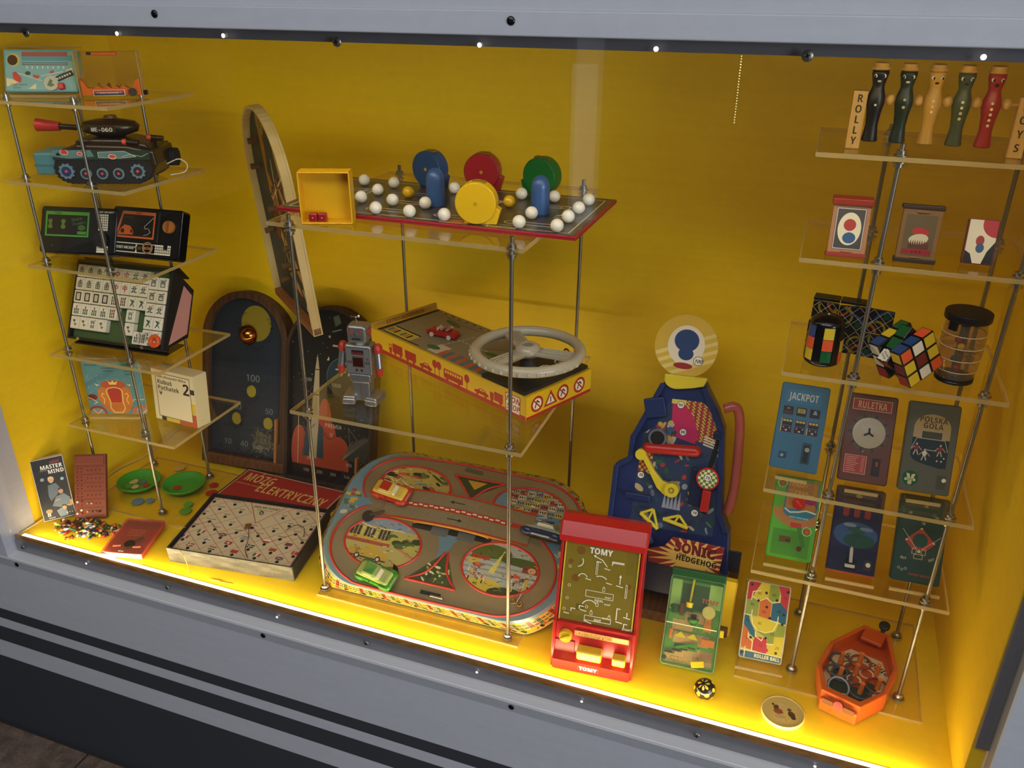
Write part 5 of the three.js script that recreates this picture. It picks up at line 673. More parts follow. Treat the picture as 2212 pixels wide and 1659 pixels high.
    if (kind === 3) { for (let j = 0; j < 4; j++) for (let i = 0; i < 7; i++) { g.fillStyle = ['#b0a070', '#a8482c', '#c8b488', '#8a8a70', '#c0a038'][(i + j) % 5]; const a = x0 + w * (0.2 + i * 0.11), b = y0 + h * (0.08 + j * 0.14); g.fillRect(a, b, w * 0.1, h * 0.12); for (let q = 0; q < 3; q++) { g.fillStyle = '#2c241c'; g.fillRect(a + 6 + q * w * 0.03, b + 8, w * 0.016, h * 0.05); } } g.fillStyle = '#5a7a8a'; g.fillRect(x0, y0 + h * 0.62, w, h * 0.4); for (let i = 0; i < 7; i++) stroke(g, [[x0 + w * rr(0, 0.8), y0 + h * rr(0.66, 0.95)], [x0 + w * rr(0.2, 1), y0 + h * rr(0.66, 0.95)]], '#d8d8c8', 5); }
    for (let i = 0; i < 130; i++) { const a = x0 + rnd() * w, b = y0 + rnd() * h, q = rr(6, 26); stroke(g, [[a, b], [a + q, b + rr(-8, 8)]], ['#2a2418', '#3a3018', '#efe4c4', '#7a2c1c', '#2c3a1c', '#d8b83c'][i % 6], rr(2, 5)); }
    g.restore();
  };
  const rings = [[-0.107, 0.082, 0.068, 0.044, 0], [0.099, 0.082, 0.063, 0.044, 1], [-0.092, 0.197, 0.064, 0.036, 2], [0.114, 0.197, 0.062, 0.036, 3]];
  part(t, 'printed_top', fit(new THREE.ShapeGeometry(poly(top), 1)), print(W, H, (g) => {
    g.fillStyle = '#6a8890'; g.fillRect(0, 0, W, H); for (let i = 0; i < 30; i++) stroke(g, [[rr(0, W), rr(350, 560)], [rr(0, W), rr(350, 560)]].map((p, q, A) => [A[0][0] + q * 26, A[0][1] + q * 20]), '#d0d4c4', 5);
    for (let i = 0; i < 40; i++) { g.fillStyle = ['#a8482c', '#c8a83c', '#5a6a3a', '#c8b488'][i % 4]; g.fillRect(i < 20 ? rr(0, 90) : rr(W - 110, W), rr(330, 620), 36, 22); }
    const road = '#85734f', draw = (lw, c) => { g.strokeStyle = c; g.lineWidth = lw; for (const [cx, cy, rx, ry] of rings) { g.beginPath(); g.ellipse(X(cx), Y(cy), (rx + 0.015) * k, (ry + 0.014) * k, 0, 0, 7); g.stroke(); } stroke(g, [[X(-0.11), Y(0.018)], [X(0.1), Y(0.020)]], c, lw); stroke(g, [[X(-0.09), Y(0.247)], [X(0.11), Y(0.244)]], c, lw); stroke(g, [[X(-0.13), Y(0.144)], [X(0.13), Y(0.144)]], c, lw); stroke(g, [[X(-0.13), Y(0.172)], [X(0.13), Y(0.172)]], c, lw); };
    draw(120, road); for (let i = 0; i < 5000; i++) { }
    for (const r of rings) scen(g, ...r);
    const tri = (p, c) => { pathFill(g, p.map(q => [X(q[0]), Y(q[1])]), c); }; tri([[-0.046, 0.033], [0.002, 0.088], [0.008, 0.088], [0.038, 0.033]], '#3a4a20'); for (let i = 0; i < 40; i++) blob(g, X(rr(-0.02, 0.02)), Y(rr(0.036, 0.066)), rr(6, 22), rr(4, 9), ['#2a3818', '#b8b04a', '#d8d4a0', '#4a5c24'][i % 4], rr(0, 1)); tri([[-0.028, 0.230], [0.06, 0.230], [0.012, 0.194]], '#34441e'); tri([[-0.005, 0.226], [0.03, 0.226], [0.012, 0.21]], '#c8982c');
    g.fillStyle = '#2a2a20'; g.fillRect(X(-0.07), Y(0.13), 0.14 * k, 40); g.fillStyle = '#6a6a60'; g.fillRect(X(-0.035), Y(0.13), 0.03 * k, 60); g.fillRect(X(0.012), Y(0.13), 0.03 * k, 60);
    for (let i = 0; i < 2600; i++) { g.fillStyle = rnd() < 0.5 ? 'rgba(160,144,112,0.35)' : 'rgba(110,98,76,0.35)'; g.fillRect(rnd() * W, rnd() * H, 4, 3); }
  }, 0.28, { metalness: 0.1 }), [0, 0, TH + 0.0002]);
  // raised red kerbs
  const kerb = (pts, closed) => part(t, 'red_kerb', tube(pts.map(p => [p[0], p[1], TH + 0.0008]), 0.0021, closed ? 90 : 60, 6, closed, 0.5), redRail), el = (cx, cy, rx, ry, a0 = 0, a1 = 360, m = 24) => Array.from({ length: m }, (_, i) => { const a = R(a0 + (a1 - a0) * i / (a1 - a0 === 360 ? m : m - 1)); return [cx + Math.cos(a) * rx, cy + Math.sin(a) * ry]; });
  kerb(el(-0.107, 0.082, 0.068, 0.044), true); kerb(el(0.099, 0.082, 0.063, 0.044), true);
  kerb(el(-0.092, 0.197, 0.064, 0.036, -25, 205), false); kerb(el(0.114, 0.197, 0.062, 0.036, -25, 205), false);
  kerb([...el(-0.103, 0.080, 0.094, 0.076, 125, 262, 14), [-0.02, 0.004], [0.05, 0.005], ...el(0.099, 0.081, 0.090, 0.075, 275, 415, 14)], false);
  kerb([...el(-0.092, 0.190, 0.094, 0.060, 215, 95, 14), [-0.02, 0.2535], [0.05, 0.2525], ...el(0.112, 0.190, 0.090, 0.060, 85, -35, 14)], false);
  kerb([[-0.15, 0.1585], [-0.08, 0.158], [0.08, 0.158], [0.15, 0.1585]], false);
  kerb([[-0.046, 0.032], [-0.015, 0.052], [0.004, 0.09]], false); kerb([[0.008, 0.09], [0.018, 0.056], [0.040, 0.032]], false); kerb([[-0.046, 0.032], [0.040, 0.032]], false); kerb([[-0.030, 0.231], [-0.012, 0.215], [0.010, 0.192]], false); kerb([[0.014, 0.192], [0.034, 0.216], [0.062, 0.231]], false); kerb([[-0.030, 0.231], [0.062, 0.231]], false);
  // humped bridge carrying the two straights
  const hz = x => 0.0115 * Math.max(0, Math.cos(Math.PI * x / 0.26)) ** 1.3, hp = new THREE.Shape(); hp.moveTo(-0.13, 0); for (let i = 0; i <= 40; i++) { const x = -0.13 + 0.26 * i / 40; hp.lineTo(x, hz(x) + 0.0012); } hp.lineTo(0.13, 0); hp.lineTo(0.064, 0); for (let i = 0; i <= 20; i++) { const a = Math.PI * i / 20; hp.lineTo(Math.cos(a) * 0.064 - 0.002, Math.sin(a) * 0.0092); } hp.lineTo(-0.13, 0);
  part(t, 'bridge', ext(hp, 0.058, 0).rotateX(Math.PI / 2).translate(0, 0.187, 0), M(0xc88a2c, 0.35), [0, 0, TH + 0.0006]);
  const rib = (y0, y1, m, nm, dz) => { const p = [], u = [], ix = []; for (let i = 0; i <= 40; i++) { const x = -0.13 + 0.26 * i / 40; p.push(x, y0, hz(x) + dz, x, y1, hz(x) + dz); u.push(i / 40, 0, i / 40, 1); } for (let i = 0; i < 40; i++) { const a = 2 * i; ix.push(a, a + 2, a + 1, a + 1, a + 2, a + 3); } const g = new THREE.BufferGeometry(); g.setAttribute('position', new THREE.Float32BufferAttribute(p, 3)); g.setAttribute('uv', new THREE.Float32BufferAttribute(u, 2)); g.setIndex(ix); g.computeVertexNormals(); part(t, nm, g, m, [0, 0, TH + 0.0006]); };
  const deck = dir => print(800, 80, (g, W2, H2) => { g.fillStyle = '#85734f'; g.fillRect(0, 0, W2, H2); for (let i = 0; i < 900; i++) { g.fillStyle = rnd() < 0.5 ? '#988868' : '#867659'; g.fillRect(rnd() * W2, rnd() * H2, 4, 3); } stroke(g, [[370, 40], [430, 40]], '#2a241c', 6); pathFill(g, dir > 0 ? [[428, 28], [450, 40], [428, 52]] : [[372, 28], [350, 40], [372, 52]], '#2a241c'); }, 0.35);
  rib(0.1315, 0.1535, deck(1), 'bridge_road', 0.0016); rib(0.1625, 0.1840, deck(-1), 'bridge_road', 0.0016);
  rib(0.154, 0.162, print(800, 40, (g, a, b) => { g.fillStyle = '#b0301c'; g.fillRect(0, 0, a, b); for (let i = 0; i < 20; i++) { g.fillStyle = '#e0d2b0'; g.fillRect(100 + i * 30, i % 2 ? 8 : 16, 22, 14); } }, 0.35), 'bridge_median', 0.0028); rib(0.184, 0.187, redRail, 'red_kerb', 0.0030); rib(0.129, 0.1315, redRail, 'red_kerb', 0.0030);
  part(t, 'arch_bricks', tube(Array.from({ length: 15 }, (_, i) => { const a = Math.PI * i / 14; return [Math.cos(a) * 0.066 - 0.002, 0.1285, TH + 0.0006 + Math.sin(a) * 0.0100]; }), 0.0012, 40, 6), M(0xd89a3a, 0.4));
  // levers, slot and winding key
  part(t, 'switch_plate', cyl(0.0105, 0.0105, 0.0018, 22), M(0x2c2014, 0.35), [-0.150, 0.122, TH + 0.003], [90, 0, 0]); part(t, 'switch_arm', rbox(0.026, 0.005, 0.0018, 0.0008), M(0x4a3a26, 0.4), [-0.136, 0.130, TH + 0.005], [0, 0, 28]);
  part(t, 'stop_flag', ext(poly([[-0.006, 0], [0.006, 0], [0.004, 0.014], [-0.002, 0.018]]), 0.0012), M(0x2c1c12, 0.4), [-0.064, 0.036, TH + 0.002], [60, 0, 0]);
  part(t, 'slot', box(0.034, 0.006, 0.0008), black, [0.004, 0.017, TH + 0.0008]); part(t, 'slot_clip', rbox(0.022, 0.0035, 0.004, 0.0012), steel, [0.016, 0.0135, TH + 0.002]); part(t, 'slot', box(0.032, 0.007, 0.0008), M(0x5a4c34, 0.6), [0.0, 0.2445, TH + 0.0008], [0, 0, -4]);
  const key = thing('winding_key', 'small metal winding key lying on the tin race track', 'key', [-0.3415, 0.0392, -0.9535], [-28 + 0, 0, 0]);
  part(key, 'bow', join([torus(0.0036, 0.0012, 8, 18).translate(-0.007, 0, 0), torus(0.0036, 0.0012, 8, 18).translate(0.007, 0, 0), rbox(0.010, 0.004, 0.002, 0.0008)]).rotateX(-Math.PI / 2 + R(56)).rotateY(-0.4), M(0xa88a4a, 0.3, 0.9), [0, 0.004, 0]);
  part(key, 'stem', bar([0, 0.004, 0], [0.004, 0.017, -0.006], 0.0012, 8), M(0xc0b48a, 0.25, 0.9));
  // cars follow the slope: position on the top sheet
  const a = R(lean), at = (x, y, z) => [-0.483 + x, 0.0042 + y * Math.cos(a) + z * Math.sin(a), -0.935 - y * Math.sin(a) + z * Math.cos(a)];
  const tinCar = (label, body, lower, x, y, yaw, dz = 0) => {
    const c = thing('tin_car', label, 'toy car', at(x, y, TH + 0.0036 + dz), [90 - lean, yaw, 0], 'tin cars on the race track');
    const side = (pts, w, bev, m, nm, yy = 0) => { const s = new THREE.Shape(); s.moveTo(pts[0][0], pts[0][1]); s.splineThru(pts.slice(1).map(p => new THREE.Vector2(...p))); s.closePath(); return part(c, nm, ext(s, w, bev, 10).translate(0, 0, -w / 2), m); };
    const bm = M(body, 0.2, 0.1), lm = M(lower, 0.22, 0.1);
    side([[-0.0275, 0.0008], [-0.0285, 0.006], [-0.024, 0.0095], [0.0, 0.0105], [0.022, 0.0092], [0.0275, 0.0055], [0.0265, 0.0008]], 0.026, 0.0035, lm, 'lower_body');
    side([[-0.026, 0.008], [-0.023, 0.0118], [-0.012, 0.0132], [0.008, 0.0128], [0.020, 0.0115], [0.0245, 0.008]], 0.020, 0.003, bm, 'upper_body');
    const cb = side([[-0.0175, 0.0118], [-0.0135, 0.0175], [-0.006, 0.0198], [0.002, 0.0194], [0.0085, 0.0165], [0.0125, 0.0118]], 0.0165, 0.003, bm, 'cabin');
    part(cb, 'roof', rbox(0.0145, 0.0014, 0.013, 0.0006), lm, [-0.0035, 0.0194, 0], [0, 0, -2]);
    for (const s of [-1, 1]) { part(cb, 'side_window', rbox(0.019, 0.0042, 0.0006, 0.0002), M(0xd8cfae, 0.25), [-0.003, 0.0152, s * 0.0083]); for (const q of [-0.019, 0.018]) part(c, 'wheel_arch', sph(0.0062, 14, 10).scale(1.2, 0.85, 0.5), lm, [q, 0.0052, s * 0.0118]); part(c, 'door_knob', sph(0.0009, 8, 6), black, [-0.001, 0.0095, s * 0.0128]); }
    part(cb, 'windscreen', rbox(0.0006, 0.0055, 0.0125, 0.0002), M(0xc8c4a4, 0.2), [0.0105, 0.0155, 0], [0, 0, 36]); part(c, 'grille', rbox(0.001, 0.0042, 0.012, 0.0004), M(0xc8c4b4, 0.25, 0.6), [0.0268, 0.0055, 0]);
    part(c, 'chassis', box(0.05, 0.0012, 0.022), M(0x3a3020, 0.5), [0, 0.0006, 0]); c.scale.setScalar(1.28); return c;
  };
  tinCar('green tin car on the front road of the race track', 0xb6c06a, 0x3f8a24, -0.090, 0.0225, -12);
  tinCar('red and cream tin car on the upper left of the race track', 0xd8b848, 0xb8341c, -0.124, 0.168, -10, 0.004);
  tinCar('blue and grey tin car on the right of the race track', 0x9aa28a, 0x24304e, 0.149, 0.150, 176, 0.003);
}
// ---------- red tabletop pinball ----------
{
  const W = 0.118, t = thing('tabletop_pinball', 'red tabletop pinball with yellow window and yellow buttons', 'toy', [-0.207, 0.0005, -0.893], [0, 4.5, 0]), red = M(0xc2201c, 0.28), yel = M(0xe4b81c, 0.3);
  const side = (pts, w, b, m, nm, x = 0) => part(t, nm, ext(poly(pts.map(([z, y]) => [-z, y])), w, b).rotateY(Math.PI / 2).translate(-w / 2 + x, 0, 0), m);
  side([[0, 0], [0.002, 0.019], [-0.013, 0.024], [-0.019, 0.070], [-0.028, 0.070], [-0.066, 0.190], [-0.095, 0.190], [-0.088, 0]], W - 0.006, 0.002, red, 'cabinet');
  for (const s of [-1, 1]) side([[-0.004, 0.0], [-0.006, 0.022], [-0.0145, 0.074], [-0.0215, 0.076], [-0.0605, 0.197], [-0.094, 0.197], [-0.088, 0]], 0.004, 0.001, red, 'side_wall', s * (W / 2 - 0.002));
  side([[-0.052, 0.187], [-0.0535, 0.196], [-0.066, 0.212], [-0.082, 0.215], [-0.102, 0.206], [-0.102, 0.187]], W + 0.006, 0.003, red, 'roof');
  const lean = 17.5, b = [0, 0.0715, -0.0255], hW = 0.122;
  const g0 = new THREE.Group(); g0.name = 'window_unit'; g0.position.set(...b); g0.rotation.set(-R(lean), 0, 0); t.add(g0);
  part(g0, 'game_field', sheet(W - 0.014, hW, 0.001), print(720, 880, (g, w, h) => {
    g.fillStyle = '#968c38'; g.fillRect(0, 0, w, h); for (const [x, y, r] of [[150, 120, 44], [120, 420, 40], [640, 420, 30], [60, 250, 26]]) blob(g, x, y, r, r, '#8e5a1c'); g.fillStyle = '#8e8226'; g.fillRect(600, 60, 80, 240); g.fillStyle = '#6c6a22'; g.fillRect(150, 690, 90, 70);
  }, 0.35), [0, hW / 2, 0.0008]);
  const lineT = canvas(720, 880, (g, w, h) => {
    g.fillStyle = '#000000'; g.fillRect(0, 0, w, h);
    const wl = '#ffffff', L2 = p => stroke(g, p, wl, 9); stxt(g, 'TOMY', 350, 96, 84, wl, 0.95, 1, 0, '900'); L2([[290, 150], [370, 180], [420, 240]]); pathFill(g, [[280, 138], [310, 140], [296, 166]], wl); g.strokeStyle = wl; g.lineWidth = 5; g.strokeRect(318, 200, 14, 140); L2([[318, 205], [360, 205]]); g.strokeRect(470, 178, 110, 12); L2([[475, 190], [468, 215]]); g.beginPath(); g.arc(130, 230, 56, -0.6, 1.4); g.stroke(); L2([[400, 262], [450, 270]]);
    g.lineWidth = 9; g.beginPath(); g.arc(195, 400, 44, 3.4, 5.9); g.stroke(); g.beginPath(); g.arc(370, 430, 80, 4.2, 5.5); g.stroke(); L2([[225, 400], [275, 408]]); L2([[430, 410], [480, 418]]); L2([[560, 320], [560, 400]]); pathFill(g, [[545, 330], [575, 330], [560, 300]], wl); L2([[530, 420], [590, 430]]); g.lineWidth = 5; g.strokeRect(622, 395, 14, 140); 
    g.strokeRect(240, 520, 270, 66); stxt(g, 'GOAL', 376, 612, 34, wl); stxt(g, 'RESET▸', 466, 566, 22, wl); stxt(g, 'RESET▸', 466, 640, 22, wl); g.lineWidth = 9; g.beginPath(); g.arc(290, 700, 76, 3.5, 5.6); g.stroke(); for (const [x, y] of [[350, 640], [300, 740], [480, 760], [400, 470]]) { g.lineWidth = 4; g.strokeRect(x, y, 22, 34); blob(g, x + 11, y - 10, 6, 6, wl); } L2([[560, 660], [560, 780]]); L2([[560, 660], [590, 662]]); L2([[660, 690], [660, 730]]); L2([[630, 740], [690, 748]]);
    L2([[110, 770], [110, 740], [150, 742]]); L2([[190, 730], [190, 700], [230, 702]]); L2([[200, 740], [260, 748]]); g.lineWidth = 5; g.strokeRect(250, 790, 260, 50); stxt(g, 'OUT', 380, 826, 36, wl); stxt(g, 'RESET▸', 460, 790, 22, wl); L2([[560, 800], [620, 808]]); L2([[640, 850], [640, 810], [670, 812]]); for (const [x, y] of [[60, 300], [70, 500], [60, 640], [40, 760], [260, 700]]) { g.lineWidth = 4; g.beginPath(); g.arc(x, y, 13, 0, 7); g.stroke(); } stxt(g, 'START', 670, 868, 30, wl); L2([[250, 850], [320, 870]]); L2([[40, 800], [90, 806]]);
  }); lineT.colorSpace = THREE.NoColorSpace;
  part(g0, 'printed_lines', sheet(W - 0.014, hW, 0.001), new THREE.MeshStandardMaterial({ color: 0xf0ead0, roughness: 0.5, alphaMap: lineT, transparent: true }), [0, hW / 2, 0.0040]);
  part(g0, 'clear_window', box(W - 0.012, hW, 0.0012), new THREE.MeshPhysicalMaterial({ color: 0xfaf3b4, roughness: 0.05, transmission: 0.97, thickness: 0, ior: 1.45 }), [0, hW / 2, 0.0030]);
  for (const s of [-1, 1]) part(g0, 'window_edge', box(0.0016, hW, 0.004), M(0xe0c83a, 0.3), [s * (W / 2 - 0.0068), hW / 2, 0.0018]);
  const kn = part(t, 'timer_knob', cyl(0.0090, 0.0095, 0.007, 30), yel, [-0.0395, 0.0525, -0.0120], [82, 0, 0]); part(kn, 'grip', rbox(0.0155, 0.004, 0.004, 0.001), yel, [0, 0.0045, 0], [0, 28, 0]);
  part(t, 'flipper_button', rbox(0.036, 0.017, 0.016, 0.003, 3), yel, [-0.003, 0.0325, -0.0065]); part(t, 'launch_button', rbox(0.019, 0.014, 0.014, 0.0025, 3), yel, [0.0395, 0.0310, -0.0065]);
  part(t, 'recess', rbox(0.030, 0.020, 0.002, 0.0008), M(0x8a1412, 0.4), [-0.041, 0.0325, -0.0135], [-7, 0, 0]);
  part(t, 'score_strip', sheet(0.078, 0.0085, 0.0008), print(780, 86, (g, w, h) => { g.fillStyle = '#d8a04a'; g.fillRect(0, 0, w, h); for (let i = 0; i < 240; i++) { g.fillStyle = ['#8a4a1c', '#e8c878', '#b06a2c'][i % 3]; g.fillRect(rnd() * 520, 14 + rnd() * 58, rr(4, 16), 5); } g.fillStyle = '#e8c47a'; g.fillRect(540, 8, 220, 70); }), [0.012, 0.0585, -0.0150], [-7, 0, 0]);
  part(t, 'front_letters', sheet(0.032, 0.0105, 0.001), print(320, 105, (g, w, h) => { g.fillStyle = '#c2201c'; g.fillRect(0, 0, w, h); stxt(g, 'TOMY', w / 2, h / 2, 92, '#f4ead0', 1, 1, 0, '900'); }), [-0.003, 0.0100, 0.0015], [5, 0, 0]);
}
{ // green upright marble game
  const w = 0.078, h = 0.139, d = 0.020, t = leaner('marble_game', 'green and clear upright marble game with orange and yellow parts', 'toy', [-0.078, 0, -0.942], 3, 31, d), gr = M(0x1f6a24, 0.3), yel = M(0xe2c420, 0.3), or = M(0xe07a24, 0.35);
  part(t, 'back_body', slabBody(w, h, 0.010, 0.005, 0.0015).translate(0, 0, -0.010), gr);
  part(t, 'top_cap', rbox(w, 0.012, d, 0.002), M(0x155018, 0.35), [0, h - 0.006, -d / 2]);
  face(t, 'printed_field', w - 0.006, h - 0.02, print(560, 900, (g, W, H) => {
    g.fillStyle = '#4f8a34'; g.fillRect(0, 0, W, H); g.fillStyle = '#a8c470'; g.fillRect(0, 0, 110, 330); g.fillRect(420, 0, 140, 260); g.fillStyle = '#2c4a26'; g.fillRect(120, 30, 300, 280); for (let i = 0; i < 7; i++) blob(g, 60 + i * 30, 300 + (i % 2) * 26, 50, 30, '#24501e');
    g.fillStyle = '#c89a6a'; g.fillRect(190, 330, 210, 110); g.fillRect(60, 430, 230, 110); g.fillRect(90, 560, 390, 120); for (let i = 0; i < 500; i++) { g.fillStyle = ['#b0804e', '#d8b088', '#9a6a3a'][i % 3]; g.fillRect(rr(60, 480), rr(330, 680), 7, 4); }
    g.fillStyle = '#3a5a2a'; g.fillRect(110, 690, 250, 90); pathFill(g, [[20, 800], [120, 800], [120, 770], [200, 770], [200, 740], [280, 740], [280, 710], [400, 710], [400, 720], [540, 720], [540, 880], [40, 900], [20, 860]], '#c89868'); g.fillStyle = '#b07a5a'; g.fillRect(400, 720, 140, 110); for (let i = 0; i < 300; i++) { g.fillStyle = ['#a8703c', '#d8b488', '#4a6a2c'][i % 3]; g.fillRect(rr(40, 520), rr(790, 890), 9, 4); } stroke(g, [[10, 800], [120, 800], [120, 770], [200, 770], [200, 740], [280, 740], [280, 705], [390, 705]], '#4a2c18', 9); stxt(g, 'TOMY', 440, 190, 66, '#d85a4a', 1, 1, 0.03, '900'); g.strokeStyle = '#8a3a20'; g.lineWidth = 5; g.strokeRect(90, 830, 90, 40);
  }, 0.5), 0, (h - 0.02) / 2 + 0.003, -0.0097);
  part(t, 'swing_arm', rbox(0.0032, 0.034, 0.003, 0.001), yel, [-0.0065, 0.109, -0.006], [0, 0, -3]); part(t, 'swing_cup', cyl(0.0055, 0.0048, 0.007, 20), yel, [-0.0078, 0.089, -0.0045]);
  part(t, 'round_target', cyl(0.0092, 0.0092, 0.004, 26), M(0xd8c07a, 0.4), [0.0205, 0.083, -0.006], [90, 0, 0]); part(t, 'target_stem', ext(poly([[-0.005, 0], [0.0065, 0], [0.0045, 0.022], [-0.003, 0.022]]), 0.004), or, [0.0205, 0.056, -0.0085]);
  part(t, 'brown_tower', rbox(0.006, 0.018, 0.006, 0.001), M(0x6a2c1c, 0.4), [-0.0175, 0.081, -0.006]); part(t, 'green_block', rbox(0.009, 0.013, 0.005, 0.002), M(0x134a18, 0.35), [-0.0275, 0.080, -0.0065]); part(t, 'dark_block', rbox(0.008, 0.006, 0.006, 0.001), M(0x3a1a12, 0.4), [0.0005, 0.0735, -0.006]); part(t, 'green_cup', lathe([[0.0001, 0], [0.003, 0], [0.008, 0.006], [0.009, 0.009], [0.0075, 0.009], [0.0025, 0.002], [0.0001, 0.002]], 20), M(0x2c7a2c, 0.3), [0.0005, 0.061, -0.005]);
  for (const [x, a] of [[-0.0145, 0], [0.0025, -8]]) { const f = part(t, 'yellow_truss', ext(poly([[-0.0072, 0], [0.0072, 0], [0.0072, 0.0016], [0, 0.008], [-0.0072, 0.0016]]), 0.003).translate(0, 0, 0), yel, [x, 0.0415, -0.007], [0, 0, a]); }
  part(t, 'orange_peg', rbox(0.005, 0.014, 0.005, 0.001), or, [-0.0285, 0.044, -0.0065]); part(t, 'orange_block', rbox(0.019, 0.0105, 0.006, 0.001), or, [0.0245, 0.040, -0.006]);
  part(t, 'green_stair', ext(poly([[-0.018, 0], [0.014, 0.0], [0.014, 0.011], [0.004, 0.010], [-0.018, 0.002]]), 0.004), M(0x3f8a2c, 0.35), [-0.003, 0.0245, -0.009]);
  for (let i = 0; i < 4; i++) part(t, 'step_rail', rbox(0.011, 0.0022, 0.005, 0.0006), M(0x4a2c18, 0.4), [-0.029 + i * 0.0108, 0.0175 + i * 0.0036, -0.0065]);
  part(t, 'black_hole', cyl(0.0032, 0.0032, 0.001, 16), black, [-0.0335, 0.0085, -0.0088], [90, 0, 0]);
  part(t, 'lever', rbox(0.018, 0.009, 0.009, 0.001), yel, [0.0145, 0.0095, 0.0], [0, 0, 14]); part(t, 'side_lever', rbox(0.006, 0.010, 0.006, 0.001), yel, [w / 2 + 0.003, 0.056, -0.010]);
  const cov = new THREE.MeshPhysicalMaterial({ color: 0xf7fbf0, roughness: 0.05, transmission: 0.98, thickness: 0, ior: 1.45 });
  part(t, 'clear_cover', plate(w - 0.001, h - 0.010, 0.0012, 0.005).translate(0, (h - 0.010) / 2, -0.0012), cov);
  const rim = rrect(w - 0.001, h - 0.010, 0.005); rim.holes.push(new THREE.Path(rrect(w - 0.004, h - 0.013, 0.004).getPoints(8))); part(t, 'cover_rim', ext(rim, 0.011).translate(0, (h - 0.010) / 2, -0.0112), M(0xdcecc0, 0.3, 0, { transmission: 0.8, thickness: 0 }));
  part(t, 'cover_ridge', rbox(w - 0.006, 0.0016, 0.0022, 0.0006), M(0xe0e4a8, 0.3), [-0.001, 0.0605, 0.0003]);
}
{ // spotted ball
  solo('ball', 'small black and yellow spotted ball before the green marble game', 'ball', new THREE.SphereGeometry(0.0148, 32, 22), print(512, 256, (g, W, H) => { g.fillStyle = '#1c1208'; g.fillRect(0, 0, W, H); for (let j = 0; j < 4; j++) for (let i = 0; i < 7; i++) blob(g, i * 73 + (j % 2) * 36 + rr(-6, 6), 32 + j * 64, rr(16, 26), rr(14, 22), '#e2c428', rr(0, 3)); }, 0.2), [-0.047, 0.0151, -0.9085], [10, 40, 20]);
  const d = thing('round_puzzle', 'round cream lidded dexterity puzzle lying near the front edge', 'toy', [0.058, 0.0004, -0.914], [0, 18, 0]);
  part(d, 'case', lathe([[0.0001, 0], [0.027, 0], [0.0285, 0.001], [0.0285, 0.0058], [0.0268, 0.0062], [0.0265, 0.0042], [0.0001, 0.0042]], 48), M(0xe6cf86, 0.35));
  part(d, 'picture', fit(flat(new THREE.CircleGeometry(0.0262, 44)), 'xz'), print(512, 512, (g, W, H) => { g.fillStyle = '#d8bf72'; g.fillRect(0, 0, W, H); blob(g, 200, 240, 60, 50, '#a8523a', 0.3); blob(g, 190, 170, 34, 40, '#5a4030', 0.5); blob(g, 205, 330, 70, 34, '#c0a878', 0.2); blob(g, 360, 300, 44, 56, '#4a3a2c', -0.3); blob(g, 350, 220, 28, 26, '#6a5040'); blob(g, 370, 360, 32, 26, '#3a2c22'); blob(g, 270, 130, 36, 20, '#d8cfa8', 0.5); blob(g, 160, 120, 16, 20, '#3a2a20'); stroke(g, [[150, 210], [260, 280]], '#7a3a2a', 10); for (let i = 0; i < 8; i++) blob(g, rr(260, 330), rr(320, 420), 5, 5, '#8a6a30'); }, 0.4), [0, 0.0045, 0]);
  part(d, 'clear_lid', lathe([[0.0001, 0.0076], [0.0278, 0.0076], [0.0298, 0.0066], [0.0302, 0.0012], [0.0296, 0.0012]], 48), acrylic);
}
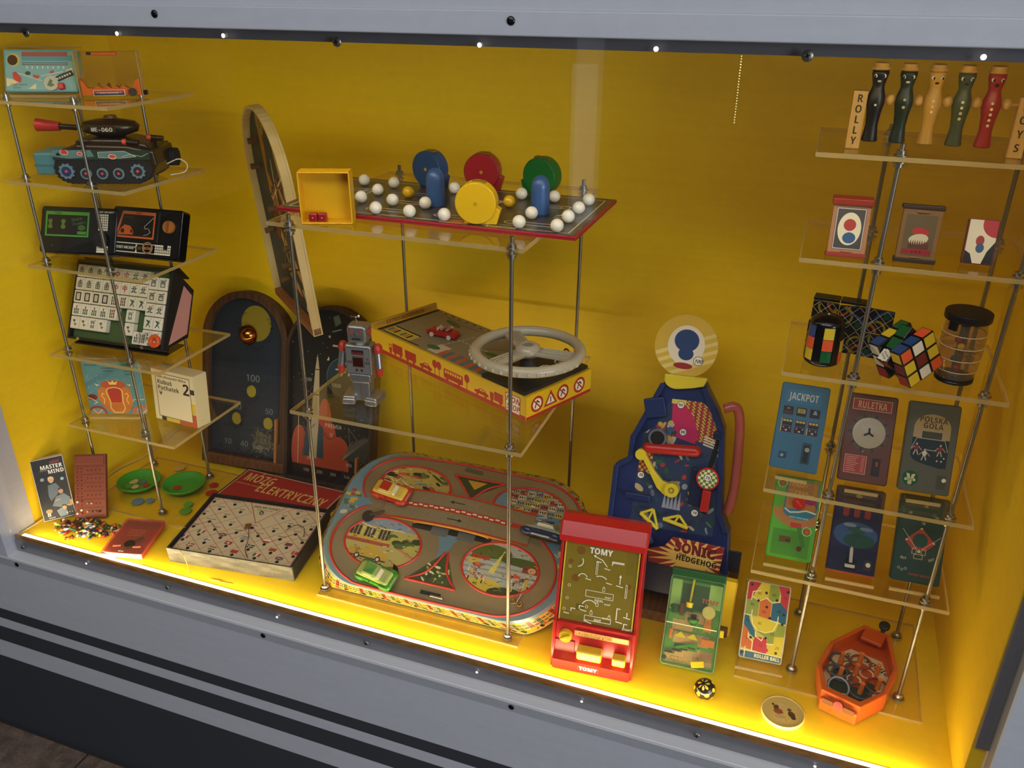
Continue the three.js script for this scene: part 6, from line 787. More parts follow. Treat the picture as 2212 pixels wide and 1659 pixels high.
// ---------- tall blue pinball tower on its plinth ----------
{
  const pl = thing('wooden_plinth', 'low brown wooden plinth under the blue pinball tower', 'plinth', [-0.135, 0, -1.115]);
  part(pl, 'block', uvm(rbox(0.205, 0.0185, 0.155, 0.001), 6), woodMat([120, 76, 30], [92, 56, 22]), [0, 0.0094, 0]);
  const yb = thing('display_block', 'upright yellow painted board behind the green marble game', 'display block', [-0.046, 0.0003, -1.046]); part(yb, 'panel', rbox(0.034, 0.102, 0.010, 0.001), yellowPaint, [0, 0.0515, 0]); part(yb, 'edge_strip', rbox(0.002, 0.102, 0.0105, 0.0005), M(0xc89a1a, 0.6), [0.0175, 0.0515, 0]);
  const d = 0.042, t = leaner('pinball_tower', 'tall blue plastic pinball tower with round yellow topper on a plinth', 'toy', [-0.125, 0.019, -1.066], 0, 18, d);
  t.position.y -= d * Math.sin(R(18)) - 0.0135;
  const bl = M(0x1d2d5c, 0.35), dk = M(0x131d3c, 0.4), yel = M(0xd8c22c, 0.35), red = M(0xb8261e, 0.3);
  const out = [[-0.088, 0.0], [0.076, 0.0], [0.080, 0.05], [0.072, 0.116], [0.058, 0.142], [0.050, 0.205], [0.042, 0.273], [0.029, 0.300], [0.006, 0.335], [-0.056, 0.333], [-0.077, 0.276], [-0.094, 0.243], [-0.093, 0.202], [-0.115, 0.190], [-0.109, 0.088], [-0.090, 0.074]];
  part(t, 'body', ext(poly(out), d - 0.008, 0.002).translate(0, 0, -d), bl);
  const fld = [[-0.080, 0.098], [0.048, 0.104], [0.048, 0.15], [0.036, 0.262], [0.016, 0.300], [0.004, 0.308], [-0.042, 0.306], [-0.060, 0.262], [-0.078, 0.245], [-0.080, 0.19]];
  const k = 760 / 0.128; part(t, 'printed_field', fit(new THREE.ShapeGeometry(poly(fld))), print(760, 1247, (g, W, H) => {
    const X = x => (x + 0.080) * k, Y = y => H - (y - 0.098) * k; g.fillStyle = '#2c3c58'; g.fillRect(0, 0, W, H);
    for (let j = 0; j < 26; j++) for (let i = 0; i < 22; i++) { const x = 330 + i * 26 + (j % 2) * 13, y = j * 15; if (x > 330 && y < 360) { g.fillStyle = (i + j) % 2 ? '#b82c22' : '#d8b040'; g.save(); g.translate(x, y); g.rotate(0.5); g.fillRect(0, 0, 22, 14); g.restore(); } }
    g.fillStyle = '#c02a5c'; g.beginPath(); g.moveTo(X(-0.04), Y(0.305)); g.bezierCurveTo(X(-0.006), Y(0.3), X(-0.008), Y(0.28), X(0.006), Y(0.26)); g.lineTo(X(0.002), Y(0.242)); g.lineTo(X(-0.035), Y(0.25)); g.closePath(); g.fill(); g.fillStyle = '#d8c860'; g.fillRect(X(-0.041), Y(0.307), 130, 46);
    for (let i = 0; i < 30; i++) blob(g, rr(0, 300), rr(240, 420), rr(14, 50), rr(10, 30), ['#a8322c', '#2c4a2c', '#b8b0a0', '#7a2c4a', '#3a5a7a', '#c8a24a'][i % 6], rr(0, 3)); for (let i = 0; i < 70; i++) blob(g, rr(30, 740), rr(430, 1230), rr(14, 52), rr(8, 28), ['#2f5a34', '#1f4a2a', '#6a7078', '#a83a2c', '#2c4466', '#c8b078', '#8a9298', '#3a2c4a'][i % 8], rr(0, 3));
    for (let j = 0; j < 8; j++) for (let i = 0; i < 5; i++) { g.fillStyle = (i + j) % 2 ? '#a82c22' : '#d8b848'; g.fillRect(10 + i * 24, 520 + j * 26, 22, 24); } for (let i = 0; i < 5; i++) pathFill(g, [[270 + i * 34, 1030], [288 + i * 34, 850 - (i % 2) * 40], [304 + i * 34, 1030]], '#9aa0a8'); for (let i = 0; i < 4; i++) pathFill(g, [[560, 300 + i * 24], [700, 330 + i * 24], [700, 344 + i * 24], [560, 314 + i * 24]], '#d8ceb0');
    const num = (s, x, y) => { blob(g, X(x), Y(y), 34, 34, '#1a1a1a'); blob(g, X(x), Y(y), 30, 30, '#efe8d4'); stxt(g, s, X(x), Y(y), 36, '#1a1a1a'); }; num('90', -0.027, 0.2985); num('80', -0.018, 0.2575); num('30', -0.0729, 0.1793); num('50', 0.0119, 0.1752); num('10', 0.0168, 0.1355);
  }, 0.4), [0, 0, -0.0079]);
  const rail = (a, b, w = 0.008, h = 0.010) => { const L = Math.hypot(b[0] - a[0], b[1] - a[1]); part(t, 'side_rail', rbox(w, L + w * 0.6, h, 0.0012), bl, [(a[0] + b[0]) / 2, (a[1] + b[1]) / 2, -0.004], [0, 0, -Math.atan2(b[0] - a[0], b[1] - a[1]) / Math.PI * 180]); };
  rail([0.066, 0.118], [0.052, 0.145]); rail([0.053, 0.145], [0.040, 0.268]); rail([0.039, 0.268], [0.006, 0.328]); rail([-0.092, 0.206], [-0.092, 0.24]); rail([-0.090, 0.242], [-0.058, 0.325]); rail([-0.111, 0.095], [-0.112, 0.186]); rail([-0.110, 0.190], [-0.092, 0.204]);
  part(t, 'left_pocket', rbox(0.030, 0.022, 0.012, 0.002), bl, [-0.094, 0.096, -0.003]); part(t, 'shelf_bar', rbox(0.040, 0.010, 0.012, 0.002), bl, [-0.072, 0.146, -0.003]); part(t, 'upper_block', rbox(0.032, 0.030, 0.012, 0.002), bl, [-0.064, 0.290, -0.003], [0, 0, 16]); part(t, 'right_column', rbox(0.020, 0.058, 0.010, 0.002), dk, [0.0145, 0.178, -0.006]);
  part(t, 'base_front', rbox(0.150, 0.056, 0.030, 0.003), dk, [-0.004, 0.030, -0.006]); part(t, 'step_rail', rbox(0.046, 0.012, 0.016, 0.002), bl, [-0.060, 0.076, 0.002], [0, 0, 24]);
  part(t, 'tube_mouth', cyl(0.014, 0.014, 0.014, 28), M(0x7c8088, 0.3, 0.4), [-0.0534, 0.2445, -0.001], [90, 0, 0]); part(t, 'tube_hole', cyl(0.0108, 0.0108, 0.0005, 24), black, [-0.0534, 0.2445, 0.0062], [90, 0, 0]);
  part(t, 'red_bar', bar([-0.066, 0.2265, 0.002], [0.006, 0.2335, 0.002], 0.0085, 18), red); for (const [x, y] of [[-0.066, 0.2265], [0.006, 0.2335]]) part(t, 'bar_end', sph(0.0085, 16, 10), red, [x, y, 0.002]);
  const arm = part(t, 'yellow_arm', ext(poly([[-0.0785, 0.219], [-0.070, 0.221], [-0.050, 0.193], [-0.036, 0.180], [-0.012, 0.176], [-0.0125, 0.163], [-0.030, 0.158], [-0.044, 0.168], [-0.062, 0.196]]), 0.010, 0.0015), yel, [0, 0, 0.000]); part(arm, 'pivot', cyl(0.0085, 0.0085, 0.014, 22), yel, [-0.0745, 0.2155, 0.005], [90, 0, 0]); const pv = part(arm, 'pivot', cyl(0.011, 0.011, 0.018, 24), yel, [-0.0205, 0.1695, 0.006], [90, 0, 0]); part(pv, 'pivot_hole', torus(0.0035, 0.0012, 8, 18).rotateX(Math.PI / 2), M(0x8a7a1c, 0.5), [0, 0.009, 0]);
  const flip = (a, b) => { const x = [a[0] + (b[0] - a[0]) * 0.45, a[1] + (b[1] - a[1]) * 0.45]; const f = part(t, 'flipper', bar([...a, 0.002], [...b, 0.006], 0.0032, 8), yel); const p = [(a[0] + b[0]) / 2 + 0.004, Math.max(a[1], b[1]) + 0.010]; part(f, 'flipper_strut', bar([...a, 0.003], [...p, 0.003], 0.0022, 6), yel); part(f, 'flipper_strut', bar([...p, 0.003], [...b, 0.005], 0.0022, 6), yel); part(f, 'flipper_strut', bar([...p, 0.003], [...x, 0.004], 0.0018, 6), yel); };
  flip([-0.064, 0.122], [-0.034, 0.103]); flip([-0.028, 0.120], [0.011, 0.114]);
  const tg = part(t, 'round_target', cyl(0.017, 0.017, 0.005, 30), red, [0.0295, 0.195, 0.002], [90, 0, 0]); part(tg, 'target_face', fit(new THREE.CircleGeometry(0.0145, 30)).rotateX(-Math.PI / 2), print(256, 256, (g) => { g.fillStyle = '#b8b060'; g.fillRect(0, 0, 256, 256); for (let j = 0; j < 7; j++) for (let i = 0; i < 7; i++) { g.fillStyle = (i + j) % 2 ? '#e8e0b0' : '#5a7a34'; g.fillRect(i * 37, j * 37, 37, 37); } blob(g, 128, 110, 50, 50, '#1a1a1a'); blob(g, 128, 110, 44, 44, '#efe8d4'); stxt(g, '70', 128, 112, 56, '#1a1a1a'); }), [0, 0.0027, 0]);
  part(t, 'target_stem', rbox(0.013, 0.034, 0.008, 0.0015), red, [0.031, 0.160, 0.001]);
  part(t, 'slot', rbox(0.006, 0.055, 0.002, 0.001), black, [0.0335, 0.238, -0.0066], [0, 0, -8]); part(t, 'slot_block', rbox(0.012, 0.012, 0.010, 0.0015), dk, [0.034, 0.262, -0.003]);
  // sign
  const sg = [[-0.044, 0.072], [-0.020, 0.080], [-0.008, 0.098], [0.070, 0.098], [0.066, 0.045], [0.03, 0.050], [-0.040, 0.052]];
  part(t, 'name_sign', ext(poly(sg), 0.004, 0.0006), print(800, 380, (g, W, H) => { g.fillStyle = '#8a1c24'; g.fillRect(0, 0, W, H); g.fillStyle = '#d8b458'; g.beginPath(); for (let i = 0; i < 44; i++) { const r = i % 2 ? rr(150, 200) : rr(330, 460), a = i / 44 * 6.283; g.lineTo(470 + Math.cos(a) * r * 1.2, 200 + Math.sin(a) * r * 0.75); } g.fill(); stxt(g, 'SONIC', 500, 100, 150, '#2a1410', 0.95, 1, 0.03, '900'); stxt(g, 'SONIC', 496, 96, 142, '#7a1c1c', 0.95, 1, 0.03, '900'); stxt(g, 'THE', 380, 176, 46, '#1c1410', 1, 1, 0.02); stxt(g, 'HEDGEHOG', 530, 216, 84, '#1c1410', 0.95, 1, 0.03, '900'); }, 0.4), [0, 0, 0.011]);
  part(t, 'black_panel', rbox(0.024, 0.034, 0.003, 0.002), M(0x121826, 0.4), [0.083, 0.072, -0.010]);
  // topper: plain disc with the number
  part(t, 'top_bracket', ext((() => { const s = new THREE.Shape(); s.moveTo(-0.056, 0.334); s.quadraticCurveTo(-0.05, 0.322, -0.036, 0.323); s.lineTo(-0.012, 0.328); s.lineTo(0.004, 0.333); s.lineTo(0.008, 0.346); s.lineTo(-0.056, 0.344); return s; })(), 0.018, 0.002), yel, [0, 0, -0.014]);
  part(t, 'topper_disc', cyl(0.0475, 0.0475, 0.003, 48).rotateX(Math.PI / 2), M(0xd8b23a, 0.45), [-0.031, 0.389, -0.006]);
  part(t, 'topper_print', fit(new THREE.CircleGeometry(0.047, 48)), print(512, 512, (g, W, H) => { g.fillStyle = '#d6b03c'; g.fillRect(0, 0, W, H); for (let i = 0; i < 4; i++) pathFill(g, [[0, 330 + i * 70], [512, 110 + i * 70], [512, 140 + i * 70], [0, 365 + i * 70]], '#e4cc78'); blob(g, 256, 250, 150, 165, '#e8dcc0'); blob(g, 256, 210, 100, 92, '#28406e'); blob(g, 262, 318, 62, 54, '#28406e'); blob(g, 250, 420, 78, 26, '#a82c28'); blob(g, 370, 365, 42, 38, '#1c1c1c'); blob(g, 370, 365, 38, 34, '#efe8d4'); stxt(g, '100', 370, 367, 40, '#1c1c1c', 1, 1, 0, 'bold italic'); }, 0.4), [-0.031, 0.389, -0.0043]);
  part(t, 'return_tube', tube([[0.036, 0.300, -0.030], [0.052, 0.305, -0.034], [0.061, 0.285, -0.036], [0.066, 0.235, -0.036], [0.068, 0.180, -0.034], [0.064, 0.140, -0.030]], 0.0075, 40, 12), new THREE.MeshPhysicalMaterial({ color: 0xd8786a, roughness: 0.25, transmission: 0.45, thickness: 0 }));
}
// ---------- right shelf unit, top: wooden roller figures ----------
{
  const wd = woodMat([222, 176, 96], [200, 150, 72]), plain = M(0xd0a24e, 0.5), Y0 = RV[0] + 0.0003, t = thing('roller_figures', 'five painted wooden figures on an axle between two lettered planks', 'wooden toy', [0.0965, Y0, -1.022]);
  const plank = (x, word) => {
    const p = part(t, 'plank', rbox(0.0145, 0.0605, 0.010, 0.0008), wd, [x, 0.0303, 0]);
    part(p, 'plank_letters', sheet(0.0138, 0.0590, 0.0006), print(140, 600, (g, W, H) => { g.fillStyle = '#d2a656'; g.fillRect(0, 0, W, H); for (let i = 0; i < 40; i++) { g.fillStyle = i % 2 ? '#c99b4a' : '#d9b066'; g.fillRect(rnd() * W, 0, 3, H); } [...word].forEach((c, i) => stxt(g, c, 70, (word.length === 5 ? 70 : 80) + i * (word.length === 5 ? 112 : 140), 112, '#3a2a18', 0.9, 1, 0, 'bold')); }), [0, 0, 0.0053]); return p;
  };
  plank(-0.0725, 'ROLLY'); plank(0.0860, 'BOYS');
  part(t, 'axle', bar([-0.074, 0.0525, 0], [0.088, 0.0525, 0], 0.0018, 10), plain);
  const prof = [[0.0001, 0.0], [0.0078, 0.0], [0.0084, 0.0012], [0.0074, 0.007], [0.0062, 0.017], [0.0072, 0.029], [0.0090, 0.039], [0.0086, 0.047], [0.0066, 0.0535], [0.0060, 0.057], [0.0072, 0.063], [0.0085, 0.069], [0.0080, 0.0735], [0.0001, 0.0745]];
  [['black', 0x16120e, 1], ['dark_green', 0x1f2e1c, 2], ['natural', 0xc99a3c, 3], ['grey_green', 0x4a5334, 4], ['red', 0xa32820, 5]].forEach(([n, c, nb], i) => {
    const x = -0.0565 + i * 0.0277, f = part(t, 'figure', lathe(prof, 30), M(c, 0.4), [x, 0.0090, 0]);
    part(f, 'hat', lathe([[0.0001, 0.0072], [0.0066, 0.0072], [0.0070, 0.0066], [0.0072, 0.0030], [0.0088, 0.0026], [0.0088, 0.0], [0.0001, 0.0]], 26), plain, [0, 0.0728, 0]);
    for (let k = 0; k < nb; k++) part(f, 'button_dot', sph(0.0016, 10, 8).scale(1, 1, 0.4), M(0xe6d6a8, 0.5), [0, 0.0445 - (nb === 1 ? 0.006 : nb === 2 ? k * 0.0075 : k * 0.0055), 0.0087 - Math.abs(0.04 - 0.0445 + k * 0.0055) * 0.06]);
    for (const s of [-1, 1]) { part(f, 'eye', sph(0.0019, 10, 8).scale(1, 1, 0.4), M(0xeee4cc, 0.5), [s * 0.0042, 0.0672, 0.0070]); part(f, 'pupil', sph(0.0011, 8, 6).scale(1, 1.3, 0.5), black, [s * 0.0042 + (i < 2 ? -0.0005 : 0.0005), 0.0668, 0.0075]); }
    part(f, 'mouth', sph(0.0016, 10, 8).scale(1.3, i === 4 ? 1.2 : 0.7, 0.5), i < 2 ? M(0xe6d6b8, 0.5) : M(0x2a140c, 0.6), [0, 0.0620, 0.0072]);
    part(t, 'bead', sph(0.0062, 20, 14).scale(0.8, 1, 1), plain, [x + 0.0139, 0.0525, 0]);
  });
}
// ---------- right shelf unit, second shelf: three small card cases ----------
function cardCase(label, x, z, yaw, lean, w, h, frame, cap, draw, open) {
  const d = 0.012, t = leaner('card_case', label, 'card case', [x, RV[1], z], yaw, lean, d);
  part(t, 'case_body', slabBody(w, h, d, 0.0015, 0.0008), frame);
  if (cap) { part(t, 'top_cap', rbox(w + 0.003, open ? 0.007 : 0.0045, d + (open ? 0.008 : 0.003), 0.001), cap, [0, h + 0.001, -d / 2 + (open ? 0.001 : 0)], [open ? 14 : 0, 0, 0]); part(t, 'bottom_cap', rbox(w + 0.003, 0.005, d + 0.003, 0.001), cap, [0, 0.0028, -d / 2]); part(t, 'tab', rbox(w * 0.3, 0.002, 0.002, 0.0005), frame, [0, h - 0.004, 0.0008]); part(t, 'tab', rbox(w * 0.3, 0.002, 0.002, 0.0005), frame, [0, 0.0068, 0.0008]); }
  face(t, 'printed_card', w * (cap ? 0.78 : 0.92), h * (cap ? 0.74 : 0.96), print(300, 420, draw, 0.45), 0, h * (cap ? 0.51 : 0.5));
}
cardCase('tan card case with open red lid on the second right shelf', 0.036, -0.992, 2, 14, 0.040, 0.062, M(0xb07a4e, 0.5), M(0x9a3420, 0.45), (g, W, H) => { g.fillStyle = '#4a4440'; g.fillRect(0, 0, W, H); g.strokeStyle = '#d8cbb8'; g.lineWidth = 8; g.strokeRect(8, 8, W - 16, H - 16); blob(g, W / 2, H / 2, 118, 165, '#e8dcb4'); blob(g, W / 2, 170, 62, 60, '#b03a30'); blob(g, W / 2 + 8, 300, 66, 56, '#3a5a80'); }, true);
cardCase('brown smoky card case with dark ends on the second right shelf', 0.108, -1.000, 0, 8, 0.040, 0.060, M(0x8a6438, 0.45), M(0x3a2a1c, 0.45), (g, W, H) => { g.fillStyle = '#6a5a3c'; g.fillRect(0, 0, W, H); blob(g, 160, 170, 84, 44, '#b83a34', 0.1); blob(g, 150, 250, 96, 56, '#d8cba8', -0.2); pathFill(g, Array.from({ length: 19 }, (_, i) => [60 + i * 11, i % 2 ? 310 : 255 - (i === 9 ? 20 : 0)]).concat([[262, 350], [60, 350]]), '#6a3a28'); g.fillStyle = '#9a2a2c'; g.fillRect(10, 356, 280, 50); for (let i = 0; i < 3; i++) blob(g, 110 + i * 40, 380, 8, 8, '#3a1416'); }, false);
cardCase('small card with red sun on the second right shelf', 0.172, -1.014, -2, 16, 0.0305, 0.049, M(0x7a2a1e, 0.5), null, (g, W, H) => { g.fillStyle = '#ece2c4'; g.fillRect(0, 0, W, H); blob(g, 290, 30, 150, 130, '#b83436'); pathFill(g, [[0, 300], [60, 330], [100, 420], [0, 420]], '#1c1818'); pathFill(g, [[300, 200], [230, 300], [190, 420], [300, 420]], '#1c1818'); blob(g, 140, 200, 44, 50, '#a83a34'); blob(g, 150, 270, 44, 46, '#3a5a80'); }, false);
// ---------- right shelf unit, third shelf: twist puzzles ----------
{
  const Y0 = RV[2] + 0.0003;
  const cube = thing('puzzle_cube', 'twisted colour puzzle cube standing on a corner on the third right shelf', 'puzzle', [0.1202, 0.5119 - 0.0022, -1.0]);
  cube.quaternion.set(0.0421, 0.33994, 0.23917, 0.90855);
  const e = 0.05009 / 3, bg = rbox(e * 0.985, e * 0.985, e * 0.985, 0.0012), sgm = sheet(e * 0.82, e * 0.82, 0.001), K = { B: 0x24447e, Y: 0xd8b82c, W: 0xe6dfca, O: 0xe0562c, R: 0x9a1f22, D: 0x6e1c1c, G: 0x11582a };
  // sticker letters: front (toward +z) rows top to bottom, left to right; left face columns from back to front; top rows from back to front
  const front = ['OWY', 'YDY', 'YWO'], left = ['WRY', 'W-D', 'RDR'], topf = ['BYG', 'WGG', 'BBO'];
  for (let i = 0; i < 3; i++) for (let j = 0; j < 3; j++) for (let q = 0; q < 3; q++) {
    const p = V((i - 1) * e, (j - 1) * e, (q - 1) * e), mid = q === 1, rz = mid ? R(24) : 0; if (mid) p.applyAxisAngle(V(0, 0, 1), rz);
    const c = part(cube, 'cubelet', bg, blackGloss, [p.x, p.y, p.z]); c.rotation.set(0, 0, rz);
    const st = (ch, x, y, z, rx, ry) => { if (ch && ch !== '-') { const s = part(c, 'sticker', sgm, M(K[ch], 0.3), [x, y, z]); s.rotation.set(rx, ry, 0); } }, o = e * 0.4955;
    if (q === 2) st(front[2 - j][i], 0, 0, o, 0, 0); if (i === 0) st(left[2 - j][q], -o, 0, 0, 0, -Math.PI / 2); if (j === 2) st(topf[q][i], 0, o, 0, -Math.PI / 2, 0);
    if (i === 2) st('OGB'[q], o, 0, 0, 0, Math.PI / 2); if (j === 0) st('YRW'[q], 0, -o, 0, Math.PI / 2, 0); if (q === 0) st('GWR'[i], 0, 0, -o, 0, Math.PI);
    if (i === 0 && j === 2 && mid) part(c, 'maker_label', sheet(e * 0.7, e * 0.7, 0.0008), print(128, 128, (g) => { g.fillStyle = '#e8e2d0'; g.fillRect(0, 0, 128, 128); ['BŰVÖS', 'KOCKA'].forEach((s, n) => stxt(g, s, 64, 44 + n * 40, 34, '#1c1814')); }), [0, e * 0.499, 0], [-90, 60, 0]);
  }
  // cylinder puzzle with colour columns
  const b = thing('puzzle_barrel', 'black cylinder puzzle with coloured columns on the third right shelf', 'puzzle', [0.0315, Y0, -1.032], [0, 20, 0]);
  part(b, 'core', lathe([[0.0001, 0], [0.018, 0], [0.0215, 0.003], [0.0220, 0.008], [0.0205, 0.052], [0.0195, 0.0545], [0.0190, 0.0550], [0.0185, 0.0565], [0.0170, 0.0570], [0.0165, 0.0585], [0.0130, 0.0592], [0.0120, 0.0610], [0.004, 0.0625], [0.0001, 0.0625]], 44), blackGloss);
  part(b, 'top_stud', sph(0.002, 12, 8), steel, [0, 0.0625, 0]);
  const colr = [['Y', 'O', 'G'], ['-', 'Y', 'O'], ['O', 'R', 'O'], ['Y', 'G', 'B'], ['R', 'Y', 'G'], ['B', 'O', 'Y']];
  const seg = new THREE.CylinderGeometry(0.0218, 0.0222, 0.0142, 8, 1, false, -0.28, 0.56);
  for (let i = 0; i < 6; i++) for (let j = 0; j < 3; j++) { const ch = colr[i][j]; if (ch === '-') continue; part(b, 'colour_slide', seg, M(K[ch], 0.3), [0, 0.0445 - j * 0.0150 - (i === 1 ? 0.003 : 0), 0], [0, i * 60 - 10, 0]); }
  // folding panel puzzle
  const f = thing('folding_panel_puzzle', 'black folding panel puzzle with crossing silver strings behind the cube', 'puzzle', [0.060, Y0, -1.068], [0, -6, 0]);
  const pm = print(256, 256, (g) => { g.fillStyle = '#17120e'; g.fillRect(0, 0, 256, 256); g.lineWidth = 26; [['#8a4a1c', 110], ['#7a6a1c', 84], ['#2c3a6a', 140]].forEach(([c, r], i) => { g.strokeStyle = c; g.beginPath(); g.arc(i * 110, 270 - i * 60, r, 3.2, 6.6); g.stroke(); }); g.fillStyle = '#173a22'; g.fillRect(160, 20, 70, 70); for (const p of [[[0, 64], [64, 0]], [[0, 192], [192, 0]], [[64, 256], [256, 64]], [[192, 256], [256, 192]], [[64, 0], [256, 192]], [[192, 0], [256, 64]], [[0, 64], [192, 256]], [[0, 192], [64, 256]]]) stroke(g, p, '#b8b0a0', 4); }, 0.25);
  for (let j = 0; j < 2; j++) for (let i = 0; i < 3; i++) { const p = part(f, 'panel', rbox(0.0315, 0.0315, 0.0035, 0.001), blackGloss, [-0.033 + i * 0.0322, 0.0160 + j * 0.0322, -0.002 * ((i + j) % 2)], [0, (i % 2 ? 7 : -5), 0]); part(p, 'panel_face', sheet(0.0305, 0.0305, 0.001), pm, [0, 0, 0.0019], [0, 0, ((i + 2 * j) % 4) * 90]); }
  for (let i = 0; i < 2; i++) part(f, 'panel', rbox(0.0315, 0.004, 0.018, 0.001), blackGloss, [-0.033 + i * 0.0322, 0.0675, -0.008]);
  // clear barrel jar
  const j = thing('puzzle_jar', 'clear barrel shaped puzzle jar with flat black lid on the third right shelf', 'puzzle', [0.181, Y0, -1.034]);
  part(j, 'base', lathe([[0.0001, 0], [0.0205, 0], [0.0215, 0.001], [0.0215, 0.0055], [0.0001, 0.0055]], 36), blackGloss);
  const glassy = new THREE.MeshPhysicalMaterial({ color: 0xe6d6b0, roughness: 0.1, transmission: 0.94, thickness: 0, ior: 1.45 });
  part(j, 'clear_wall', lathe([[0.0205, 0.0055], [0.0225, 0.018], [0.0240, 0.036], [0.0240, 0.056], [0.0225, 0.072], [0.0205, 0.0775]], 44), glassy);
  for (const [r, y] of [[0.0222, 0.016], [0.0236, 0.031], [0.0243, 0.046], [0.0238, 0.061]]) part(j, 'ring_seam', torus(r, 0.0005, 6, 44).rotateX(Math.PI / 2), M(0xc8bc94, 0.3), [0, y, 0]);
  part(j, 'core_post', cyl(0.005, 0.005, 0.072, 16), M(0x6a5438, 0.5), [0, 0.041, 0]); [['R', 0.054], ['Y', 0.046], ['B', 0.030], ['R', 0.020]].forEach(([c, y], i) => part(j, 'inner_ball', sph(0.0042, 14, 10), M(K[c], 0.4), [-0.006 + (i % 2) * 0.004, y, 0.012]));
  part(j, 'lid', lathe([[0.0001, 0.0765], [0.0250, 0.0765], [0.0255, 0.0775], [0.0255, 0.0845], [0.0248, 0.0855], [0.0001, 0.0855]], 44), black); part(j, 'lid_tab', rbox(0.010, 0.012, 0.004, 0.001), black, [-0.016, 0.073, 0.0185], [0, -40, 0]);
}
// ---------- right shelf unit, fourth shelf: three pocket games ----------
function pocketGame(label, x, y, z, yaw, lean, w, h, body, draw, extra, ew = 0.032, name = 'pocket_game') {
  const d = 0.013, t = leaner(name, label, 'pocket game', [x, y, z], yaw, lean, d);
  part(t, 'body', slabBody(w, h, d, 0.0035, 0.0012), body); face(t, 'printed_front', w - 0.003, h - 0.003, print(560, 1080, draw, 0.4), 0, h / 2, 0.0003, 0.003); if (extra) extra(t); return t;
}
pocketGame('blue pocket slot machine game with jackpot lettering', 0.020, RV[3] + 0.0026, -1.028, -1, 26, 0.061, 0.115, M(0x2f5f78, 0.4), (g, W, H) => {
  g.fillStyle = '#33647c'; g.fillRect(0, 0, W, H); g.fillStyle = '#2f6f92'; g.fillRect(50, 60, 440, 180); stxt(g, 'JACKPOT', 275, 150, 130, '#c9c0a8', 0.66, 1, 0, 'bold');
  for (let i = 0; i < 3; i++) { g.fillStyle = '#15100c'; g.fillRect(50 + i * 162, 285, 122, 110); } pathFill(g, [[85, 320], [110, 300], [135, 320]], '#8a9a9c'); g.fillStyle = '#4a2418'; g.fillRect(60, 345, 100, 45); g.fillStyle = '#b89a3c'; g.fillRect(226, 300, 92, 56); stxt(g, 'JACK', 272, 318, 26, '#3a2c14'); stxt(g, 'POT', 272, 342, 26, '#3a2c14'); pathFill(g, [[410, 350], [425, 300], [450, 300], [465, 350]], '#8a9698');
  for (let j = 0; j < 2; j++) for (let i = 0; i < 3; i++) { const x = 60 + i * 160, y = 450 + j * 88; g.fillStyle = '#17120f'; g.fillRect(x, y, 122, 80); g.fillStyle = ['#c8a83c', '#2f6f92', '#a82a44', '#c8b03c', '#a82a44', '#c8b03c'][i + j * 3]; g.fillRect(x - 12, y, 10, 80); for (let q = 0; q < (j ? 4 : 3); q++) { g.fillStyle = j ? ['#c86a5a', '#e0d8c0', '#7a8a90', '#b82c4a'][q] : '#c8a84a'; j ? blob(g, x + 24 + (q * 37) % 90, y + 22 + (q % 2) * 34, 11, 11, g.fillStyle) : g.fillRect(x + 8 + q * 38, y + 8, 30, 26); } }
  g.fillStyle = '#1f3f4e'; g.fillRect(350, 720, 110, 270); g.fillStyle = '#12181a'; g.fillRect(375, 750, 60, 220); g.fillStyle = '#243f4c'; g.fillRect(80, 870, 96, 90);
}, t => { part(t, 'slider', cyl(0.003, 0.003, 0.004, 16), M(0x9a9478, 0.4), [0.0138, 0.030, 0.001], [90, 0, 0]); part(t, 'button', cyl(0.0022, 0.0022, 0.003, 14), M(0x8a94a0, 0.4), [-0.0165, 0.018, 0.001], [90, 0, 0]); });
pocketGame('brown pocket roulette game with pale spinning wheel', 0.106, RV[3] + 0.0026, -1.027, 2, 27, 0.060, 0.115, M(0x5a2e1c, 0.4), (g, W, H) => {
  g.fillStyle = '#63341f'; g.fillRect(0, 0, W, H); g.fillStyle = '#d8b898'; g.fillRect(48, 50, 464, 140); g.fillStyle = '#a83426'; g.fillRect(56, 58, 448, 124); stxt(g, 'RULETKA', 280, 122, 124, '#d8b48c', 0.66, 1, 0, 'bold');
  blob(g, 280, 470, 240, 240, '#57402f'); for (let i = 0; i < 30; i++) { const a = i / 30 * 6.283; stroke(g, [[280 + Math.cos(a) * 195, 470 + Math.sin(a) * 195], [280 + Math.cos(a) * 236, 470 + Math.sin(a) * 236]], i % 3 ? '#7a5a44' : '#1c1410', i % 3 ? 5 : 14); }
  g.fillStyle = '#d8a48c'; g.fillRect(40, 760, 260, 230); g.fillStyle = '#a83a2e'; g.fillRect(46, 766, 248, 218); for (let i = 0; i < 8; i++) { g.fillStyle = '#dca890'; g.fillRect(64, 786 + i * 24, rr(90, 150), 6); g.fillRect(240, 786 + i * 24, 34, 6); } g.fillStyle = '#22120c'; g.fillRect(366, 770, 100, 220);
}, t => { const w = part(t, 'wheel', lathe([[0.0001, 0.0026], [0.006, 0.0024], [0.014, 0.0012], [0.0198, 0.0022], [0.0202, 0.0], [0.0001, 0]], 44), M(0xb8ac90, 0.35), [0, 0.0650, 0.0004], [90, 0, 0]); for (const a of [90, 210, 330]) part(w, 'spinner_arm', rbox(0.0068, 0.003, 0.0022, 0.001), M(0x1c2a30, 0.3), [Math.cos(R(a)) * 0.0034, 0.0030, -Math.sin(R(a)) * 0.0034], [0, a, 0]); part(t, 'ball', sph(0.0013, 10, 8), steel, [-0.004, 0.0405, 0.001]); part(t, 'slider', rbox(0.0045, 0.007, 0.003, 0.001), M(0x7a4636, 0.4), [0.0145, 0.0265, 0.0008]); });
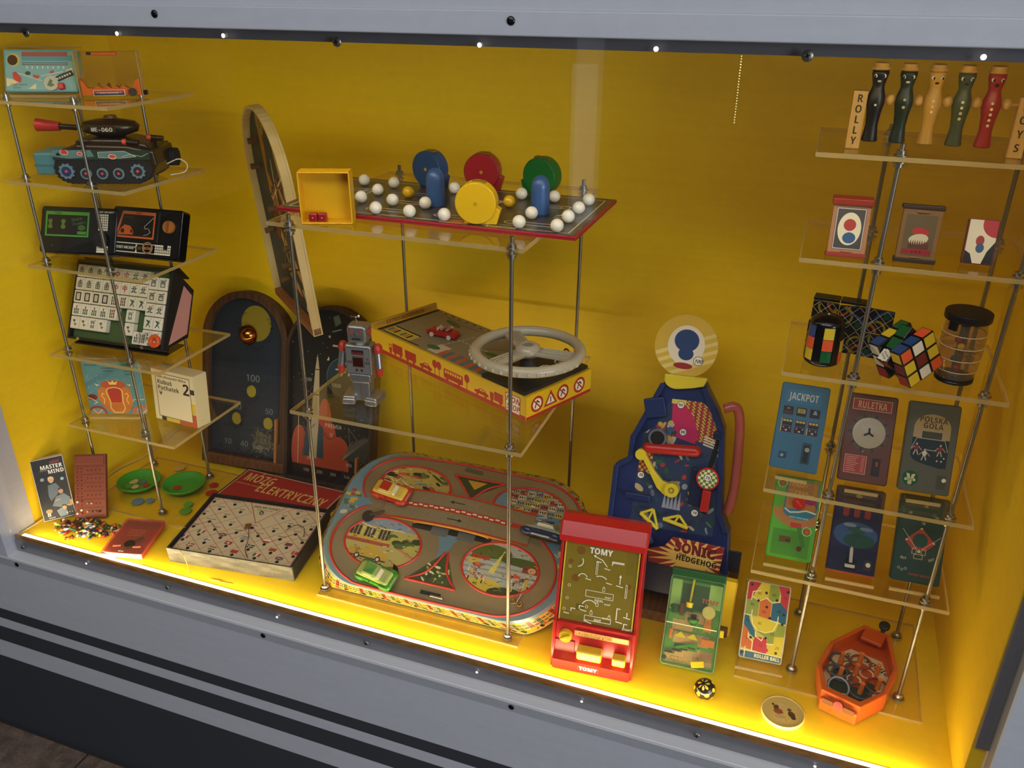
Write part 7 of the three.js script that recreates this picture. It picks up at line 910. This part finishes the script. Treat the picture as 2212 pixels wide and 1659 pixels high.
pocketGame('grey pocket football game with green eagle badge', 0.1790, RV[3] + 0.0026, -1.030, 3, 22, 0.060, 0.115, M(0x56584c, 0.4), (g, W, H) => {
  g.fillStyle = '#5c5e50'; g.fillRect(0, 0, W, H); g.save(); g.beginPath(); g.moveTo(70, 620); g.lineTo(70, 300); g.bezierCurveTo(70, 60, 490, 60, 490, 300); g.lineTo(490, 760); g.lineTo(420, 770); g.bezierCurveTo(200, 730, 70, 720, 70, 620); g.clip(); g.fillStyle = '#b39a68'; g.fillRect(0, 0, W, 420); g.fillStyle = '#22343a'; g.fillRect(0, 420, W, 500); stxt(g, 'POLSKA', 280, 190, 92, '#4a3f2c', 0.95, 1, 0.02, 'bold'); stxt(g, 'GOLA', 285, 265, 92, '#4a3f2c', 0.95, 1, 0.02, 'bold'); g.strokeStyle = '#a8a08a'; g.lineWidth = 9; g.strokeRect(160, 325, 250, 100); g.fillStyle = '#4a4838'; g.fillRect(172, 335, 228, 84); stroke(g, [[70, 560], [120, 425], [440, 425], [486, 560]], '#a8a89a', 9); stroke(g, [[240, 560], [360, 560]], '#b8b8a8', 9);
  const man = (x, y, c) => { blob(g, x, y, 12, 14, '#c8a890'); blob(g, x, y + 45, 26, 34, c); stroke(g, [[x - 10, y + 78], [x - 26, y + 130]], '#c8bca8', 12); stroke(g, [[x + 8, y + 78], [x + 24, y + 126]], '#c8bca8', 12); stroke(g, [[x - 24, y + 30], [x - 60, y + 70]], '#c8a890', 9); stroke(g, [[x + 24, y + 30], [x + 60, y + 70]], '#c8a890', 9); }; man(130, 500, '#8a2c38'); man(230, 560, '#d8d0b8'); man(400, 490, '#8a2c38'); for (const [x, y] of [[380, 680], [430, 680], [455, 640]]) blob(g, x, y, 10, 10, '#d8d0c0'); g.restore();
  blob(g, 110, 930, 92, 92, '#155a30'); pathFill(g, [[60, 870], [100, 880], [112, 940], [126, 880], [166, 872], [150, 930], [76, 930]], '#d8c898'); g.fillStyle = '#e0d4ac'; g.fillRect(48, 932, 124, 30); stxt(g, 'PZPN', 110, 948, 32, '#1c3a20'); blob(g, 110, 985, 26, 26, '#c8c094'); g.fillStyle = '#4a4c40'; g.fillRect(410, 850, 110, 170);
}, t => part(t, 'button', sph(0.0028, 14, 10), white, [0.0215, 0.0195, 0.001]));
// ---------- right shelf unit, lowest shelf: three games in clear stands ----------
pocketGame('green pocket game with purple crab and red knob', 0.033, RV[4] + 0.0026, -1.013, 1, 26, 0.060, 0.113, M(0x55a02a, 0.4), (g, W, H) => {
  g.fillStyle = '#5ba52c'; g.fillRect(0, 0, W, H); g.fillStyle = '#b0763a'; g.beginPath(); g.ellipse(330, 330, 380, 330, 0, 0.2, 3.3); g.fill(); g.fillStyle = '#5ba52c'; g.fillRect(0, 0, 110, 420); g.fillStyle = '#2f7a8c'; g.beginPath(); g.moveTo(130, 20); g.lineTo(550, 20); g.lineTo(550, 450); g.bezierCurveTo(450, 580, 220, 580, 130, 460); g.fill(); g.fillStyle = '#b87a3a'; g.fillRect(150, 30, 380, 380); stxt(g, 'CRAZY', 300, 85, 76, '#d89a3c', 0.9, 1); stxt(g, 'CRAB', 330, 190, 76, '#d8b048', 0.9, 1); blob(g, 455, 270, 74, 56, '#9a2c5a'); blob(g, 430, 215, 18, 18, '#e8e0c8'); blob(g, 470, 215, 18, 18, '#e8e0c8'); for (const s of [-1, 1]) for (let i = 0; i < 3; i++) stroke(g, [[455 + s * 60, 280 + i * 16], [455 + s * 100, 300 + i * 30]], '#8a2450', 9); stroke(g, [[150, 420], [220, 460], [330, 440], [420, 410], [540, 430]], '#dcd8c0', 20); stxt(g, 'CRAZY CRAB GAME', 340, 520, 28, '#b8d0c8');
  g.fillStyle = '#b83a2a'; g.fillRect(250, 590, 140, 70); g.fillStyle = '#4c8c24'; g.fillRect(40, 700, 480, 350); g.fillStyle = '#58a02a'; pathFill(g, [[330, 640], [400, 640], [480, 900], [420, 920]], '#3f7a1e'); g.fillStyle = '#6a4a22'; g.fillRect(130, 790, 150, 84); blob(g, 230, 840, 12, 12, '#1c140c'); blob(g, 262, 842, 12, 12, '#1c140c'); blob(g, 400, 930, 36, 36, '#6a3420');
}, t => { part(t, 'knob', cyl(0.0082, 0.0086, 0.006, 26), M(0xc22a1c, 0.3), [0.0035, 0.0790, 0.003], [90, 0, 0]); part(t, 'knob_grip', rbox(0.011, 0.003, 0.002, 0.0008), M(0xd8402c, 0.3), [0.0035, 0.0790, 0.0066], [0, 0, -40]); for (const [x, y] of [[0.019, 0.042], [-0.021, 0.103]]) { part(t, 'bubble', torus(0.0058, 0.0005, 6, 24), M(0xd8e8b0, 0.2), [x, y, 0.0008]); part(t, 'orange_ball', sph(0.0034, 14, 10), M(0xd0402a, 0.35), [x, y, 0.0012]); } });
pocketGame('dark blue pocket game with earth and three striped capsules', 0.1135, RV[4] + 0.0026, -1.010, 2, 26, 0.061, 0.115, M(0x262848, 0.35), (g, W, H) => {
  g.fillStyle = '#232440'; g.fillRect(0, 0, W, H); g.fillStyle = '#3a3038'; g.fillRect(0, 0, W, 150); blob(g, 260, 90, 40, 24, '#9a8a4a'); for (let i = 0; i < 3; i++) { g.save(); g.beginPath(); g.roundRect(95 + i * 130, 215, 74, 150, 26); g.clip(); g.fillStyle = '#a83c28'; g.fillRect(0, 0, W, H); for (let q = 0; q < 16; q++) stroke(g, [[60 + i * 130, 240 + q * 20], [200 + i * 130, 160 + q * 20]], '#5a2820', 6); g.restore(); }
  blob(g, 280, 590, 265, 165, '#34507a'); blob(g, 330, 660, 190, 92, '#1f4a38'); blob(g, 280, 520, 110, 50, '#24503c', 0.2); blob(g, 200, 470, 80, 26, '#7a8a9c'); blob(g, 400, 500, 80, 24, '#6a7c90'); blob(g, 300, 600, 60, 40, '#1c4432'); g.fillStyle = '#1c1e38'; g.fillRect(0, 760, W, 330); g.fillStyle = '#0e0e14'; g.fillRect(190, 900, 150, 150); g.fillStyle = '#3a3636'; g.fillRect(430, 890, 90, 130);
}, t => { part(t, 'launcher', rbox(0.0045, 0.020, 0.004, 0.001), M(0xb8b2a4, 0.4), [-0.002, 0.025, 0.0022], [0, 0, 3]); part(t, 'launcher_base', rbox(0.013, 0.0045, 0.005, 0.001), M(0xc8c0ac, 0.4), [-0.002, 0.0105, 0.0024]); part(t, 'launcher_tip', sph(0.0014, 10, 8), steel, [-0.0025, 0.0362, 0.003]); part(t, 'button', cyl(0.003, 0.003, 0.003, 16), M(0xe0d8b8, 0.4), [0.0205, 0.0155, 0.001], [90, 0, 0]); part(t, 'lower_strip', rbox(0.060, 0.003, 0.0132, 0.0008), M(0xb0481c, 0.4), [0, 0.0005, -0.0065]); });
pocketGame('dark green pocket baseball game with orange diamond', 0.1935, RV[4] + 0.0026, -1.018, 2, 28, 0.060, 0.115, M(0x1c3a30, 0.35), (g, W, H) => {
  g.fillStyle = '#1d3d33'; g.fillRect(0, 0, W, H); g.fillStyle = '#2a3a30'; g.fillRect(0, 0, W, 140); const c = '#c8c0a0', tx = (s, x, y, z = 40, r = 0) => stxt(g, s, x, y, z, c, 1, 1, r, 'bold', 'monospace'); tx('HR', 300, 112); tx('2B', 120, 215); tx('3B', 440, 235); tx('1B', 290, 330); tx('1', 275, 560); tx('0', 275, 620); tx('OUT', 110, 800, 42, 0.1); tx('OUT', 440, 770, 42, -0.5);
  g.save(); g.translate(280, 570); g.rotate(Math.PI / 4); g.fillStyle = '#a83c24'; g.fillRect(-130, -130, 260, 260); g.restore(); blob(g, 280, 550, 90, 90, '#1d4a3a'); blob(g, 280, 740, 130, 70, '#33402c'); stroke(g, [[245, 660], [60, 430]], c, 6); stroke(g, [[315, 660], [520, 470]], c, 6); g.strokeStyle = c; g.lineWidth = 6; g.strokeRect(200, 660, 50, 66); g.strokeRect(312, 660, 50, 66); g.strokeRect(230, 730, 100, 56); blob(g, 281, 690, 20, 20, c); for (const [x, y] of [[280, 400], [120, 560], [440, 560]]) blob(g, x, y, 16, 12, c); for (const x of [70, 110, 150]) { g.strokeStyle = c; g.lineWidth = 5; g.beginPath(); g.arc(x, 930 + (x === 110 ? 20 : 0), 14, 0, 7); g.stroke(); } stxt(g, 'POCKET BASEBALL', 350, 990, 40, '#a8342c', 0.9, 1);
}, null);
for (const [x, z, l, yw] of [[0.033, -1.011, 'clear stand under the green crab game', 1], [0.1135, -1.008, 'clear stand under the dark blue earth game', 2], [0.1935, -1.016, 'clear stand under the green baseball game', 2]]) easel(l, [x, RV[4], z], yw, 26, 0.061, 0.112);
for (const [x, z, l, yw, ln] of [[0.020, -1.024, 'clear stand under the blue slot machine game', -1, 26], [0.106, -1.023, 'clear stand under the brown roulette game', 2, 27], [0.179, -1.026, 'clear stand under the grey football game', 3, 22]]) easel(l, [x, RV[3], z], yw, ln, 0.040, 0.060);
// ---------- floor right ----------
pocketGame('colourful pocket roller ball maze with numbered holes', 0.019, 0.0066, -0.992, 3, 27, 0.060, 0.113, M(0xd8cfae, 0.3), (g, W, H) => {
  g.fillStyle = '#c8c06a'; g.fillRect(0, 0, W, H); const P = (p, c) => pathFill(g, p, c); P([[0, 0], [170, 0], [170, 120], [100, 130], [60, 260], [0, 260]], '#b8324a'); P([[170, 0], [290, 0], [290, 200], [200, 260], [90, 200], [110, 120]], '#d0c24a'); P([[290, 0], [400, 0], [430, 110], [430, 220], [330, 260], [290, 190]], '#8fa04a'); P([[400, 0], [560, 0], [560, 330], [460, 300], [450, 110]], '#c23a5a'); P([[0, 270], [90, 230], [170, 270], [170, 480], [0, 470]], '#8fa05a'); P([[180, 240], [260, 190], [340, 260], [340, 490], [180, 470]], '#cc7040'); P([[350, 260], [450, 230], [560, 330], [560, 520], [350, 500]], '#2f6a9a'); P([[0, 480], [60, 490], [80, 560], [170, 700], [170, 790], [70, 720], [0, 610]], '#2f6a9a'); g.fillStyle = '#d8c848'; g.beginPath(); g.arc(280, 500, 190, 0, Math.PI); g.fill(); P([[470, 510], [560, 530], [560, 700], [430, 720], [430, 820], [350, 830], [340, 760], [200, 700], [180, 640], [300, 690], [440, 640]], '#8fa04a'); P([[0, 620], [80, 700], [90, 800], [150, 840], [150, 960], [0, 940]], '#cc7040'); P([[160, 830], [180, 760], [300, 760], [340, 790], [350, 900], [380, 920], [340, 980], [160, 960]], '#c23a5a'); P([[360, 840], [440, 820], [450, 720], [560, 710], [560, 980], [380, 980], [390, 910]], '#d8c848'); g.fillStyle = '#2f6a9a'; g.fillRect(0, 990, W, 90); stxt(g, 'ROLLER BALL', 370, 1032, 70, '#ece4c8', 0.8, 1, 0, '900');
  const N = (s, x, y) => stxt(g, s, x, y, 52, '#2a2a20', 1, 1, 0, ''); N('90', 160, 150); N('80', 360, 140); N('70', 510, 160); N('40', 80, 320); N('50', 250, 400); N('60', 450, 360); N('10', 40, 560); N('30', 210, 570); N('25', 400, 690); N('5', 60, 800); N('15', 260, 880); N('20', 490, 870); const wl = '#eee8cc'; for (const p of [[[60, 260], [70, 140], [170, 110]], [[70, 210], [170, 260], [260, 200], [340, 250], [440, 220], [440, 130]], [[0, 475], [90, 480], [90, 400]], [[90, 480], [120, 600], [200, 670], [300, 690], [400, 650], [450, 520]], [[340, 500], [560, 530]], [[450, 520], [450, 430]], [[80, 720], [80, 790], [150, 840], [150, 970]], [[170, 700], [180, 760], [270, 810], [280, 770]], [[340, 840], [430, 830]], [[0, 975], [560, 990]], [[60, 930], [60, 1080]]]) stroke(g, p, wl, 13);
}, t => { for (const [x, y] of [[-0.024, 0.107], [-0.003, 0.0985], [0.0125, 0.0905], [0.0265, 0.105], [-0.0125, 0.0855], [0.000, 0.0785], [0.0245, 0.072], [0.006, 0.0635], [0.024, 0.058], [-0.0165, 0.031], [0.004, 0.034], [0.0205, 0.0155], [-0.0265, 0.0075]]) part(t, 'hole', cyl(0.0019, 0.0019, 0.0006, 14), M(0x2a1812, 0.6), [x, y, 0.0006], [90, 0, 0]); part(t, 'clear_lid', plate(0.0605, 0.1135, 0.004, 0.004, 0.0008).translate(0, 0.0565, 0.0005), acrylic); });
easel('clear stand under the colourful roller ball maze', [0.019, 0.0035, -0.988], 3, 27, 0.066, 0.112);
{ // orange ring toss
  const t = thing('ring_toss', 'orange plastic ring toss tray with pegs and grey rings', 'toy', [0.1275, 0.0036, -0.9365], [0, -17, 0]), or = M(0xd8601c, 0.3), or2 = M(0xc85018, 0.3);
  const hex = (m, f = 0) => [[-0.026 - m * 0.7, f - m], [0.026 + m * 0.7, f - m], [0.047 + m, 0.045], [0.047 + m, 0.100], [0.018 + m * 0.6, 0.166 + m], [-0.018 - m * 0.6, 0.166 + m], [-0.047 - m, 0.100], [-0.047 - m, 0.045]];
  const tray = poly(hex(0)); tray.holes.push(new THREE.Path(hex(-0.006, 0.004).map(p => new THREE.Vector2(...p)))); part(t, 'tray_wall', ext(tray, 0.030, 0.0015).rotateX(-Math.PI / 2), or); part(t, 'tray_floor', ext(poly(hex(-0.002)), 0.010).rotateX(-Math.PI / 2), or2);
  part(t, 'front_step', rbox(0.050, 0.020, 0.012, 0.003), or, [0, 0.0102, 0.001]);
  part(t, 'paper_inset', fit(new THREE.ShapeGeometry(poly([[-0.028, 0.016], [0.028, 0.016], [0.038, 0.05], [0.038, 0.098], [0.022, 0.125], [-0.022, 0.125], [-0.038, 0.098], [-0.038, 0.05]])).rotateX(-Math.PI / 2), 'xz'), print(512, 740, (g, W, H) => { g.fillStyle = '#d0bd8c'; g.fillRect(0, 0, W, H); blob(g, 256, 380, 215, 250, '#b04814'); blob(g, 170, 560, 110, 90, '#20382f'); blob(g, 340, 570, 110, 90, '#20382f'); blob(g, 130, 400, 80, 80, '#20382f'); blob(g, 400, 420, 70, 70, '#20382f'); for (const [x, y] of [[180, 250], [330, 250], [256, 400]]) { g.strokeStyle = '#d8c89c'; g.lineWidth = 16; g.beginPath(); g.arc(x, y, 60, 0, 7); g.stroke(); } stxt(g, 'RINGS', 400, 110, 84, '#221a12', 1, 1, Math.PI + 0.3, 'bold italic'); stxt(g, 'SO', 90, 110, 84, '#221a12', 1, 1, Math.PI - 0.3, 'bold italic'); stxt(g, 'SO', 400, 670, 84, '#221a12', 1, 1, Math.PI - 0.5, 'bold italic'); stxt(g, '10', 256, 470, 44, '#221a12', 1, 1, Math.PI); stxt(g, '5', 256, 330, 44, '#221a12', 1, 1, Math.PI); }), [0, 0.0105, 0]);
  const rise = part(t, 'raised_rim', ext(poly(hex(0)), 0.001).rotateX(-Math.PI / 2), or2, [0, 0.002, 0]);
  part(t, 'back_handle', rbox(0.030, 0.006, 0.026, 0.002), or2, [0, 0.029, -0.146]);
  for (const [x, z] of [[-0.026, -0.088], [-0.004, -0.104], [0.022, -0.095], [-0.002, -0.078], [-0.018, -0.058], [0.014, -0.046], [0.031, -0.068]]) part(t, 'peg', bar([x, 0.010, z], [x + 0.0015, 0.029, z], 0.0036, 14, 0.0032), M(0xe07426, 0.35));
  part(t, 'latch_slot', box(0.014, 0.008, 0.002), M(0x7a4414, 0.5), [-0.014, 0.020, 0.0070]); part(t, 'latch_slot', box(0.014, 0.008, 0.002), M(0x7a4414, 0.5), [0.014, 0.020, 0.0070]); part(t, 'latch_button', cyl(0.0062, 0.0062, 0.004, 22), M(0x9a2a10, 0.35), [0, 0.0215, 0.0066], [70, 0, 0]);
  part(t, 'black_knob', lathe([[0.0001, 0.006], [0.006, 0.006], [0.0078, 0.004], [0.0078, 0.001], [0.005, 0], [0.0001, 0]], 22), M(0x2a2620, 0.45), [0.008, 0.0355, -0.171], [20, 0, 0]); part(t, 'knob_stem', bar([0.008, 0.020, -0.160], [0.008, 0.036, -0.170], 0.003, 10), M(0x2a2620, 0.45));
  const c = Math.cos(R(-17)), s = Math.sin(R(-17)), gp = (x, y, z) => [0.1275 + x * c + z * s, 0.0036 + y, -0.9365 - x * s + z * c];
  const grey = M(0x4a5452, 0.35), clr = M(0x8c8e94, 0.25);
  [['dark grey ring around the left front peg of the ring toss', -0.016, 0.014, -0.062, 0, 0.0135, grey], ['dark grey ring leaning on the first beside the left front peg', -0.023, 0.0185, -0.060, 9, 0.0135, grey], ['dark grey ring around the right front peg of the ring toss', 0.014, 0.0135, -0.046, 0, 0.0140, grey], ['dark grey ring around the far left peg of the ring toss', -0.027, 0.0135, -0.090, 3, 0.0135, grey], ['orange brown ring around the back peg of the ring toss', -0.002, 0.0135, -0.103, 0, 0.0135, M(0x9a3c14, 0.35)], ['red brown ring around the far right peg of the ring toss', 0.029, 0.0135, -0.070, -4, 0.0135, M(0x8a3212, 0.35)], ['pale grey ring standing up against the front of the ring toss', -0.010, 0.0250, -0.0225, -62, 0.0135, clr]
  ].forEach(([l, x, y, z, tl, r, m]) => solo('toss_ring', l, 'ring', torus(r, 0.0015, 8, 34).rotateX(Math.PI / 2), m, gp(x, y, z), [-tl, -17, 0], 'rings of the ring toss'));
}
{ // bead chain behind the pane
  const t = thing('bead_chain', 'thin cream bead chain hanging from the upper frame right of the middle', 'chain', [-0.0925, 0.838, -0.898]), g = sph(0.0007, 8, 6), m = M(0xe8dca0, 0.4);
  for (let i = 0; i < 26; i++) part(t, 'bead', g, m, [0, -0.002 - i * 0.0026, 0]);
}
scene.traverse(o => { if (o.isMesh) { o.castShadow = true; o.receiveShadow = true; } });
renderer.render(scene, camera);
